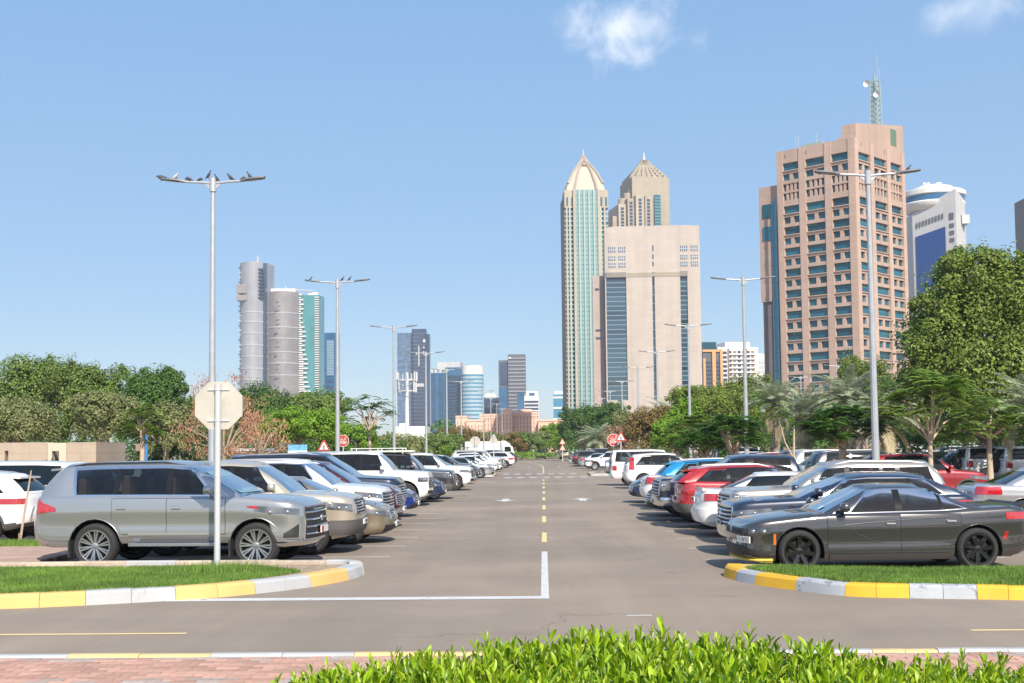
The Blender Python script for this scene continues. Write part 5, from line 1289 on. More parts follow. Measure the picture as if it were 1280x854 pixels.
# ------------------------------------------------------------------ cars
def carpaint(name, c, metal=0.35, rough=0.32):
    return mat('paint_'+name, c, rough, metal, 0.5, coat=1.0, noise=(900, .06, 1))
PAINT = {
 'silver': carpaint('silver_grey', (0.42, 0.425, 0.425), .68, .27), 'charcoal': carpaint('charcoal', (0.068, 0.065, 0.066), .55, .27), 'beige': carpaint('champagne_beige', (0.56, 0.49, 0.38), .45, .35),
 'gold': carpaint('gold', (0.33, 0.275, 0.19), .65, .33), 'white': carpaint('white', (0.78, 0.775, 0.755), 0, .35), 'maroon': carpaint('maroon', (0.075, 0.014, 0.018), .35), 'navy': carpaint('navy', (0.012, 0.02, 0.045), .3),
 'blue': carpaint('royal_blue', (0.008, 0.03, 0.22), .3), 'midnight': carpaint('midnight_blue', (0.018, 0.035, 0.095), .35), 'slate': carpaint('slate_grey', (0.075, 0.075, 0.085), .5), 'black': carpaint('black', (0.012, 0.012, 0.014), .1),
 'red': carpaint('red', (0.42, 0.018, 0.022), .25), 'sky': carpaint('bright_blue', (0.01, 0.24, 0.52), .25), 'lsilver': carpaint('light_silver', (0.52, 0.52, 0.53), .65), 'teal': carpaint('teal_blue', (0.03, 0.10, 0.15), .4), 'pewter': carpaint('pewter', (0.46, 0.42, 0.35), .6),
 'wine': carpaint('wine_red', (0.30, 0.012, 0.02), .3), 'dgreen': carpaint('dark_green', (0.012, 0.04, 0.03), .3),
}
M_GLASS = mat('tinted_car_glass', (0.005, 0.011, 0.015), 0.03, spec=0.45)
M_GLASSW = mat('windscreen_glass', (0.03, 0.075, 0.09), 0.03, spec=0.6)
def clear_glass(name, tint, ior=1.5):
    m = bpy.data.materials.new(name); m.use_nodes = True; nt = m.node_tree; N = nt.nodes.new; L = nt.links.new; nt.nodes.remove(nt.nodes['Principled BSDF'])
    t = N('ShaderNodeBsdfTransparent'); t.inputs['Color'].default_value = tuple(tint)+(1,); g = N('ShaderNodeBsdfGlossy'); g.inputs['Roughness'].default_value = .015
    f = N('ShaderNodeFresnel'); f.inputs['IOR'].default_value = ior; x = N('ShaderNodeMixShader'); L(f.outputs[0], x.inputs[0]); L(t.outputs[0], x.inputs[1]); L(g.outputs[0], x.inputs[2])
    L(x.outputs[0], nt.nodes['Material Output'].inputs['Surface']); return m
M_CGLASS = clear_glass('side_window_glass', (.30, .36, .37), 1.6); M_CGLASSW = clear_glass('clear_windscreen_glass', (.45, .55, .56), 1.75)
M_SEATD = mat('dark_seat_fabric', (0.03, 0.03, 0.032), .8); M_SEATB = mat('tan_seat_leather', (0.30, 0.14, 0.07), .5); M_CABIN = mat('cabin_lining', (0.05, 0.05, 0.05), .8)
M_BLACKP = mat('black_plastic', (0.022, 0.022, 0.023), 0.55, noise=(40, .15))
M_GLOSSB = mat('gloss_black_trim', (0.012, 0.012, 0.013), 0.1, spec=.4)
M_GREYP = mat('grey_plastic_cladding', (0.085, 0.08, 0.075), 0.6, noise=(40, .1))
M_SEAM = mat('panel_gap', (0.006, 0.006, 0.006), 0.8)
M_RUBBER = mat('tyre_rubber', (0.025, 0.025, 0.026), 0.75, noise=(30, .2))
M_CHROME = mat('chrome_trim', (0.72, 0.72, 0.73), 0.12, 1.0)
M_ALLOY = mat('alloy_rim', (0.52, 0.53, 0.55), 0.3, 0.85)
M_BLKRIM = mat('black_rim', (0.012, 0.012, 0.013), 0.22, 0.2, coat=.6)
M_DISC = mat('brake_disc', (0.022, 0.022, 0.023), 0.5, 0.4)
M_LAMP = mat('headlamp_glass', (0.17, 0.175, 0.18), 0.2, 0.4, 0.9, coat=1.0, noise=(5, .4, 0))
M_LAMPD = mat('smoked_headlamp', (0.03, 0.03, 0.033), 0.08, 0.1, 0.9, coat=1.0, noise=(25, .6, 2))
M_LENS = mat('lamp_lens', (0.42, 0.44, 0.46), 0.15, 0.75, coat=1.0)
M_RED = mat('tail_lamp_red', (0.42, 0.012, 0.014), 0.12, 0, .8, coat=1.0, noise=(30, .3, 2))
M_AMBER = mat('amber_marker', (0.75, 0.16, 0.02), 0.2, coat=1.0)
M_PLATE = mat('number_plate', (0.75, 0.75, 0.73), 0.45)
M_PTXT = mat('plate_print', (0.05, 0.05, 0.06), 0.6); M_PRED = mat('plate_red', (0.5, 0.03, 0.04), 0.5)
M_SHADE = mat('sun_shade', (0.18, 0.30, 0.30), 0.4, coat=1.0)

def lerp(a, b, t): return a+(b-a)*t
def sball(mb, c, r, n=14, e=.55):
    P = []
    for i in range(9):
        p = math.pi*i/8-math.pi/2; row = []
        for j in range(n+1):
            t = 2*math.pi*j/n; f = lambda v: math.copysign(abs(v)**e, v)
            row.append((c[0]+r[0]*f(math.cos(p))*f(math.cos(t)), c[1]+r[1]*f(math.cos(p))*f(math.sin(t)), c[2]+r[2]*f(math.sin(p))))
        P.append(row)
    mb.grid(P, flip=True)
def wheel_meshes(r, w, spokes, double, rim, frac, tag_):
    t = MB(); k = frac*r
    t.lathe([(k, -w/2+.02), (k+.012, -w/2), (r-.05, -w/2-.006), (r-.018, -w/2+.02), (r-.003, -w/2+.055), (r, 0), (r-.003, w/2-.055), (r-.018, w/2-.02), (r-.05, w/2+.006), (k+.012, w/2), (k, w/2-.02), (k-.01, 0), (k, -w/2+.02)], 36, 'y')
    g = 26
    tm = t.mesh('tyre', M_RUBBER, 40)
    a = MB(); o = w/2                                      # outer side is +y
    a.lathe([(k+.004, o-.012), (k-.006, o+.004), (k-.02, o+.002), (k-.03, o-.03), (k-.035, -o+.03)], 36, 'y')
    for i in range(spokes):
        for d in ((-.10, .10) if double else (0,)):
            th = 2*math.pi*i/spokes+d*(1.0 if double else 0); th2 = 2*math.pi*i/spokes+d*.75
            wd = .011 if double else .030; r0, r1 = .055, k-.012
            for (sa, sb) in (((th, th2)),): pass
            p0 = (r0*math.cos(th2*1.0), r0*math.sin(th2)); p1 = (r1*math.cos(th), r1*math.sin(th)); nx_, ny_ = -(p1[1]-p0[1]), p1[0]-p0[0]; l = math.hypot(nx_, ny_); nx_, ny_ = nx_/l*wd, ny_/l*wd
            y0, y1, dp = o-.028, o-.006, .03
            vs = [(p0[0]-nx_, y0, p0[1]-ny_), (p0[0]+nx_, y0, p0[1]+ny_), (p1[0]+nx_*1.25, y1, p1[1]+ny_*1.25), (p1[0]-nx_*1.25, y1, p1[1]-ny_*1.25)]
            vs += [(x*1.0, y-dp, z) for x, y, z in vs]
            a.add(vs, [(0, 1, 2, 3), (7, 6, 5, 4), (0, 3, 7, 4), (1, 5, 6, 2), (0, 4, 5, 1), (3, 2, 6, 7)])
    a.lathe([(.07, o-.05), (.065, o-.03), (.045, o-.024), (.03, o-.02), (0, o-.02)], 16, 'y')
    rm = a.mesh('rim', rim, 30, fix=True)
    b = MB(); b.lathe([(0, o-.075), (k*.72, o-.075), (k*.72, o-.10), (k-.04, o-.11), (k-.04, -o+.04)], 28, 'y'); b.box(k*.35, k*.68, o-.07, o-.05, -.07, .07)
    bm_ = b.mesh('wheel', M_DISC, 30)
    return bm_, tm, rm
WCACHE = {}
def wheels_for(kind, r, w=.24):
    key = (kind, r)
    if key not in WCACHE:
        sp, db, m, fr = {'lux': (10, True, M_ALLOY, .72), 'black': (7, False, M_BLKRIM, .72), 'five': (5, False, M_ALLOY, .66), 'six': (6, False, M_ALLOY, .62), 'multi': (9, False, M_ALLOY, .68), 'steel': (8, False, M_ALLOY, .6)}[kind]
        WCACHE[key] = wheel_meshes(r, w, sp, db, m, fr, kind)
    return WCACHE[key]

INS_S = ([0, .07, .16, .26, .38, .52, .64, .70, .74, .84, .92, .965, 1.0], [.075, .035, .014, .012, .024, .017, .004, 0, .006, .013, .022, .042, .082])
INS_F = ([0, .1, .22, .4, .5, .62, .8, .93, 1.0], [.16, .05, .01, 0, .015, .035, .055, .10, .2])
INS_R = ([0, .1, .25, .42, .5, .6, .8, .95, 1.0], [.14, .05, .01, 0, .02, .05, .06, .08, .14])
class Car:
    def __init__(s, **k):
        d = dict(L=4.75, W=.91, wb=2.75, fo=.93, sill=.27, rw=.33, ra=.375, cf=.62, cr=.5, nf=2.7, nr=3.0, cg=.3,
                 top=[(0, .70), (.12, .78), (.5, .86), (1.2, .95), (1.6, .96), (3.6, 1.0), (4.5, 1.03), (4.75, .98)], crown=.05,
                 ua=1.12, ub=2.05, uc=3.35, ud=4.15, roof=[(1.9, 1.385), (2.5, 1.41), (3.0, 1.40), (3.6, 1.36)], Wr=.60, rcrown=.05,
                 bot=[(0, .24), (.6, .2), (4.2, .22), (4.75, .3)], insF=INS_F, insR=INS_R, insS=INS_S, wheel='five',
                 wins=[], doors=[], head=None, grille=None, tail=None, plate=(.42, .55), clad=0, wintrim='black', rails=False, rearwin=(.12, .88), mirror=True, glass=None)
        d.update(k); s.__dict__.update(d); s.wz = s.rw; s.xw = (s.L/2-s.fo, s.L/2-s.fo-s.wb)
        if s.wins:                                          # keep the side windows out of the rounded corners
            w = list(s.wins[0]); w[0] = max(w[0], s.uf(w[4])+.5*s.cg); w[2] = max(w[2], s.uf(w[5])+.5*s.cg); s.wins = [tuple(w)]+list(s.wins[1:])
            w = list(s.wins[-1]); w[1] = min(w[1], s.ur(w[4])-.5*s.cg); w[3] = min(w[3], s.ur(w[5])-.5*s.cg); s.wins = list(s.wins[:-1])+[tuple(w)]
    def zs(s, u): return float(np.interp(u, [p[0] for p in s.top], [p[1] for p in s.top]))
    def zb(s, u): return float(np.interp(u, [p[0] for p in s.bot], [p[1] for p in s.bot]))
    def ins(s, T, v): return float(np.interp(v, T[0], T[1]))
    def vz(s, u, z): b = s.zb(u); return (z-b)/(s.zs(u)-b)
    def bow(s, x): return .035*abs(x/(s.L/2))**3.0
    def front(s, q, z, sd=1):
        """point on the outer skin, q 0 at the nose centre, 1 where the corner meets the side, then metres along the side"""
        th = min(q, 1)*math.pi/2; c, n = s.cf, s.nf
        u = c-c*math.cos(th)**(2/n) if q <= 1 else c+(q-1)
        v = s.vz(u, z); f = s.ins(s.insF, v); w = s.W-s.ins(s.insS, v)
        if q <= 1: x = s.L/2-c+(c-f)*max(0, math.cos(th))**(2/n); y = (w-s.bow(s.L/2-c))*max(0, math.sin(th))**(2/n)
        else: x = s.L/2-c-(q-1); y = w-s.bow(x)
        return Vector((x, sd*y, z))
    def rear(s, q, z, sd=1):
        th = min(q, 1)*math.pi/2; c, n = s.cr, s.nr
        u = s.L-(c-c*math.cos(th)**(2/n) if q <= 1 else c+(q-1))
        v = s.vz(u, z); f = s.ins(s.insR, v); w = s.W-s.ins(s.insS, v)
        if q <= 1: x = -(s.L/2-c+(c-f)*max(0, math.cos(th))**(2/n)); y = (w-s.bow(s.L/2-c))*max(0, math.sin(th))**(2/n)
        else: x = -(s.L/2-c-(q-1)); y = w-s.bow(x)
        return Vector((x, sd*y, z))
    def side(s, u, z, sd=1):
        x = s.L/2-u; w = s.W-s.ins(s.insS, s.vz(u, z))-s.bow(x); return Vector((x, sd*w, z))
    # greenhouse
    def zr(s, u): return float(np.interp(u, [p[0] for p in s.roof], [p[1] for p in s.roof]))
    def uf(s, t): return lerp(s.ua, s.ub, t)-.05*math.sin(math.pi*t)
    def ur(s, t): return lerp(s.ud, s.uc, t)+.05*math.sin(math.pi*t)
    def wg(s, t):
        wb_ = s.W-s.ins(s.insS, 1.0)-.012
        return lerp(wb_, s.Wr, .45*t+.55*t*t)-.04*max(0, (t-.9)/.1)**2
    def gz(s, u, t): a = s.zs(u)-.015; return lerp(a, s.zr(u), t)
    def gside(s, u, t, sd=1):
        f, r, w, n, c = s.uf(t), s.ur(t), s.wg(t), 3.0, s.cg
        k = 0
        if u < f+c: k = min(1, (f+c-u)/c)
        elif u > r-c: k = min(1, (u-r+c)/c)
        um = (f+r)/2; w -= .035*t*((u-um)/(r-f)*2)**2
        return Vector((s.L/2-u, sd*w*(1-k**n)**(1/n), s.gz(u, t)))
    def gend(s, y, t, rear=False):
        """point on the windscreen (or rear window), y a fraction of the half width"""
        n, c = 3.0, s.cg; k = (1-abs(y)**n)**(1/n)
        u = s.uf(t)+c*(1-k) if not rear else s.ur(t)-c*(1-k)
        return Vector((s.L/2-u, y*s.wg(t), s.gz(u, t)))
    def inwin(s, u, t):
        for k, w in enumerate(s.wins):
            if w[4] <= t <= w[5]:
                f = (t-w[4])/(w[5]-w[4])
                if lerp(w[0], w[2], f) <= u <= lerp(w[1], w[3], f): return k+1
        return 0
    def body(s, open_=False):
        mb = MB(); V_ = [0, .04, .08, .13, .18, .26, .36, .46, .54, .62, .68, .71, .74, .8, .86, .92, .955, .98, 1.0]
        st = []
        for i in range(15): st.append(('f', i/14))
        us = set(np.round(np.linspace(s.cf+.06, s.L-s.cr-.06, 20), 3).tolist())
        for xw in s.xw:
            uc = s.L/2-xw; us = {u for u in us if abs(u-uc) > s.ra+.03}
            for i in range(13): us.add(round(uc-s.ra*math.cos(math.pi*i/12), 4))
            us.add(round(uc-s.ra-.004, 4)); us.add(round(uc+s.ra+.004, 4))
        for u in sorted(us):
            if s.cf+.03 < u < s.L-s.cr-.03: st.append(('s', u))
        for i in range(14, -1, -1): st.append(('r', i/14))
        for sd in (1, -1):
            G = []
            for (k, a) in st:
                u = a if k == 's' else (s.cf-s.cf*max(0, math.cos(a*math.pi/2))**(2/s.nf) if k == 'f' else s.L-(s.cr-s.cr*max(0, math.cos(a*math.pi/2))**(2/s.nr)))
                zb, zt = s.zb(u), s.zs(u); lo = zb
                if k == 's':
                    for xw in s.xw:
                        d = abs(s.L/2-u-xw)
                        if d <= s.ra+.0005: lo = max(lo, s.wz+math.sqrt(max(0, s.ra**2-d*d)))
                row = []
                for v in V_:
                    z = max(zb+(zt-zb)*v, min(lo, zt-.02)); row.append(s.side(u, z, sd) if k == 's' else s.front(a, z, sd) if k == 'f' else s.rear(a, z, sd))
                G.append(row)
            if sd == 1: GL = G
            else: GR = G
            n0 = len(mb.f); mb.grid(G, flip=(sd > 0))
            if s.clad:
                nv = len(V_)-1
                for i in range(len(G)-1):
                    for j in range(nv):
                        zc = sum(p.z for p in (G[i][j], G[i+1][j], G[i][j+1], G[i+1][j+1]))/4
                        if zc < s.clad: mb.m[n0+i*nv+j] = 1
        # hood, deck and what lies under the greenhouse
        M_ = 8; T = []
        for a, b in zip(GL, GR):
            p, q = a[-1], b[-1]; w = abs(p.y); row = []
            for i in range(M_+1):
                f = 1-2*i/M_; row.append((lerp(p.x, q.x, i/M_), w*f, p.z+s.crown*(1-abs(f)**2.2)*min(1, w/s.W)**1.6))
            T.append(row)
        n0 = len(mb.f); mb.grid(T)
        for i in range(len(T)-1):
            if s.ua+.12 < s.L/2-T[i][0][0] and s.L/2-T[i+1][0][0] < s.ud-.05:
                for j in range(1, M_-1): mb.m[n0+i*M_+j] = 2
        Bt = [[a[0], b[0]] for a, b in zip(GL, GR)]; mb.k = 1
        mb.grid([[(p.x, p.y, p.z), (q.x, q.y, q.z)] for p, q in Bt if True], flip=True) if False else None
        mb.k = 0
        # greenhouse skin
        t_ = [0, .12, .3, .5, .7, .84, .92, .96, 1.0]; loops = []; colk = {}
        if open_:
            t_ = sorted(set([0, .05, .2, .35, .5, .65, .92, .96, 1.0]+[v for w in s.wins for v in (w[4], w[5])]+[.75 if all(w[5] > .78 for w in s.wins) else .7]))
        for t in t_:
            ring = []
            for sd in (1, -1):
                pts = [s.gend(y, t) for y in (0, .3, .55, .75, .88)]; f, r = s.uf(t), s.ur(t)
                if open_:                                   # columns of the skin follow the window edges
                    key = [f+s.cg*.36]
                    for w in s.wins:
                        q = (t-w[4])/(w[5]-w[4]); key += [lerp(w[0], w[2], q), lerp(w[1], w[3], q)]
                    key.append(r-s.cg*.36)
                    for i in range(1, len(key)): key[i] = max(key[i], key[i-1]+.004)
                    key[-1] = r-s.cg*.36
                    for i in range(len(key)-2, 0, -1): key[i] = min(key[i], key[i+1]-.004)
                    for i in range(len(key)-1):
                        nn = 3 if i in (0, len(key)-2) else 6 if i % 2 else 1
                        for a in range(nn): colk[len(pts)] = (i+1)//2 if i % 2 else 0; pts.append(s.gside(lerp(key[i], key[i+1], a/nn), t))
                    pts.append(s.gside(key[-1], t))
                else:
                  for e in (.42, .52, .66, .82, 1.0): pts.append(s.gside(f+s.cg*e, t))
                  for e in np.linspace(0, 1, 10)[1:-1]: pts.append(s.gside(lerp(f+s.cg, r-s.cg, e), t))
                  for e in (1.0, .82, .66, .52, .42): pts.append(s.gside(r-s.cg*e, t))
                pts += [s.gend(y, t, True) for y in (.88, .75, .55, .3, 0)]
                if sd < 0: pts = [Vector((p.x, -p.y, p.z)) for p in pts]
                ring.append(pts)
            loops.append(ring)
        drop = set()
        for h in (0, 1):
            n0 = len(mb.f); mb.grid([l[h] for l in loops], flip=(h == 0))
            if not open_: continue
            npt = len(loops[0][0])
            for i in range(len(t_)-1):
                for j in range(npt-1):
                    k = n0+i*(npt-1)+j
                    if j < 4:
                        if .05 <= t_[i] and t_[i+1] <= .925: drop.add(k)
                        else: mb.m[k] = 2 if t_[i+1] < .1 else 0
                    elif colk.get(j):
                        w = s.wins[colk[j]-1]
                        if t_[i] >= w[4]-1e-6 and t_[i+1] <= w[5]+1e-6: drop.add(k)
        if drop:
            mb.f = [f for k, f in enumerate(mb.f) if k not in drop]; mb.m = [m for k, m in enumerate(mb.m) if k not in drop]
        T = []
        for p, q in zip(*loops[-1]):
            row = []
            for i in range(9):
                f = 1-2*i/8; row.append((p.x, p.y*f, p.z+s.rcrown*(1-abs(f)**2.4)*min(1, abs(p.y)/.4)))
            T.append(row)
        mb.grid(T)
        return mb
    def patch(s, fn, na=6, nb=5, off=.005, skirt=True):
        mb = MB(); P = [[Vector(fn(i/na, j/nb)) for j in range(nb+1)] for i in range(na+1)]; O = []
        for i in range(na+1):
            row = []
            for j in range(nb+1):
                a = P[min(i+1, na)][j]-P[max(i-1, 0)][j]; b = P[i][min(j+1, nb)]-P[i][max(j-1, 0)]; n = a.cross(b)
                if n.length < 1e-9: n = Vector((0, 0, 1))
                n.normalize(); row.append(n)
            O.append(row)
        c = P[na//2][nb//2]; hint = Vector((c.x*.35, c.y, max(0, c.z-.75)*1.2)); sg = 1 if O[na//2][nb//2].dot(hint) > 0 else -1
        Q = [[P[i][j]+O[i][j]*sg*off for j in range(nb+1)] for i in range(na+1)]
        mb.grid(Q, flip=(sg < 0))
        if skirt:
            edge = [(i, 0) for i in range(na+1)]+[(na, j) for j in range(1, nb+1)]+[(i, nb) for i in range(na-1, -1, -1)]+[(0, j) for j in range(nb-1, 0, -1)]
            m = len(edge); vs = [Q[i][j] for i, j in edge]+[P[i][j]-O[i][j]*sg*.01 for i, j in edge]
            mb.add(vs, [(k, m+k, m+(k+1) % m, (k+1) % m) if sg > 0 else (k, (k+1) % m, m+(k+1) % m, m+k) for k in range(m)])
        return mb
    def make(s, label, cat, paint, loc, rotz, group, detail=1, name='parked_car', scale=1.0):
        """builds the car; detail 2 near, 1 middle, 0 one mesh"""
        P = []                                              # (name, mesh builder, material, parent index)
        def part(n, mb, m, par=None, ang=40, fix=False): P.append((n, mb, m, par, ang, fix)); return len(P)-1
        op = detail == 2
        body = part('body', s.body(op), [paint, M_GREYP if s.clad else paint, M_CABIN], None, 28, True)
        ub = MB(); z0 = s.zb(s.L/2)+.03; ub.box(-s.L/2+.35, s.L/2-.4, -s.W+.34, s.W-.34, z0-.02, s.zs(2)-.12); ub.box(s.xw[1]+s.ra+.04, s.xw[0]-s.ra-.04, -s.W+.1, s.W-.1, z0, .55)
        ub.box(-s.L/2+.3, s.xw[1]-s.ra-.06, -s.W+.2, s.W-.2, z0+.08, .6); ub.box(s.xw[0]+s.ra+.06, s.L/2-.35, -s.W+.2, s.W-.2, z0+.02, .55)
        part('underbody', ub, M_SEAM, None, 0)
        for xw in s.xw:                                     # wheel housings
            for sd in (1, -1):
                mb = MB(); A = []
                for i in range(11):
                    a = math.pi*i/10; zz = s.wz+(s.ra+.003)*math.sin(a); xx = xw+(s.ra+.003)*math.cos(a); w = s.side(s.L/2-xx, min(zz, s.zs(s.L/2-xx)-.03), sd).y
                    A.append([(xx, w-sd*.004, zz), (xx, sd*(s.W-.36), zz)])
                mb.grid(A, flip=sd < 0); part('wheel_housing', mb, M_SEAM, None, 60)
                if not s.clad and detail:
                    mb = MB(); A = []
                    for i in range(17):
                        a = math.pi*i/16; zz = s.wz+(s.ra+.008)*math.sin(a); xx = xw+(s.ra+.008)*math.cos(a); A.append((xx, sd*(s.side(s.L/2-xx, zz, 1).y-.003), zz))
                    mb.tube(A[1:-1], .009, 6); part('arch_lip', mb, paint, None, 60)
                if s.clad and detail:
                    mb = MB(); A = []
                    for i in range(15):
                        a = math.pi*i/14; row = []
                        for (rr, o) in ((s.ra-.005, -.01), (s.ra, .012), (s.ra+.05, .012), (s.ra+.06, -.005)):
                            zz = s.wz+rr*math.sin(a); xx = xw+rr*math.cos(a); w = s.side(s.L/2-xx, zz, 1).y; row.append((xx, sd*(w+o), zz))
                        A.append(row)
                    mb.grid(A, flip=sd > 0); part('arch_trim', mb, M_GREYP, None, 40)
        G = M_CGLASS if op else M_GLASS
        part('windscreen', s.patch(lambda a, b: s.gend(lerp(-.90, .90, a), lerp(.04, .93, b)), 12, 8, .006, not op), M_CGLASSW if op else M_GLASSW)
        if s.rearwin: part('rear_window', s.patch(lambda a, b: s.gend(lerp(-.84, .84, a), lerp(s.rearwin[0], s.rearwin[1], b), True), 8, 4), M_GLASS)
        tm = {'black': M_GLOSSB, 'chrome': M_CHROME, 'body': None}[s.wintrim]
        for sd in (1, -1):
            if op and s.wins:
                a0, a1 = s.wins[0], s.wins[-1]; e = getattr(s, 'trim', .013); q = tm or M_GLOSSB
                lo, hi = min(a0[4], a1[4]), max(a0[5], a1[5])
                part('window_trim', s.patch(lambda a, b: s.gside(lerp(a0[0]-e*2, a1[1]+e*1.5, a), lerp(lo-e*2.6, lo+.012, b), sd), 20, 2, .012), q)
                part('window_trim', s.patch(lambda a, b: s.gside(lerp(a0[2]-e, a1[3]+e, a), lerp(hi-.012, hi+e*2.6, b), sd), 20, 2, .012), q)
                part('window_trim', s.patch(lambda a, b: s.gside(lerp(lerp(a0[0], a0[2], b)-e*2, lerp(a0[0], a0[2], b)+.012, a), lerp(lo, hi, b), sd), 2, 8, .012), q)
                part('window_trim', s.patch(lambda a, b: s.gside(lerp(lerp(a1[1], a1[3], b)-.012, lerp(a1[1], a1[3], b)+e*1.5, a), lerp(a1[4], a1[5], b), sd), 2, 8, .012), q)
                for w0, w1 in zip(s.wins[:-1], s.wins[1:]): part('pillar', s.patch(lambda a, b: s.gside(lerp(lerp(w0[1], w0[3], b)-.008, lerp(w1[0], w1[2], b)+.008, a), lerp(lo, hi, b), sd), 2, 8, .012), M_GLOSSB)
            elif s.wins and tm:
                a0, a1 = s.wins[0], s.wins[-1]; e = getattr(s, 'trim', .013)
                part('window_trim', s.patch(lambda a, b: s.gside(lerp(lerp(a0[0]-e*1.6, a0[2]-e*1.6, b), lerp(a1[1]+e*1.3, a1[3]+e*1.3, b), a), lerp(min(a0[4], a1[4])-e*2.6, max(a0[5], a1[5])+e*2.6, b), sd), 22, 5, .008), tm)
                if tm is M_CHROME and len(s.wins) > 1:
                    part('pillar_trim', s.patch(lambda a, b: s.gside(lerp(lerp(a0[0], a0[2], b), lerp(a1[1], a1[3], b), a), lerp(a0[4], a0[5], b), sd), 22, 5, .013), M_GLOSSB)
            for w in s.wins:
                part('window', s.patch(lambda a, b, w=w: s.gside(lerp(lerp(w[0], w[2], b), lerp(w[1], w[3], b), a), lerp(w[4], w[5], b), sd), 7, 7, .008 if op else .018 if s.wintrim == 'chrome' else .014, not op), G)
            if detail:
                for d in s.doors:
                    def fn(a, b, d=d, e=0.0):
                        z = lerp(d[2]-e, s.zs((d[0]+d[1])/2)-.045+e, b); u0, u1 = d[0]-e, d[1]+e
                        for xw in s.xw:
                            uc = s.L/2-xw; h = z-s.wz
                            if abs(h) < s.ra+.07:
                                k = math.sqrt((s.ra+.07)**2-h*h) if h > 0 else s.ra+.07
                                if uc < (d[0]+d[1])/2: u0 = max(u0, uc+k)
                                else: u1 = min(u1, uc-k)
                        return s.side(lerp(u0, u1, a), z, sd)
                    part('door_gap', s.patch(lambda a, b: fn(a, b, e=.008), 8, 16, .004, True), M_SEAM)
                    dr = part('door', s.patch(fn, 8, 16, .0065), paint)
                    hu = d[1]-.17; hz = d[3] if len(d) > 3 else s.zs(hu)-.14
                    mb = MB(); c = s.side(hu, hz, sd); mb.bbox(c.x-.085, c.x+.085, min(c.y, c.y+sd*.045), max(c.y, c.y+sd*.045), hz-.015, hz+.018, .01)
                    part('door_handle', mb, M_CHROME if s.wintrim == 'chrome' else paint, dr)
            if s.mirror:
                u = s.ua+getattr(s, 'mu', .42); z = s.zs(u)+.09; c = s.side(u, s.zs(u)-.03, sd); mb = MB()
                sball(mb, (c.x-.01, c.y+sd*.13, z+.02), (.075, .12, .078)); mb.tube([(c.x-.02, c.y-sd*.09, z-.07), (c.x-.01, c.y+sd*.08, z-.015)], .035, 6); part('mirror', mb, paint if detail != 3 else M_BLACKP, None, 60)
            if s.head:
                h = [v for v in s.head if v != 'dark']; dk = s.head[-1] == 'dark'
                hd = part('headlight', s.patch(lambda a, b: s.front(lerp(h[0], h[1], a), lerp(lerp(h[2], h[4] if len(h) > 4 else h[2], a), lerp(h[3], h[5] if len(h) > 5 else h[3], a), b), sd), 10, 4, .006), M_LAMPD if dk else M_LAMP)
                if detail > 1:
                    for q in (.3, .6):
                        p = s.front(lerp(h[0], h[1], q), (h[2]+h[3])/2+.01, sd); mb = MB(); d = Vector((1, sd*.55, 0)).normalized(); c = Vector((p.x, p.y, p.z))+d*.006; r_ = min(.045, (h[3]-h[2])*.42); e1 = Vector((-d.y, d.x, 0)); mb = MB(); mb.ball(c-d*r_*.62, (r_, r_, r_*.95), 14); part('projector_lens', mb, M_LENS, hd, 60)
            if s.tail:
                h = s.tail
                part('tail_light', s.patch(lambda a, b: s.rear(lerp(h[0], h[1], a), lerp(lerp(h[2], h[4] if len(h) > 4 else h[2], a), lerp(h[3], h[5] if len(h) > 5 else h[3], a), b), sd), 9, 4, .012), M_RED)
        if op:                                              # seats, dashboard and wheel seen through the glass
            sm = getattr(s, 'seats', M_SEATD); zb_ = s.zs(s.ua+1.2)
            for u in [s.ua+1.42]+[v for v in (s.ua+2.25, s.ua+3.05) if v < s.uc-.15]:
                zt = min(s.zr(u)-.22, zb_+.36)
                for y in (-.38, .38):
                    mb = MB(); mb.bbox(s.L/2-u-.09, s.L/2-u+.06, y-.24, y+.24, zb_-.1, zt, .03); st_ = part('seat', mb, sm, None, 40)
                    mb = MB(); sball(mb, (s.L/2-u-.03, y, min(zt+.10, s.zr(u)-.08)), (.05, .13, .09)); part('headrest', mb, sm, st_, 60)
            mb = MB(); mb.bbox(s.L/2-s.ua-.75, s.L/2-s.ua-.25, -s.Wr, s.Wr, zb_-.12, zb_+.03, .03); part('dashboard', mb, M_CABIN, None, 30)
            mb = MB(); c_ = Vector((s.L/2-s.ua-.88, .37, zb_+.03)); mb.tube([c_+Vector((.06*math.sin(a), .17*math.cos(a), .16*math.sin(a))) for a in np.linspace(0, 2*math.pi, 15)], .015, 6); part('steering_wheel', mb, M_BLACKP, None, 60)
        if s.grille:
            g = s.grille; q = g[0]
            def gf(a, b, e=0): return s.front(abs(lerp(-q-e*.5, q+e*.5, a)), lerp(g[1]-e, g[2]+e, b), 1 if lerp(-q, q, a) >= 0 else -1)
            gr = part('grille', s.patch(gf, 14, 5, .012), M_BLACKP)
            gm_ = M_CHROME if (len(g) > 3 and g[3] == 'chrome') else M_BLACKP if (len(g) > 3 and g[3] == 'black') else M_ALLOY
            n = 4 if detail else 2
            if gm_ is not M_BLACKP:
                mb = MB(); mb.tube([gf(0, 0, .02), gf(0, .5, .02), gf(0, 1, .02)]+[gf(i/8, 1, .02) for i in range(1, 9)]+[gf(1, .5, .02), gf(1, 0, .02)]+[gf(1-i/8, 0, .02) for i in range(1, 9)], .024, 6); part('grille_frame', mb, gm_, gr)
            for i in range(n):
                mb = MB(); mb.tube([gf(a/8, (i+.6)/(n+.2))+Vector((.018, 0, 0)) for a in range(9)], .015, 5); part('bar', mb, gm_, gr)
            p = gf(.5, .62); mb = MB(); mb.lathe([(0, .03), (.055, .028), (.065, .0)], 14, 'x', (p.x, 0, p.z)); part('badge', mb, M_CHROME, gr, 40, True)
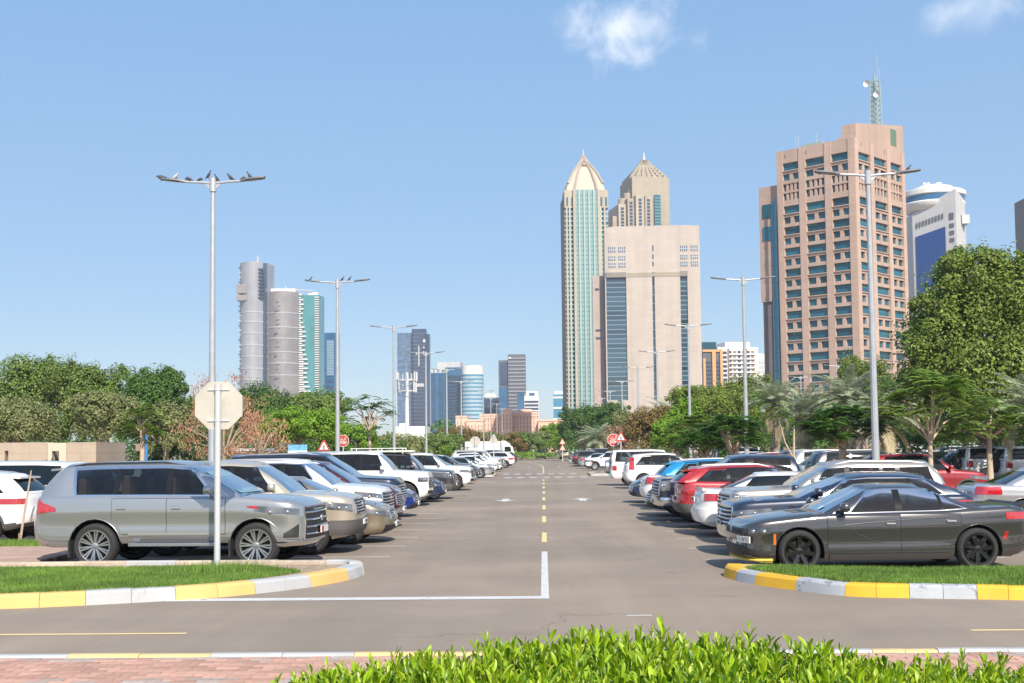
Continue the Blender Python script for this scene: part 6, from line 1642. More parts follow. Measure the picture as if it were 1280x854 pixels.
        if getattr(s, 'intake', None):
            g = s.intake; part('air_intake', s.patch(lambda a, b: s.front(abs(lerp(-g[0], g[0], a)), lerp(g[1], g[2], b), 1 if a >= .5 else -1), 14, 3, .012), M_BLACKP)
        if getattr(s, 'bumper', None):
            g = s.bumper; part('bumper', s.patch(lambda a, b: s.front(abs(lerp(-g[0], g[0], a)), lerp(g[1], g[2], b), 1 if a >= .5 else -1), 16, 4, .03), {'chrome': M_CHROME, 'grey': M_GREYP, 'silver': M_ALLOY}[g[3]])
        if getattr(s, 'rbumper', None):
            g = s.rbumper; part('rear_bumper', s.patch(lambda a, b: s.rear(abs(lerp(-g[0], g[0], a)), lerp(g[1], g[2], b), 1 if a >= .5 else -1), 16, 4, .03), {'chrome': M_CHROME, 'grey': M_GREYP, 'silver': M_ALLOY, 'paint': paint}[g[3]])
        for fn_, z, sg in ((s.front, s.plate[0], 1), (s.rear, s.plate[1], -1)):
            if z < .25: continue
            p = fn_(0, z); mb = MB(); x = p.x+sg*.016+(sg*.03 if (sg > 0 and getattr(s, 'bumper', None)) or (sg < 0 and getattr(s, 'rbumper', None)) else 0)
            mb.box(min(x, x-sg*.022), max(x, x-sg*.022), -.25, .25, z-.05, z+.05); pl = part('number_plate', mb, M_PLATE, None, 0)
            if detail:
                mb = MB()
                for i in range(5): mb.box(x-.002, x+.003 if sg > 0 else x+.002, -.08+i*.062, -.045+i*.062, z-.03, z+.03) if sg > 0 else mb.box(x-.003, x+.002, -.08+i*.062, -.045+i*.062, z-.03, z+.03)
                part('plate_digits', mb, M_PTXT, pl, 0)
        if s.rails:
            for sd in (1, -1):
                pts = [s.gside(u, .97, sd)+Vector((0, -sd*.05, .045 if 0 < i < 6 else .005)) for i, u in enumerate(np.linspace(s.ub+.18, s.uc-.15, 7))]
                mb = MB(); mb.tube(pts, .02, 6); part('roof_rail', mb, M_ALLOY if s.rails == 'silver' else M_BLACKP)
        for ex in getattr(s, 'extra', []): ex(s, part, paint, detail)
        wm, tm_, rm = wheels_for(s.wheel, s.rw)
        # ---- emit
        wy = s.W-.135
        if detail == 0:
            mats = []; vs = []; fs = []; mi = []
            for (n, mb, m, par, ang, fix) in P:
                ml = m if isinstance(m, list) else [m]
                ids = []
                for q in ml:
                    if q not in mats: mats.append(q)
                    ids.append(mats.index(q))
                b = len(vs); vs += mb.v; fs += [tuple(b+i for i in f) for f in mb.f]; mi += [ids[k] for k in mb.m]
            for me in (wm, tm_, rm):
                for q in me.materials:
                    if q not in mats: mats.append(q)
                pv_ = [v.co.copy() for v in me.vertices]
                for xw in s.xw:
                    for sd in (1, -1):
                        b = len(vs); vs += [(p.x+xw, sd*(p.y+wy), p.z+s.wz) for p in pv_]
                        fs += [tuple(b+i for i in (f.vertices if sd > 0 else reversed(f.vertices))) for f in me.polygons]; mi += [mats.index(me.materials[0])]*len(me.polygons)
            mb = MB(); mb.v = [tuple(p) for p in vs]; mb.f = fs; mb.m = mi
            return put(name, mb.mesh(name, mats, 32), None, loc, rotz, label, cat, group)
        T = thing(name, label, cat, loc, rotz, group); T.scale = (scale,)*3; obs = []
        for (n, mb, m, par, ang, fix) in P:
            obs.append(mb.build(n, m, T if par is None else obs[par], ang, fix=fix))
        for xw in s.xw:
            for sd in (1, -1):
                w = put('wheel', wm, T, (xw, sd*wy, s.wz)); w.rotation_euler = (0, random.uniform(0, 1), 0 if sd > 0 else math.pi)
                put('tyre', tm_, w); put('rim', rm, w)
        return T

# ---- shapes of the kinds of car in the rows
def suv(**k):
    d = dict(L=4.95, W=.97, wb=2.8, fo=.93, sill=.4, rw=.39, ra=.45, cf=.5, cr=.42, nf=3.3, nr=3.4, cg=.26, insF=([0, .1, .22, .4, .5, .75, .92, 1.0], [.12, .035, .005, 0, .006, .022, .045, .10]),
      top=[(0, 1.02), (.08, 1.08), (.4, 1.13), (1.3, 1.19), (1.6, 1.2), (4.2, 1.23), (4.95, 1.23)], bot=[(0, .36), (.5, .30), (1.3, .36), (4.0, .36), (4.6, .36), (4.95, .46)], crown=.05,
      ua=1.2, ub=2.0, uc=4.55, ud=4.86, roof=[(1.9, 1.73), (2.5, 1.775), (3.6, 1.77), (4.7, 1.72)], Wr=.69, rcrown=.06,
      wins=[(1.66, 2.44, 1.96, 2.44, .08, .88), (2.52, 3.36, 2.52, 3.30, .08, .88), (3.44, 4.38, 3.40, 4.22, .08, .86)], doors=[(1.46, 2.48, .5), (2.49, 3.44, .5)],
      head=(.50, 1.16, .84, .95, .90, 1.02), tail=(.66, 1.1, .86, 1.16), grille=(.48, .68, .98, 'chrome'), intake=(.6, .44, .56), plate=(.6, .86), wheel='six', rails='silver', wintrim='black')
    d.update(k); return Car(**d)
def boxy(**k):                                              # tall square off-roader
    d = dict(L=4.8, ua=1.25, ub=1.85, uc=4.6, ud=4.75, roof=[(1.8, 1.78), (2.5, 1.83), (4.7, 1.80)], cg=.18, nf=4.0, nr=4.5, cf=.36, cr=.3, clad=.62,
      wins=[(1.6, 2.36, 1.82, 2.36, .08, .88), (2.46, 3.26, 2.46, 3.26, .08, .88), (3.36, 4.5, 3.36, 4.42, .08, .86)], doors=[(1.42, 2.41, .5), (2.42, 3.32, .5)], top=[(0, 1.06), (.06, 1.12), (1.3, 1.2), (4.8, 1.24)], head=(.6, 1.08, .86, 1.02))
    d.update(k); return suv(**d)
def crossover(**k):
    d = dict(L=4.6, W=.92, wb=2.66, fo=.93, sill=.3, rw=.355, ra=.41, cf=.62, cr=.46, nf=2.8, nr=3.0, top=[(0, .88), (.1, .96), (.5, 1.04), (1.2, 1.10), (4.0, 1.14), (4.6, 1.14)], bot=[(0, .28), (.5, .24), (1.2, .26), (3.8, .28), (4.6, .4)],
      ua=1.1, ub=1.95, uc=4.05, ud=4.5, roof=[(1.8, 1.54), (2.4, 1.60), (3.2, 1.585), (4.2, 1.50)], Wr=.62, wins=[(1.55, 2.28, 1.95, 2.28, .08, .87), (2.35, 3.16, 2.35, 3.12, .08, .87), (3.22, 3.95, 3.20, 3.62, .1, .8)], doors=[(1.38, 2.32, .36), (2.33, 3.2, .36)],
      head=(.5, 1.24, .74, .85, .83, .93), tail=(.6, 1.2, .84, 1.04), grille=(.42, .62, .84), intake=(.55, .34, .5), plate=(.48, .74), wheel='five', clad=.40, rails='silver')
    d.update(k); return Car(**d)
def sedan(**k):
    d = dict(wins=[(1.62, 2.36, 2.02, 2.36, .07, .87), (2.44, 3.22, 2.44, 3.16, .07, .87), (3.28, 3.62, 3.23, 3.36, .1, .8)], doors=[(1.34, 2.4, .32), (2.41, 3.35, .32)], head=(.48, 1.3, .58, .69, .68, .77), tail=(.55, 1.16, .80, .97), grille=(.36, .48, .66, 'chrome'), intake=(.55, .26, .40), plate=(.40, .82), rearwin=(.08, .9))
    d.update(k); return Car(**d)
def pickup(**k):
    def bed(s, part, paint, detail):
        mb = MB(); u0, u1 = s.ud+.12, s.L-.12; mb.box(s.L/2-u1, s.L/2-u0, -s.W+.13, s.W-.13, s.zs(4.2)+.02, s.zs(4.2)+.075); part('bed_cover', mb, M_BLACKP, None, 0)
    d = dict(L=5.8, W=1.0, wb=3.6, fo=.97, rw=.41, ra=.48, top=[(0, 1.16), (.06, 1.22), (1.3, 1.27), (1.6, 1.26), (5.8, 1.28)], bot=[(0, .4), (.5, .36), (1.4, .42), (4.9, .46), (5.8, .52)], ua=1.3, ub=2.0, uc=3.75, ud=3.92, roof=[(1.9, 1.80), (2.5, 1.86), (3.8, 1.82)], cf=.3, nf=4.2, cr=.25, nr=5, cg=.2, Wr=.72,
      wins=[(1.72, 2.5, 1.98, 2.5, .07, .88), (2.6, 3.62, 2.6, 3.58, .07, .88)], doors=[(1.52, 2.55, .56), (2.56, 3.7, .56)], head=(.66, 1.06, .84, 1.10), grille=(.6, .74, 1.08, 'silver'), bumper=(1.12, .46, .66, 'chrome'), tail=(.85, 1.06, .9, 1.2), plate=(.56, .7), wheel='six', rails=False, intake=None, extra=[bed])
    d.update(k); return suv(**d)
def spare(cover):
    def f(s, part, paint, detail):
        p = s.rear(0, .95); mb = MB(); r = .36
        mb.lathe([(0, -.26), (r-.06, -.26), (r, -.22), (r, -.04), (r-.05, 0)], 28, 'x', (p.x+.02, .0, .98)); part('spare_wheel_cover', mb, cover or M_RUBBER, None, 30, True)
    return f
def roofrack(s, part, paint, detail):
    z = s.zr(2.6)+.12
    mb = MB()
    for y in (-.62, .62): mb.tube([(s.L/2-1.75, y, z), (s.L/2-4.3, y, z)], .022, 6); mb.tube([(s.L/2-2.1, y, z+.11), (s.L/2-4.2, y, z+.11)], .018, 6)
    for u in np.linspace(1.9, 4.25, 8): mb.tube([(s.L/2-u, -.62, z), (s.L/2-u, .62, z)], .02, 5)
    for u in (2.1, 3.1, 4.15):
        for y in (-.62, .62): mb.tube([(s.L/2-u, y, z-.12), (s.L/2-u, y, z+.11)], .018, 5)
    mb.box(s.L/2-4.3, s.L/2-1.7, -.64, .64, z-.035, z-.012); part('roof_rack', mb, M_PLATE, None, 30)
def spoiler(s, part, paint, detail):
    mb = MB(); a = s.gend(0, .97, True)
    mb.add([(a.x+.14, -.60, a.z+.015), (a.x+.14, .60, a.z+.015), (a.x-.17, .56, a.z-.015), (a.x-.17, -.56, a.z-.015), (a.x+.14, -.60, a.z-.03), (a.x+.14, .60, a.z-.03), (a.x-.17, .56, a.z-.05), (a.x-.17, -.56, a.z-.05)], [(0, 1, 2, 3), (7, 6, 5, 4), (0, 4, 5, 1), (1, 5, 6, 2), (2, 6, 7, 3), (3, 7, 4, 0)])
    part('roof_spoiler', mb, paint, None, 0)
def lip(s, part, paint, detail):
    a = s.rear(0, s.zs(s.L)-.01); z = s.zs(s.L-.1)
    mb = MB(); mb.add([(a.x+.22, -.74, z+.01), (a.x+.22, .74, z+.01), (a.x+.02, .70, z+.075), (a.x+.02, -.70, z+.075), (a.x+.03, -.70, z-.01), (a.x+.03, .70, z-.01)], [(0, 1, 2, 3), (3, 2, 5, 4), (0, 4, 5, 1), (1, 5, 2), (0, 3, 4)]); part('boot_spoiler', mb, paint if detail < 2 else M_BLACKP, None, 0)
# ------------------------------------------------------------------ the parked cars
GLR = 'cars in the left hand row facing the aisle'; GRR = 'cars in the right hand row along the aisle'
def left(c, label, cat, paint, Yc, fx, rear=False, detail=2, turn=0.0, group=GLR):
    return c.make(label, cat, PAINT[paint], (fx-c.L/2, Yc, 0.004), (math.pi if rear else 0)+turn, group, detail)
def right(c, label, cat, paint, Yc, fx, rear=False, detail=2, turn=0.0, group=GRR):
    return c.make(label, cat, PAINT[paint], (fx+c.L/2, Yc, 0.004), (0 if rear else math.pi)+turn, group, detail)
# hero 1: the silver grey off-roader at the left
def lux_extra(s, part, paint, detail):
    for sd in (1, -1):
        mb = MB(); mb.bbox(s.L/2-3.15, s.L/2-1.62, min(sd*(s.W-.07), sd*(s.W+.09)), max(sd*(s.W-.07), sd*(s.W+.09)), .40, .455, .015); rb = part('running_board', mb, M_ALLOY, None, 30)
        mb = MB(); mb.box(s.L/2-3.0, s.L/2-1.75, min(sd*(s.W-.03), sd*(s.W+.07)), max(sd*(s.W-.03), sd*(s.W+.07)), .455, .463); part('tread', mb, M_BLACKP, rb, 0)
        part('side_moulding', s.patch(lambda a, b: s.side(lerp(1.56, 3.18, a), lerp(.58, .62, b), sd), 8, 2, .016), PAINT['lsilver'])
        part('fuel_flap' if sd < 0 else 'side_vent', s.patch(lambda a, b: s.side(lerp(4.06, 4.26, a) if sd < 0 else lerp(1.3, 1.34, a), lerp(.98, 1.14, b), sd), 4, 4, .003), paint)
        mb = MB(); u = s.L/2-(s.xw[1])+s.ra-.02
        for xw in s.xw:
            mb.box(xw-s.ra-.01, xw-s.ra+.02, min(sd*(s.W-.2), sd*(s.W-.02)), max(sd*(s.W-.2), sd*(s.W-.02)), .2, .5)
        part('mud_flap', mb, M_RUBBER, None, 0)
        part('fog_duct', s.patch(lambda a, b: s.front(lerp(.62, .90, a), lerp(.52, lerp(.60, .76, 1-a), b), sd), 5, 4, .008), M_BLACKP)
        mb = MB(); mb.tube([s.front(.62+.28*a, .515+.0*a, sd)+Vector((.012, 0, 0)) for a in (0, .5, 1)]+[s.front(.90-.0*a, .52+.08*a, sd)+Vector((.008, sd*.008, 0)) for a in (.5, 1)], .012, 5); part('fog_duct_trim', mb, M_CHROME)
        part('headlight_red_tip', s.patch(lambda a, b: s.front(lerp(1.28, 1.46, a), lerp(1.02+.03*a, 1.075, b), sd), 4, 2, .008), M_RED)
    part('lower_lip', s.patch(lambda a, b: s.front(abs(lerp(-1.02, 1.02, a)), lerp(.40, .47, b), 1 if a >= .5 else -1), 16, 3, .03), M_CHROME)
    p = s.front(0, .62); mb = MB(); mb.box(p.x+.04, p.x+.06, -.26, .26, .57, .69); pl = part('number_plate', mb, M_PLATE, None, 0)
    mb = MB(); mb.box(p.x+.058, p.x+.063, -.25, -.10, .58, .68); part('plate_red_field', mb, M_PRED, pl, 0)
    mb = MB(); mb.add([s.gend(y, t)+Vector((.012, 0, .012)) for t in (.12, .8) for y in (-.8, -.4, 0, .4, .8)], [(i, i+1, i+6, i+5) for i in range(4)]); part('sun_shade', mb, M_SHADE, None, 0)
    mb = MB()
    for sd in (1, -1):
        pts = [s.gend(sd*.1+sd*.7*q, .02+.0*q)+Vector((.03, 0, .02)) for q in (0, .5, 1)]; mb.tube(pts, .012, 5)
    part('wiper', mb, M_BLACKP)
lux = suv(L=5.05, W=.985, wb=2.86, fo=.93, rw=.395, ra=.465, cf=.62, nf=2.9, sill=.42, wheel='lux', wintrim='chrome', rails='black', mu=.60, trim=.026, seats=M_SEATB,
    top=[(0, 1.04), (.06, 1.09), (.3, 1.15), (1.1, 1.23), (1.6, 1.245), (4.2, 1.26), (5.05, 1.26)], bot=[(0, .40), (.4, .36), (1.3, .44), (3.3, .44), (4.5, .36), (5.05, .44)],
    ua=1.12, ub=2.12, uc=4.58, ud=4.95, roof=[(2.0, 1.76), (2.6, 1.81), (3.8, 1.80), (4.7, 1.76)], Wr=.70, cg=.28,
    wins=[(1.72, 2.46, 2.06, 2.46, .06, .87), (2.53, 3.42, 2.53, 3.36, .06, .87), (3.50, 4.16, 3.44, 4.22, .06, .87)], doors=[(1.47, 2.50, .60, 1.06), (2.51, 3.48, .60, 1.06)],
    head=(.58, 1.34, .90, 1.01, .98, 1.08), tail=(.72, 1.14, .96, 1.24, 1.0, 1.06), grille=(.46, .50, 1.02, 'chrome'), intake=None, plate=(.2, .9), extra=[lux_extra, spoiler])
left(lux, 'silver grey off-roader side-on behind the near sign, nearest car in the left row', 'SUV', 'silver', 22.3, -3.98, turn=-.055)
# hero 2: the charcoal saloon at the right
def muscle_extra(s, part, paint, detail):
    for sd in (1, -1):
        mb = MB(); P = [s.side(lerp(3.6, 1.75, a), lerp(.915, .80, a**1.3), sd)+Vector((0, sd*.004, 0)) for a in np.linspace(0, 1, 9)]+[s.side(1.75+.12*a, .80-.10*a, sd)+Vector((0, sd*.004, 0)) for a in (.5, 1)]+[s.side(1.87+.55*a, .70-.21*math.sin(a*1.5), sd)+Vector((0, sd*.004, 0)) for a in (.25, .5, .75, 1)]+[s.side(2.42+1.0*a, .485, sd)+Vector((0, sd*.003, 0)) for a in (.5, 1)]
        mb.tube(P, .009, 6); part('scallop_edge', mb, paint, None, 80)
        part('amber_marker', s.patch(lambda a, b: s.side(lerp(.535, .575, a)+.05*(1-b)*0, lerp(.48, .66, b), sd), 2, 4, .008), M_AMBER)
        part('red_marker', s.patch(lambda a, b: s.side(lerp(4.50, 4.56, a)-.05*(1-b), lerp(.52, .66, b), sd), 2, 4, .008), M_RED)
        part('sill_skirt', s.patch(lambda a, b: s.side(lerp(1.48, 3.52, a), lerp(.225, .31, b), sd), 10, 3, .03), paint)
        part('fender_badge', s.patch(lambda a, b: s.side(lerp(1.52, 1.66, a), lerp(.73, .755, b), sd), 3, 1, .004), M_CHROME)
        part('bumper_scoop', s.patch(lambda a, b: s.front(lerp(.42, .98, a), lerp(.30, .44-.08*a, b), sd), 6, 3, .005), M_BLACKP)
        part('fuel_flap' if sd < 0 else 'side_badge', s.patch(lambda a, b: s.side(lerp(4.15, 4.33, a) if sd < 0 else lerp(4.2, 4.24, a), lerp(.88, .98, b), sd), 3, 3, .003), paint)
    part('front_lip', s.patch(lambda a, b: s.front(abs(lerp(-1.0, 1.0, a)), lerp(.20, .245, b), 1 if a >= .5 else -1), 14, 2, .045), mat('yellow_lip_guard', (0.7, 0.5, 0.08), .5))
    p = s.front(.42, .56, 1); mb = MB(); d = (s.front(.5, .56, 1)-s.front(.3, .56, 1)).normalized(); n = Vector((d.y, -d.x, 0)); n = n if n.x > 0 else -n
    c = p+n*.03
    def q(a, z, o): v = c+d*a+n*o; return (v.x, v.y, .56+z)
    mb.add([q(a, z, o) for o in (-.02, 0) for z in (-.055, .055) for a in (-.2, .2)], [(0, 2, 3, 1), (4, 5, 7, 6), (0, 1, 5, 4), (2, 6, 7, 3), (0, 4, 6, 2), (1, 3, 7, 5)])
    pl = part('number_plate', mb, M_PLATE, None, 0)
    # the characters 17 40771 as strokes
    SEG = {'0': 'abcdef', '1': 'bc', '7': 'abc', '4': 'bcfg'}
    mb = MB(); w, h, t = .03, .06, .008; x = -.165
    for ch in '17 40771':
        if ch != ' ':
            for g_ in SEG[ch]:
                r_ = {'a': (0, w, h-t, h), 'd': (0, w, 0, t), 'g': (0, w, h/2-t/2, h/2+t/2), 'b': (w-t, w, h/2, h), 'c': (w-t, w, 0, h/2), 'f': (0, t, h/2, h), 'e': (0, t, 0, h/2)}[g_]
                mb.add([q(x+r_[0], r_[2]-h/2, .003), q(x+r_[1], r_[2]-h/2, .003), q(x+r_[1], r_[3]-h/2, .003), q(x+r_[0], r_[3]-h/2, .003)], [(0, 1, 2, 3)])
        x += .046 if ch != ' ' else .03
    part('plate_digits', mb, M_PTXT, pl, 0)
    mb = MB(); a, b = s.gend(-.62, .16), s.gend(-.5, .16); a2, b2 = s.gend(-.62, .28), s.gend(-.5, .28); e = Vector((.012, 0, .016)); mb.add([p+e for p in (a, b, b2, a2)], [(0, 1, 2, 3)])
    a, b = s.gend(.62, .16), s.gend(.5, .16); a2, b2 = s.gend(.62, .28), s.gend(.5, .28); mb.add([p+e for p in (a, b, b2, a2)], [(0, 1, 2, 3)])
    part('windscreen_sticker', mb, mat('pale_blue_sticker', (0.45, 0.7, 0.72), .5), None, 0)
    mb = MB(); mb.tube([s.gend(-.75+.5*q_, .02)+Vector((.03, 0, .02)) for q_ in (0, .5, 1)], .012, 5); mb.tube([s.gend(.05+.5*q_, .02)+Vector((.03, 0, .02)) for q_ in (0, .5, 1)], .012, 5); part('wiper', mb, M_BLACKP)
muscle = Car(L=5.08, W=.955, wb=3.05, fo=.98, rw=.362, ra=.412, cf=.52, cr=.46, nf=3.1, nr=3.2, insF=([0, .1, .22, .4, .55, .75, .9, .96, 1.0], [.10, .03, 0, .01, .03, .035, .04, .07, .12]), wheel='black', wintrim='chrome',
    top=[(0, .79), (.08, .84), (.3, .88), (.9, .945), (1.35, .985), (1.9, .985), (3.4, 1.01), (3.9, 1.045), (4.6, 1.075), (5.08, 1.05)], crown=.055, bot=[(0, .24), (.5, .2), (1.4, .2), (3.6, .2), (4.6, .24), (5.08, .32)],
    ua=1.30, ub=2.22, uc=3.25, ud=4.40, roof=[(2.0, 1.385), (2.5, 1.425), (3.0, 1.425), (3.4, 1.405), (4.1, 1.24)], Wr=.60, cg=.30, rcrown=.05,
    wins=[(1.84, 2.66, 2.22, 2.66, .05, .88), (2.76, 3.46, 2.76, 3.38, .05, .88), (3.50, 3.86, 3.42, 3.60, .05, .80)], doors=[(1.46, 2.70, .33, .82), (2.71, 3.74, .33, .85)],
    head=(.42, 1.2, .64, .745, .655, .775, 'dark'), tail=(.2, 1.1, .86, .98), grille=(.40, .63, .745, 'black'), intake=(.40, .30, .46), plate=(.2, .7), rearwin=(.06, .92), mirror=True, extra=[muscle_extra, lip])
muscle.make('charcoal saloon with black wheels side-on behind the right island, nearest in its row', 'car', PAINT['charcoal'], (3.07+5.08*.94/2, 20.75, .004), math.pi+.06, GRR, 2, scale=.94)

# left row, one after another away from the camera
left(suv(L=4.9, head=(.50, 1.14, .82, .96, .88, 1.02), grille=(.34, .80, 1.03, 'chrome'), bumper=(1.04, .38, .66, 'grey'), intake=None, wintrim='black', rails=False), 'champagne beige SUV with grey lower bumper just behind the silver off-roader', 'SUV', 'beige', 24.85, -3.62)
left(sedan(L=4.85, grille=(.3, .54, .68, 'chrome')), 'gold saloon whose bonnet reflects blue, between beige SUV and white SUV', 'car', 'gold', 27.4, -3.25)
left(suv(wintrim='chrome', rails='silver', head=(.46, 1.24, .86, .96, .94, 1.05)), 'white SUV with chrome window line and dark headlamps just behind the gold saloon', 'SUV', 'white', 29.95, -3.68, turn=-.02)
left(crossover(L=4.75, W=.95, top=[(0, .98), (.1, 1.05), (.5, 1.1), (1.2, 1.14), (4.0, 1.18), (4.75, 1.18)], roof=[(1.8, 1.64), (2.4, 1.7), (3.2, 1.69), (4.3, 1.62)], bumper=(.9, .40, .52, 'chrome')), 'dark maroon SUV showing only bonnet and lamp beyond the white SUV', 'SUV', 'maroon', 32.5, -3.68)
left(suv(L=5.2, wb=2.95, top=[(0, 1.14), (.06, 1.2), (1.3, 1.26), (1.6, 1.27), (5.2, 1.28)], roof=[(1.9, 1.84), (2.5, 1.9), (4.9, 1.86)], ub=2.1, wins=[(1.7, 2.5, 1.98, 2.5, .08, .88), (2.58, 3.5, 2.58, 3.46, .08, .88), (3.6, 4.7, 3.56, 4.55, .08, .88)], uc=4.85, ud=5.1), 'large navy SUV, the tallest roof in the left row', 'SUV', 'navy', 35.1, -3.95)
left(sedan(L=4.6, top=[(0, .64), (.12, .74), (.5, .84), (1.2, .95), (1.6, .96), (3.6, 1.0), (4.6, 1.0)]), 'royal blue low car whose nose peeks out below the large navy SUV', 'car', 'blue', 37.5, -3.78)
left(boxy(L=5.1, W=.99, wb=3.07, fo=.9, rw=.42, ra=.5, top=[(0, 1.12), (.06, 1.18), (1.3, 1.26), (5.1, 1.28)], roof=[(1.8, 1.87), (2.5, 1.92), (4.9, 1.9)], uc=4.9, ud=5.03, wins=[(1.66, 2.42, 1.9, 2.42, .08, .88), (2.52, 3.4, 2.52, 3.4, .08, .88), (3.5, 4.75, 3.5, 4.68, .08, .86)], clad=0), 'big white off-roader with grey wheel arches and a white mirror', 'SUV', 'white', 44.6, -4.0)
left(sedan(), 'midnight blue saloon between the big white off-roader and the roof rack SUV', 'car', 'midnight', 47.6, -3.75)
left(boxy(extra=[roofrack], bumper=(1.05, .40, .60, 'grey'), rails=False), 'dark grey off-roader carrying a long flat white roof rack', 'SUV', 'slate', 50.2, -3.55)
left(suv(L=4.95, wheel='six', rw=.40, ra=.46, intake=(.6, .46, .58), W=.96), 'white SUV with six-spoke wheel in full view beside empty bays', 'SUV', 'white', 60.4, -3.38)
left(crossover(), 'teal blue SUV right behind the white six-spoke SUV', 'SUV', 'teal', 65.2, -4.0, detail=1)
left(sedan(), 'grey blue saloon behind the teal blue SUV', 'car', 'slate', 71.2, -3.9, detail=1)
left(crossover(), 'dark grey crossover with pale windscreen in the middle of the far left row', 'SUV', 'slate', 76.3, -4.0, detail=1)
left(sedan(), 'navy saloon just before the light silver one by the crossing', 'car', 'navy', 81.4, -4.1, detail=1)
left(sedan(wheel='multi', W=.9), 'light silver saloon beside the teal kerb of the crossing, last of its block', 'car', 'lsilver', 84.9, -3.35, detail=1)
left(sedan(), 'white saloon first beyond the crossing on the left', 'car', 'white', 100, -3.6, detail=1)
left(sedan(L=4.5), 'white compact saloon second beyond the crossing on the left', 'car', 'white', 107, -3.5, detail=1)
left(crossover(), 'white crossover backed to the aisle with red tail lamp, far left', 'SUV', 'white', 127, -2.9, True, 1)
left(crossover(), 'black crossover backed to the aisle, last seen on the far left', 'SUV', 'black', 139, -2.9, True, 1)
# right row
right(suv(L=4.62, W=.94, wb=2.75, fo=.9, top=[(0, .92), (.08, .97), (.4, 1.01), (1.3, 1.05), (1.6, 1.06), (3.8, 1.10), (4.62, 1.10)], roof=[(2.0, 1.40), (2.6, 1.455), (3.3, 1.45), (4.3, 1.33)], ub=2.2, uc=3.75, ud=4.5, rw=.36, ra=.415, bumper=(.9, .36, .56, 'chrome'), wintrim='chrome', grille=(.5, .58, .88, 'chrome'), head=(.54, 1.3, .74, .83, .80, .89), rails=False, tail=(.66, 1.1, .80, 1.0), bot=[(0, .3), (.5, .26), (1.3, .3), (3.8, .3), (4.62, .4)],
   wins=[(1.75, 2.5, 2.15, 2.5, .06, .86), (2.58, 3.35, 2.58, 3.30, .06, .86), (3.42, 3.95, 3.36, 3.62, .06, .82)]), 'black wagon with chrome grille and chrome window line just behind the charcoal saloon', 'car', 'navy', 23.5, 3.32)
right(pickup(L=4.6, W=.95, wb=2.75, fo=.9, top=[(0, 1.06), (.06, 1.11), (1.3, 1.15), (1.6, 1.16), (4.6, 1.18)], ub=2.05, uc=4.2, ud=4.5, roof=[(1.9, 1.58), (2.5, 1.655), (4.3, 1.63)], bumper=None, extra=[], grille=(.5, .70, 1.0, 'silver'), rails='silver', wintrim='chrome', rw=.38, ra=.44, bot=[(0, .4), (.5, .34), (1.4, .38), (4.0, .4), (4.6, .48)],
   wins=[(1.7, 2.4, 2.0, 2.4, .1, .84), (2.48, 3.1, 2.48, 3.1, .1, .84), (3.16, 3.42, 3.16, 3.42, .1, .84), (3.5, 4.2, 3.5, 4.1, .1, .84)]), 'pewter SUV with pale roof sides and grey bonnet behind the black wagon', 'SUV', 'pewter', 26.1, 3.72)
right(sedan(L=4.6, W=.88, top=[(0, .70), (.12, .78), (.5, .88), (1.1, .97), (1.6, .98), (3.6, 1.02), (4.3, 1.04), (4.6, 1.01)], roof=[(1.8, 1.34), (2.4, 1.385), (2.9, 1.38), (3.5, 1.34)], ua=1.0, ub=1.95, uc=3.2, ud=4.05, tail=(.58, 1.2, .80, .96), rbumper=(1.0, .34, .62, 'paint'), extra=[lip]), 'white saloon backed to the aisle with red tail lamp, in front of the red SUV', 'car', 'white', 28.5, 3.40, True, 1)
right(crossover(L=4.45, W=.9, top=[(0, .95), (.1, 1.03), (.5, 1.07), (1.2, 1.1), (4.0, 1.16), (4.45, 1.15)], tail=(.72, 1.1, .86, 1.08), extra=[spoiler], clad=.50, rbumper=(1.0, .42, .62, 'grey'), roof=[(1.8, 1.47), (2.4, 1.53), (3.2, 1.52), (4.1, 1.46)]), 'red SUV backed to the aisle with grey bumper beside the black pickup', 'SUV', 'red', 31.2, 3.25, True)
right(pickup(roof=[(1.9, 1.68), (2.5, 1.74), (3.8, 1.71)], top=[(0, 1.1), (.06, 1.15), (1.3, 1.2), (1.6, 1.2), (5.8, 1.22)]), 'black pickup with double cab and heavy chrome bumper facing the aisle', 'pickup', 'navy', 34.0, 3.0)
right(sedan(grille=(.4, .46, .74, 'chrome')), 'navy saloon with pale headlamp facing the aisle beside the black pickup', 'car', 'navy', 36.6, 3.0)
right(crossover(L=4.3, tail=(.75, 1.1, .85, 1.05), extra=[spoiler]), 'bright blue hatchback backed into the right row behind the black pickup', 'car', 'sky', 39.4, 3.75, True)
right(sedan(tail=(.5, 1.2, .78, 1.0)), 'white saloon with large red tail lamp between two dark saloons', 'car', 'white', 42.2, 3.25, True)
right(sedan(L=4.5), 'midnight blue saloon facing the aisle with round lamp, next to the white crossover', 'car', 'midnight', 45.2, 3.1)
right(crossover(L=4.55, tail=(.78, 1.06, .92, 1.5), rails=False, clad=0, roof=[(1.8, 1.60), (2.4, 1.67), (3.2, 1.66), (4.2, 1.58)]), 'white crossover with tall upright red tail lamps backed to the aisle', 'SUV', 'white', 60.5, 3.85, True)
right(boxy(extra=[spare(M_ALLOY)], clad=0, rails=False, tail=(.80, 1.06, .8, 1.05)), 'white off-roader with silver spare wheel cover backed to the aisle', 'SUV', 'white', 65.5, 3.45, True)
right(crossover(wheel='multi', head=(.4, 1.2, .76, .88, 'dark')), 'white crossover facing the aisle just past the crossing on the right', 'SUV', 'white', 109, 3.55, False, 1)
right(sedan(), 'light silver saloon backed to the aisle past the crossing', 'car', 'lsilver', 118, 3.3, True, 1)
right(crossover(), 'black crossover backed to the aisle, farthest seen on the right', 'SUV', 'black', 131, 2.95, True, 1)
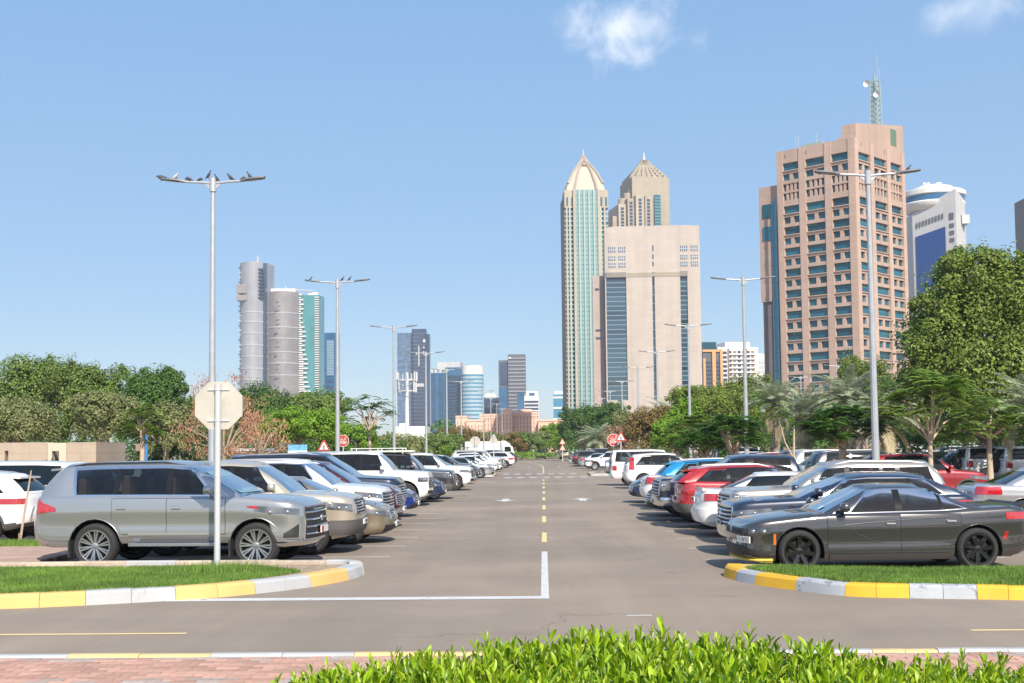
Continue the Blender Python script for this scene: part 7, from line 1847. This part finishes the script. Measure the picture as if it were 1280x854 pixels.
# cars behind the two rows
GB = 'cars in the rows beyond'
right(sedan(L=4.9, W=.93, tail=(.5, 1.22, .80, .98), rbumper=(1.0, .3, .6, 'paint')), 'light silver saloon seen from behind above the tail of the charcoal saloon', 'car', 'lsilver', 30.6, 10.15, True, 1, group=GB)
right(crossover(L=4.8, roof=[(1.8, 1.60), (2.4, 1.67), (3.2, 1.66), (4.3, 1.60)]), 'wine red SUV facing right behind the pewter SUV', 'SUV', 'wine', 43.5, 10.6, True, 1, group=GB)
right(suv(), 'dark green SUV cut off by the right edge behind the charcoal saloon', 'SUV', 'dgreen', 25.0, 9.85, True, 1, group=GB)
right(suv(), 'dark slate SUV behind the black pickup cab', 'SUV', 'slate', 49.0, 10.3, True, 1, group=GB)
right(boxy(extra=[spare(None)], clad=0), 'white off-roader with a black spare wheel near the right edge', 'SUV', 'white', 58.5, 21.2, True, 1, group=GB)
right(boxy(extra=[spare(None)], clad=0), 'white off-roader second from the right edge, tail lamp red, under the flame tree', 'SUV', 'white', 62, 20.6, True, 1, group=GB)
left(crossover(tail=(.5, 1.25, .90, 1.02), extra=[spoiler], clad=.48), 'white crossover seen from behind at the left edge with black lower bumper', 'SUV', 'white', 28.0, -11.35, True, 2, group=GB)
left(sedan(), 'blue saloon behind the white crossover at the left edge', 'car', 'sky', 33.5, -12.3, True, 1, group=GB)
left(suv(rails=False), 'white SUV with black windows between the left crossover and the silver off-roader', 'SUV', 'white', 31.0, -11.2, True, 1, group=GB)
left(sedan(), 'royal blue car low behind the silver off-roader tail', 'car', 'blue', 36.4, -11.4, True, 1, group=GB)

# rows farther off: one of each shape and colour, then copies
FARG = 'cars in the far rows of the car park'
shapes = [('suv', suv(), 'SUV'), ('crossover', crossover(), 'SUV'), ('saloon', sedan(), 'car'), ('off-roader', boxy(clad=0), 'SUV')]
pal = [('white', 'white'), ('white', 'white'), ('white', 'white'), ('lsilver', 'light silver'), ('black', 'black'), ('slate', 'grey'), ('navy', 'navy'), ('wine', 'red'), ('beige', 'beige'), ('gold', 'gold')]
proto = {}; rs = random.Random(4)
def far_car(x, y, rz, where):
    sh = rs.choice(shapes); pc = rs.choice(pal); key = (sh[0], pc[0])
    lab = '%s %s parked %s' % (pc[1], sh[0].replace('suv', 'SUV'), where)
    if key not in proto: proto[key] = sh[1].make(lab, sh[2], PAINT[pc[0]], (x, y, .004), rz, FARG, 0); return
    c = proto[key].copy(); col.objects.link(c); c.location = (x, y, .004); c.rotation_euler = (0, 0, rz); c['label'] = lab
n_far = 0
for (cx, rz, y0, y1, occ, where) in ((13.1, 0, 52, 85, .62, 'in the row backing onto the right hand row'), (23.4, 0, 40, 100, .75, 'in the second row beyond the right aisle'), (28.6, math.pi, 50, 100, .7, 'in the third row at right below the palms'), (39.5, 0, 58, 112, .65, 'in the farthest row at right under the trees'),
        (-13.6, math.pi, 39, 84, .5, 'in the row backing onto the left hand row'), (-24, math.pi, 50, 80, .4, 'in the second row beyond the left aisle')):
    y = y0
    while y < y1:
        if rs.random() < occ and not (20 < cx < 25 and 55 < y < 65): far_car(cx+rs.uniform(-.3, .3), y, rz+rs.uniform(-.03, .03), where)
        y += 2.6
for k in range(14): 
    if rs.random() < .75: far_car(-6.2, 112+k*2.56 if k < 5 else 142+k*2.56, 0, 'in the left row beyond the crossing')
for k in range(10): 
    if rs.random() < .8: far_car(5.9, 134+k*2.5, math.pi, 'in the right row beyond the crossing')
for i in range(9): far_car(-13+i*4.2, 214+rs.uniform(0, 5), math.pi/2*rs.choice((1, -1))+rs.uniform(-.1, .1), 'across the far end of the aisle')

# tell alike far cars apart by where they come in their row
from collections import defaultdict
same = defaultdict(list)
for o in col.objects:
    if o.get('group') == FARG: same[o['label']].append(o)
rank = ['nearest', 'second', 'third', 'fourth', 'fifth', 'sixth', 'seventh']
for lab, os_ in same.items():
    if len(os_) > 1:
        os_.sort(key=lambda o: (o.location.y, o.location.x))
        for i, o in enumerate(os_): o['label'] = lab+', '+(rank[i] if i < len(os_)-1 else 'farthest')+' such'
# ------------------------------------------------------------------ lamps, signs, birds, truck, mast
M_POLE = mat('galvanised_pole', (0.40, 0.42, 0.44), 0.5, 0.3, noise=(3, .1))
M_HEADL = mat('lamp_head_grey', (0.16, 0.16, 0.17), 0.5, .2)
M_LED = mat('led_panel', (0.35, 0.35, 0.33), 0.3)
LH = 10.0
def lamp_proto():
    T = thing('street_lamp', 'x', 'street lamp', (0, 0, 0), 0, 'twin arm street lamps along the aisle')
    mb = MB(); mb.tube([(0, 0, .02), (0, 0, 1.2), (0, 0, LH-.12)], [.12, .112, .062], 10); mb.build('pole', M_POLE, T, 30)
    mb = MB(); mb.bbox(-.2, .2, -.2, .2, -.02, .14, .02); mb.tube([(0, 0, .14), (0, 0, .2)], .16, 10); mb.build('base_plate', M_POLE, T, 30)
    mb = MB(); mb.tube([(0, 0, 1.0), (0, -.13, 1.0)], .06, 6); mb.box(-.06, .06, -.142, -.1, .8, 1.25); mb.build('hatch', M_POLE, T, 0)
    mb = MB(); mb.tube([(0, 0, LH-.35), (0, 0, LH+.06)], .10, 10); mb.build('collar', M_POLE, T, 30)
    for s in (-1, 1):
        mb = MB(); mb.tube([(0, 0, LH-.1), (s*.35, 0, LH-.06), (s*.95, 0, LH-.03)], [.04, .038, .033], 8)
        mb.slab([(s*.05, LH-.3), (s*.05, LH-.1), (s*.28, LH-.08)], -.012, .012); mb.build('arm', M_POLE, T, 40)
        mb = MB(); x0, x1 = .92, 1.56
        P = [(x0-.1, .04), (x0, .07), (x0+.12, .15), (x1-.12, .16), (x1-.02, .10), (x1, .05)]
        G = []
        for (x, w) in P:
            z = LH-.03+.07*(x-x0)/(x1-x0); G.append([(s*x, -w, z+.0), (s*x, -w*.8, z+.05), (s*x, 0, z+.062), (s*x, w*.8, z+.05), (s*x, w, z), (s*x, 0, z-.015), (s*x, -w, z+.0)])
        mb.grid(G, flip=s < 0); hd = mb.build('lamp_head', M_HEADL, T, 40, fix=True)
        mb = MB(); mb.add([(s*(x0+.16), -.11, LH-.03), (s*(x1-.12), -.11, LH+.018), (s*(x1-.12), .11, LH+.018), (s*(x0+.16), .11, LH-.03)], [(0, 1, 2, 3)]); mb.build('led_panel', M_LED, hd, 0)
    return T
lp = lamp_proto()
ordi = ['nearest', 'second', 'third', 'fourth', 'fifth', 'sixth', 'seventh', 'eighth', 'ninth', 'tenth']
XL = 9.76
for i in range(6):
    Y = 36.2+22.3*i; lab = ['tall twin-arm street lamp carrying nine birds behind the near sign', 'twin-arm street lamp with two birds, second along the left row', 'twin-arm street lamp rising in front of the dark blue twin slab tower', 'twin-arm street lamp fourth along the left row', 'twin-arm street lamp fifth along the left row before the broad blue tower', 'twin-arm street lamp sixth along the left row before the round blue tower'][i]
    o = lp if i == 0 else copy_tree(lp); o.location = (-XL, Y, .1); o['label'] = lab
for i, Y in enumerate((36.6, 59.6, 82.3, 105, 126, 152, 179, 204, 232, 262)):
    o = copy_tree(lp); o.location = (XL, Y, .1); o['label'] = ['tall twin-arm street lamp in front of the pink granite block, one bird on it', 'twin-arm street lamp left of the granite block, second along the right row', 'twin-arm street lamp at the right edge of the beige slab', 'twin-arm street lamp before the middle of the beige slab'][i] if i < 4 else 'twin-arm street lamp %s along the right row' % ordi[i]
for i, Y in enumerate((172, 196, 222, 250)):
    o = copy_tree(lp); o.location = (-XL+1.5, Y, .0); o['label'] = 'small far twin-arm street lamp %s beyond the crossing on the left' % ordi[i]
for i, (px, top) in enumerate(((1050, 456), (993, 490), (950, 484), (918, 492), (1003, 470))):
    Y = 8.1*FPX/(556-top); o = copy_tree(lp); o.location = (at(px, 560, Y).x, Y, 0); o['label'] = ['far twin-arm street lamp before the granite block, above the greyish palm', 'far street lamp above the lower drier palm', 'far street lamp over the rounded green tree', 'far street lamp below the white apartment block', 'far street lamp at the foot of the granite block'][i]

# ---- signs
M_SIGNB = mat('sign_back_cream', (0.47, 0.445, 0.385), 0.6, noise=(3, .1)); M_SRED = mat('sign_red', (0.48, 0.05, 0.035), 0.4); M_SWHT = mat('sign_white', (0.8, 0.8, 0.78), 0.4); M_SBLK = mat('sign_black', (0.02, 0.02, 0.02), 0.5)
M_SORG = mat('faded_sign_red', (0.72, 0.2, 0.1), 0.5); M_SPOLE = mat('sign_pole_grey', (0.55, 0.56, 0.57), 0.5, .2)
def ngon(n, r, a0): return [(r*math.cos(a0+2*math.pi*i/n), r*math.sin(a0+2*math.pi*i/n)) for i in range(n)]
def tri(r): return [(-r*.87, -r*.5), (r*.87, -r*.5), (r*.12, r*.93), (-r*.12, r*.93)]
def sign(label, x, y, z0, zc, r, shape, back, pole_r=.04, glyph=None, two=False, polem=None, mface=None, top=None):
    """a plate on a pole; back=True turns its back to the camera (pole and brackets in front)"""
    T = thing('road_sign', label, 'road sign', (x, y, z0)); h = zc-z0
    mb = MB(); mb.tube([(0, 0, 0), (0, 0, top or h+r*.92)], pole_r, 10); mb.build('pole', polem or M_SPOLE, T, 40)
    for k in range(2 if two else 1):
        hz = h-k*r*1.75
        pol = ngon(8, r*1.08, math.pi/8) if shape == 'oct' else tri(r)
        yo = pole_r+.012 if back else -pole_r-.012; t = .006
        mb = MB(); mb.slab([(p[0], hz+p[1]) for p in pol], yo-t, yo+t)
        pl = mb.build('sign_plate', M_SIGNB if back else M_SWHT, T, 0)
        if back:
            for dz in (-.62 if shape == 'oct' else -.3, .68 if shape == 'oct' else .45):
                mb = MB(); w = r*.46 if shape == 'oct' else r*.3; mb.box(-w, w, pole_r-.012, pole_r+.006, hz+dz*r-.016, hz+dz*r+.016); mb.tube([(0, 0, hz+dz*r-.02), (0, 0, hz+dz*r+.02)], pole_r+.008, 10); mb.build('bracket', M_SPOLE, T, 30)
            mb = MB(); f = .94; mb.slab([(p[0]*f, hz+p[1]*f) for p in pol], yo+t+.002, yo+t+.004); mb.build('sign_face', M_SRED, pl, 0)
        else:
            f = .93 if shape == 'oct' else 1.0
            mb = MB(); mb.slab([(p[0]*f, hz+p[1]*f) for p in pol], yo-t-.004, yo-t-.002); mb.build('sign_face', mface or M_SRED, pl, 0)
            if shape == 'tri':
                mb = MB(); mb.slab([(p[0]*.66, hz+p[1]*.66) for p in pol], yo-t-.009, yo-t-.006); mb.build('sign_field', M_SWHT, pl, 0)
            y0, y1 = yo-t-.014, yo-t-.011; g = MB()
            if glyph == 'walk':
                s_ = r*.5
                def bar(a, b, w): 
                    d = Vector((b[0]-a[0], b[1]-a[1])).normalized(); n = Vector((-d.y, d.x))*w
                    g.slab([((a[0]-n.x)*s_, hz-.06*r+(a[1]-n.y)*s_), ((b[0]-n.x)*s_, hz-.06*r+(b[1]-n.y)*s_), ((b[0]+n.x)*s_, hz-.06*r+(b[1]+n.y)*s_), ((a[0]+n.x)*s_, hz-.06*r+(a[1]+n.y)*s_)], y0, y1)
                bar((0, .0), (.05, .55), .13); bar((0, .05), (-.28, -.62), .08); bar((.02, .05), (.3, -.6), .08); bar((.05, .5), (-.3, .2), .06); bar((.05, .5), (.36, .22), .06)
                g.slab([(s_*(.08+.13*math.cos(a)), hz-.06*r+s_*(.76+.13*math.sin(a))) for a in np.linspace(0, 5.7, 10)], y0, y1)
                g.build('pedestrian_symbol', M_SBLK, pl, 0)
            if glyph == 'bang':
                g.slab([(-.07*r, hz-.02*r), (.07*r, hz-.02*r), (.09*r, hz+.4*r), (-.09*r, hz+.4*r)], y0, y1); g.slab([(-.08*r, hz-.26*r), (.08*r, hz-.26*r), (.08*r, hz-.12*r), (-.08*r, hz-.12*r)], y0, y1); g.build('symbol', M_SBLK, pl, 0)
            if glyph == 'stop':
                def st(P, w=.05):
                    P = [Vector(p)*r for p in P]
                    for a, b in zip(P[:-1], P[1:]):
                        d = (b-a).normalized(); n = Vector((-d.y, d.x))*w*r; a2 = a-d*w*r*.6; b2 = b+d*w*r*.6
                        g.slab([(a2.x-n.x, hz+a2.y-n.y), (b2.x-n.x, hz+b2.y-n.y), (b2.x+n.x, hz+b2.y+n.y), (a2.x+n.x, hz+a2.y+n.y)], y0, y1)
                # the Arabic word above
                st([(.5, .18), (.5, .34), (.36, .42), (.26, .32), (.36, .22), (.5, .22)]); st([(.5, .18), (.3, .1), (-.1, .1), (-.42, .12), (-.52, .26), (-.5, .34)]); st([(-.1, .1), (-.12, .3), (-.24, .3), (-.26, .2), (-.14, .17)])
                st([(.3, .56), (.3, .58)], .055); st([(.46, .56), (.46, .58)], .055); st([(-.18, .48), (-.18, .5)], .055)
                # STOP below
                z0_, z1_ = -.52, -.14; zm = -.33
                st([(-.38, z1_), (-.6, z1_), (-.6, zm), (-.38, zm), (-.38, z0_), (-.6, z0_)]); st([(-.28, z1_), (-.02, z1_)]); st([(-.15, z1_), (-.15, z0_)])
                st([(.08, z0_), (.08, z1_), (.28, z1_), (.28, z0_), (.08, z0_)]); st([(.4, z0_), (.4, z1_), (.6, z1_), (.6, zm), (.4, zm)])
                g.build('lettering', M_SWHT, pl, 0)
    return T
p = at(272, 560, 19.72)
sign('large cream back of an octagonal sign on a grey pole, nearest on the left island', p.x, 19.72, .15, at(274, 507, 19.72).z, .385, 'oct', True, .05, top=at(274, 481, 19.72).z-.15)
for (label, px, py, Y, r, shape, back, gl, two) in (
    ('small pale octagonal sign back above the white car roofs', 312, 559, 78, .37, 'oct', True, None, False), ('pale triangular sign back beside the small octagonal one', 329, 560, 78, .42, 'tri', True, None, False),
    ('red triangular pedestrian warning sign left of the second lamp', 405, 559, 70, .43, 'tri', False, 'walk', False), ('round-looking red stop sign above the roof rack on the left', 429, 551, 76, .36, 'oct', False, 'stop', False),
    ('octagonal sign back in front of the white truck box', 594, 552, 90.5, .36, 'oct', True, None, False), ('triangular sign back in front of the white truck box', 617, 550, 90.5, .44, 'tri', True, None, False),
    ('red octagonal stop sign at the crossing on the right', 767, 550, 90.5, .44, 'oct', False, 'stop', False), ('red triangular pedestrian warning sign overlapping the right stop sign', 776, 547.5, 89.6, .45, 'tri', False, 'walk', False),
    ('pair of red warning triangles one above the other on a pale pole', 703, 553, 178, .50, 'tri', False, 'bang', True), ('faded orange triangle sign at the far end of the aisle, left of two', 667, 557, 226, .5, 'tri', False, None, False), ('faded orange triangle sign at the far end of the aisle, right of two', 671.5, 557.5, 226, .5, 'tri', False, None, False)):
    q = at(px, py, Y); sign(label, q.x, Y, .0 if abs(q.x) > 9.2 or Y > 160 else .13, q.z, r, shape, back, .045 if Y < 150 else .07, gl, two, None, M_SORG if Y > 100 else None)
q = at(372, 563, 70); T = thing('info_board', 'pale blue and white board on two posts below the yellow green tree', 'sign', (q.x, 70, 0))
mb = MB(); mb.box(-.55, .55, -.03, .03, q.z-.25, q.z+.32); b_ = mb.build('board', mat('sky_blue_board', (0.16, 0.42, 0.62), .5, noise=(3, .3)), T, 0)
mb = MB(); mb.box(-.55, .55, -.035, -.031, q.z-.25, q.z-.02); mb.build('lower_band', M_SWHT, b_, 0)
for s in (-.45, .45): mb = MB(); mb.tube([(s, .06, 0), (s, .06, q.z+.3)], .03, 6); mb.build('post', M_SPOLE, T)
q = at(183, 544, 58); T = thing('blue_post', 'thin bright blue post with a small brown board under the olive trees', 'post', (q.x, 58, 0))
mb = MB(); mb.tube([(0, 0, 0), (0, 0, q.z)], .07, 8); mb.build('post', mat('blue_paint', (0.03, 0.22, 0.52), .5), T); mb = MB(); mb.box(-.5, -.08, -.03, .03, q.z-.75, q.z-.4); mb.build('board', M_BROWN, T, 0)
q0 = at(25, 682, 26.6); q1 = at(39, 594, 26.6)
T = thing('stake', 'thin leaning wooden stake in the grass behind the silver off-roader', 'stake', (q0.x, 26.6, .1))
mb = MB(); mb.tube([(0, 0, 0), (.08, 0, .6), (.16, 0, 1.1), (q1.x-q0.x, 0, q1.z)], [.028, .024, .02, .014], 6); mb.build('stick', M_BARKT, T)
mb = MB(); mb.tube([(0, 0, -.02), (0, 0, .2)], .04, 6); mb.build('foot', M_BROWN, T)
blades('tall_grass', rng.uniform(-12.2, -10.0, 5200), rng.uniform(25.2, 26.5, 5200), np.full(5200, .1), rng.uniform(.04, .13, 5200), .016, M_GRASS)

# ---- pigeons on the lamps
M_PIG = mat('pigeon_grey', (0.07, 0.07, 0.08), .7, noise=(14, .5)); M_PIGW = mat('pigeon_pale', (0.5, 0.46, 0.42), .7, noise=(14, .4)); M_LEG = mat('bird_leg', (0.3, 0.1, 0.08), .7)
def bird(label, x, y, z, face, m, s=1.0, tilt=0.0, bend=0):
    s *= .72; T = thing('pigeon', label, 'bird', (x, y, z), 0, 'pigeons on the street lamps')
    sp = [(-.20, .07, .012, .012), (-.13, .09, .036, .022), (-.07, .115, .068, .058), (.0, .135, .086, .082), (.055, .158, .078, .074), (.09, .19, .054, .052), (.105, .215, .042, .042), (.122, .232, .042, .042), (.145, .232, .03, .03), (.162, .226, .009, .009), (.182, .22, .002, .002)]
    G = []
    ca, sa = math.cos(tilt), math.sin(tilt)
    for i, (a, h, w, t) in enumerate(sp):
        if bend and i > 4: h -= bend*(i-4)*.03
        a2, h2 = a*ca-(h-.12)*sa, .12+a*sa+(h-.12)*ca
        G.append([(face*a2*s, w*math.cos(k*math.pi/5)*s, (h2+t*math.sin(k*math.pi/5))*s) for k in range(11)])
    mb = MB(); mb.grid(G, flip=face < 0); mb.build('body', m, T, 70, fix=True)
    for d in (-.022, .022):
        mb = MB(); mb.tube([(0, d*s, .1*s), (.008*face, d*s, .045*s), (-.004*face, d*s, 0)], [.011*s, .007*s, .006*s], 6); mb.tube([(-.015*face, d*s, .004), (.035*face, d*s, .004)], .005, 5); mb.build('leg', M_LEG, T)
Yb = 36.2
for (px, z, f, m, lab, s, tl, bd) in (
    (202, LH+.10, -1, M_PIG, 'grey pigeon on the tip of the left lamp head of the tall left lamp', 1.15, -.35, 0), (219, LH+.09, 1, M_PIGW, 'pale pigeon on the inner end of the left lamp head', 1.2, .25, 0), (236, LH+.05, -1, M_PIG, 'plump dark pigeon midway on the left arm', 1.05, 0, 1), (250, LH+.05, 1, M_PIG, 'small crouching pigeon on the left arm close to the pole', .85, 0, 1),
    (261, LH+.15, 1, M_PIG, 'upright pigeon on top of the tall left lamp pole', 1.1, .5, 0), (271, LH+.05, -1, M_PIG, 'upright dark pigeon on the right arm beside the pole', 1.1, .45, 0), (288, LH+.07, -1, M_PIG, 'pigeon midway on the right arm facing left', 1.15, .2, 0), (304, LH+.07, 1, M_PIG, 'small pigeon at the inner end of the right lamp head', .8, 0, 1), (312, LH+.10, -1, M_PIG, 'pigeon standing highest on the right lamp head', 1.15, .35, 0)):
    bird(lab, at(px, 220, Yb).x, Yb, z, f, m, s, tl, bd)
for (px, Y, z, lab) in ((388, 58.5, LH+.09, 'pigeon on the left lamp head of the second left lamp'), (428, 58.5, LH+.08, 'pigeon on the right arm of the second left lamp'), (437, 58.5, LH+.09, 'pigeon on the right lamp head of the second left lamp'), (1135, 36.6, LH+.09, 'dark pigeon on the right lamp head before the granite block')):
    bird(lab, at(px, 345 if px < 600 else 210, Y).x, Y, z, 1, M_PIG, 1.1, .3)

# ---- white box truck, mast, litter
q = at(604, 576, 182); T = thing('box_truck', 'white box truck with rounded roof fairing crossing beyond the left row', 'truck', (q.x, 182, 0)); M_TRK = mat('truck_white', (0.74, 0.74, 0.72), .5, noise=(1, .04))
ht = at(604, 552, 182).z
mb = MB(); mb.bbox(-2.6, 2.6, -1.2, 1.2, .95, ht, .05); mb.build('cargo_box', M_TRK, T, 0)
mb = MB(); mb.slab([(2.75, .6), (4.55, .6), (4.6, 1.3), (4.3, 2.3), (2.75, 2.35)], -1.1, 1.1); cab = mb.build('cab', M_TRK, T, 20)
mb = MB(); mb.slab([(2.75, 2.35), (4.1, 2.35), (3.9, 2.7), (3.3, ht+.05), (2.75, ht+.1)], -1.05, 1.05); mb.build('roof_fairing', M_TRK, cab, 30)
mb = MB(); mb.slab([(3.2, 1.45), (4.2, 1.45), (4.05, 2.2), (3.2, 2.22)], -1.115, -1.105); mb.build('side_window', M_GLASS, cab, 0); mb = MB(); mb.slab([(3.4, 1.0), (4.4, 1.0), (4.4, 1.5), (3.4, 1.5)], -1.125, -1.115); mb.build('yellow_panel', mat('yellow_panel', (0.75, 0.55, 0.03), .5), cab, 0)
mb = MB(); mb.box(-2.5, 4.0, -.6, .6, .55, .9); mb.build('chassis', M_SEAM, T, 0)
for x in (-1.6, 3.4):
    for y in (-1.0, 1.0):
        mb = MB(); mb.lathe([(.2, -.13), (.42, -.13), (.46, -.08), (.46, .08), (.42, .13), (.2, .13)], 20, 'y'); w_ = mb.build('wheel', M_RUBBER, T, 40); w_.location = (x, y, .46)
        mb = MB(); mb.lathe([(0, -.09), (.21, -.11), (.21, .11), (0, .09)], 16, 'y'); mb.build('rim', M_ALLOY, w_, 40)
q = at(509, 560, 152); T = thing('telecom_mast', 'white monopole mast with two tiers of panel antennas before the twin slab tower', 'mast', (q.x, 152, 0)); k = 152/FPX
def mz(py): return at(509, py, 152).z
mb = MB(); mb.tube([(0, 0, 0), (0, 0, mz(466))], [.28, .2], 12); mb.build('pole', M_WHITE, T)
for (z0, z1, n, rr) in ((476, 465, 7, 1.25), (490, 477, 7, 1.15)):
    mb = MB(); mb.tube([(rr*math.cos(a)*.9, rr*math.sin(a)*.9, mz(z0-1)) for a in np.linspace(0, 2*math.pi, 15)], .05, 5); mb.tube([(-rr, 0, mz(z0-1)), (rr, 0, mz(z0-1))], .05, 5); mb.tube([(0, -rr, mz(z0-1)), (0, rr, mz(z0-1))], .05, 5); mb.build('platform_ring', M_WHITE, T)
    for i in range(n):
        a = i*2*math.pi/n+.3; mb = MB(); x, y = rr*math.cos(a), rr*math.sin(a); mb.bbox(x-.10, x+.10, y-.08, y+.08, mz(z0+.5), mz(z1+(i % 3)*1.2), .02); mb.build('antenna', M_POLE if i % 3 else M_WHITEG, T, 0)
T = thing('scrap_of_paper', 'tiny white scrap of paper on the aisle by the empty bays', 'litter', (-5.1, 64.5, .004)); mb = MB(); mb.add([(-.15, -.1, 0), (.1, -.14, .03), (.16, .1, .0), (-.08, .13, .1), (0, 0, .12)], [(0, 1, 4), (1, 2, 4), (2, 3, 4), (3, 0, 4)]); mb.build('paper', M_SWHT, T, 0)

# ---- haze over the whole place
hz = MB(); hz.box(-1500, 1500, -60, 1300, -1.6, 320)
HZ = True
if HZ:
    m = bpy.data.materials.new('haze'); m.use_nodes = True; nt = m.node_tree; nt.nodes.remove(nt.nodes['Principled BSDF'])
    v = nt.nodes.new('ShaderNodeVolumePrincipled'); v.inputs['Color'].default_value = (.93, .96, 1, 1); v.inputs['Density'].default_value = 0.00025; v.inputs['Anisotropy'].default_value = .2
    nt.links.new(v.outputs[0], nt.nodes['Material Output'].inputs['Volume'])
    hz.build('haze', m, None, 0, kind='stuff')
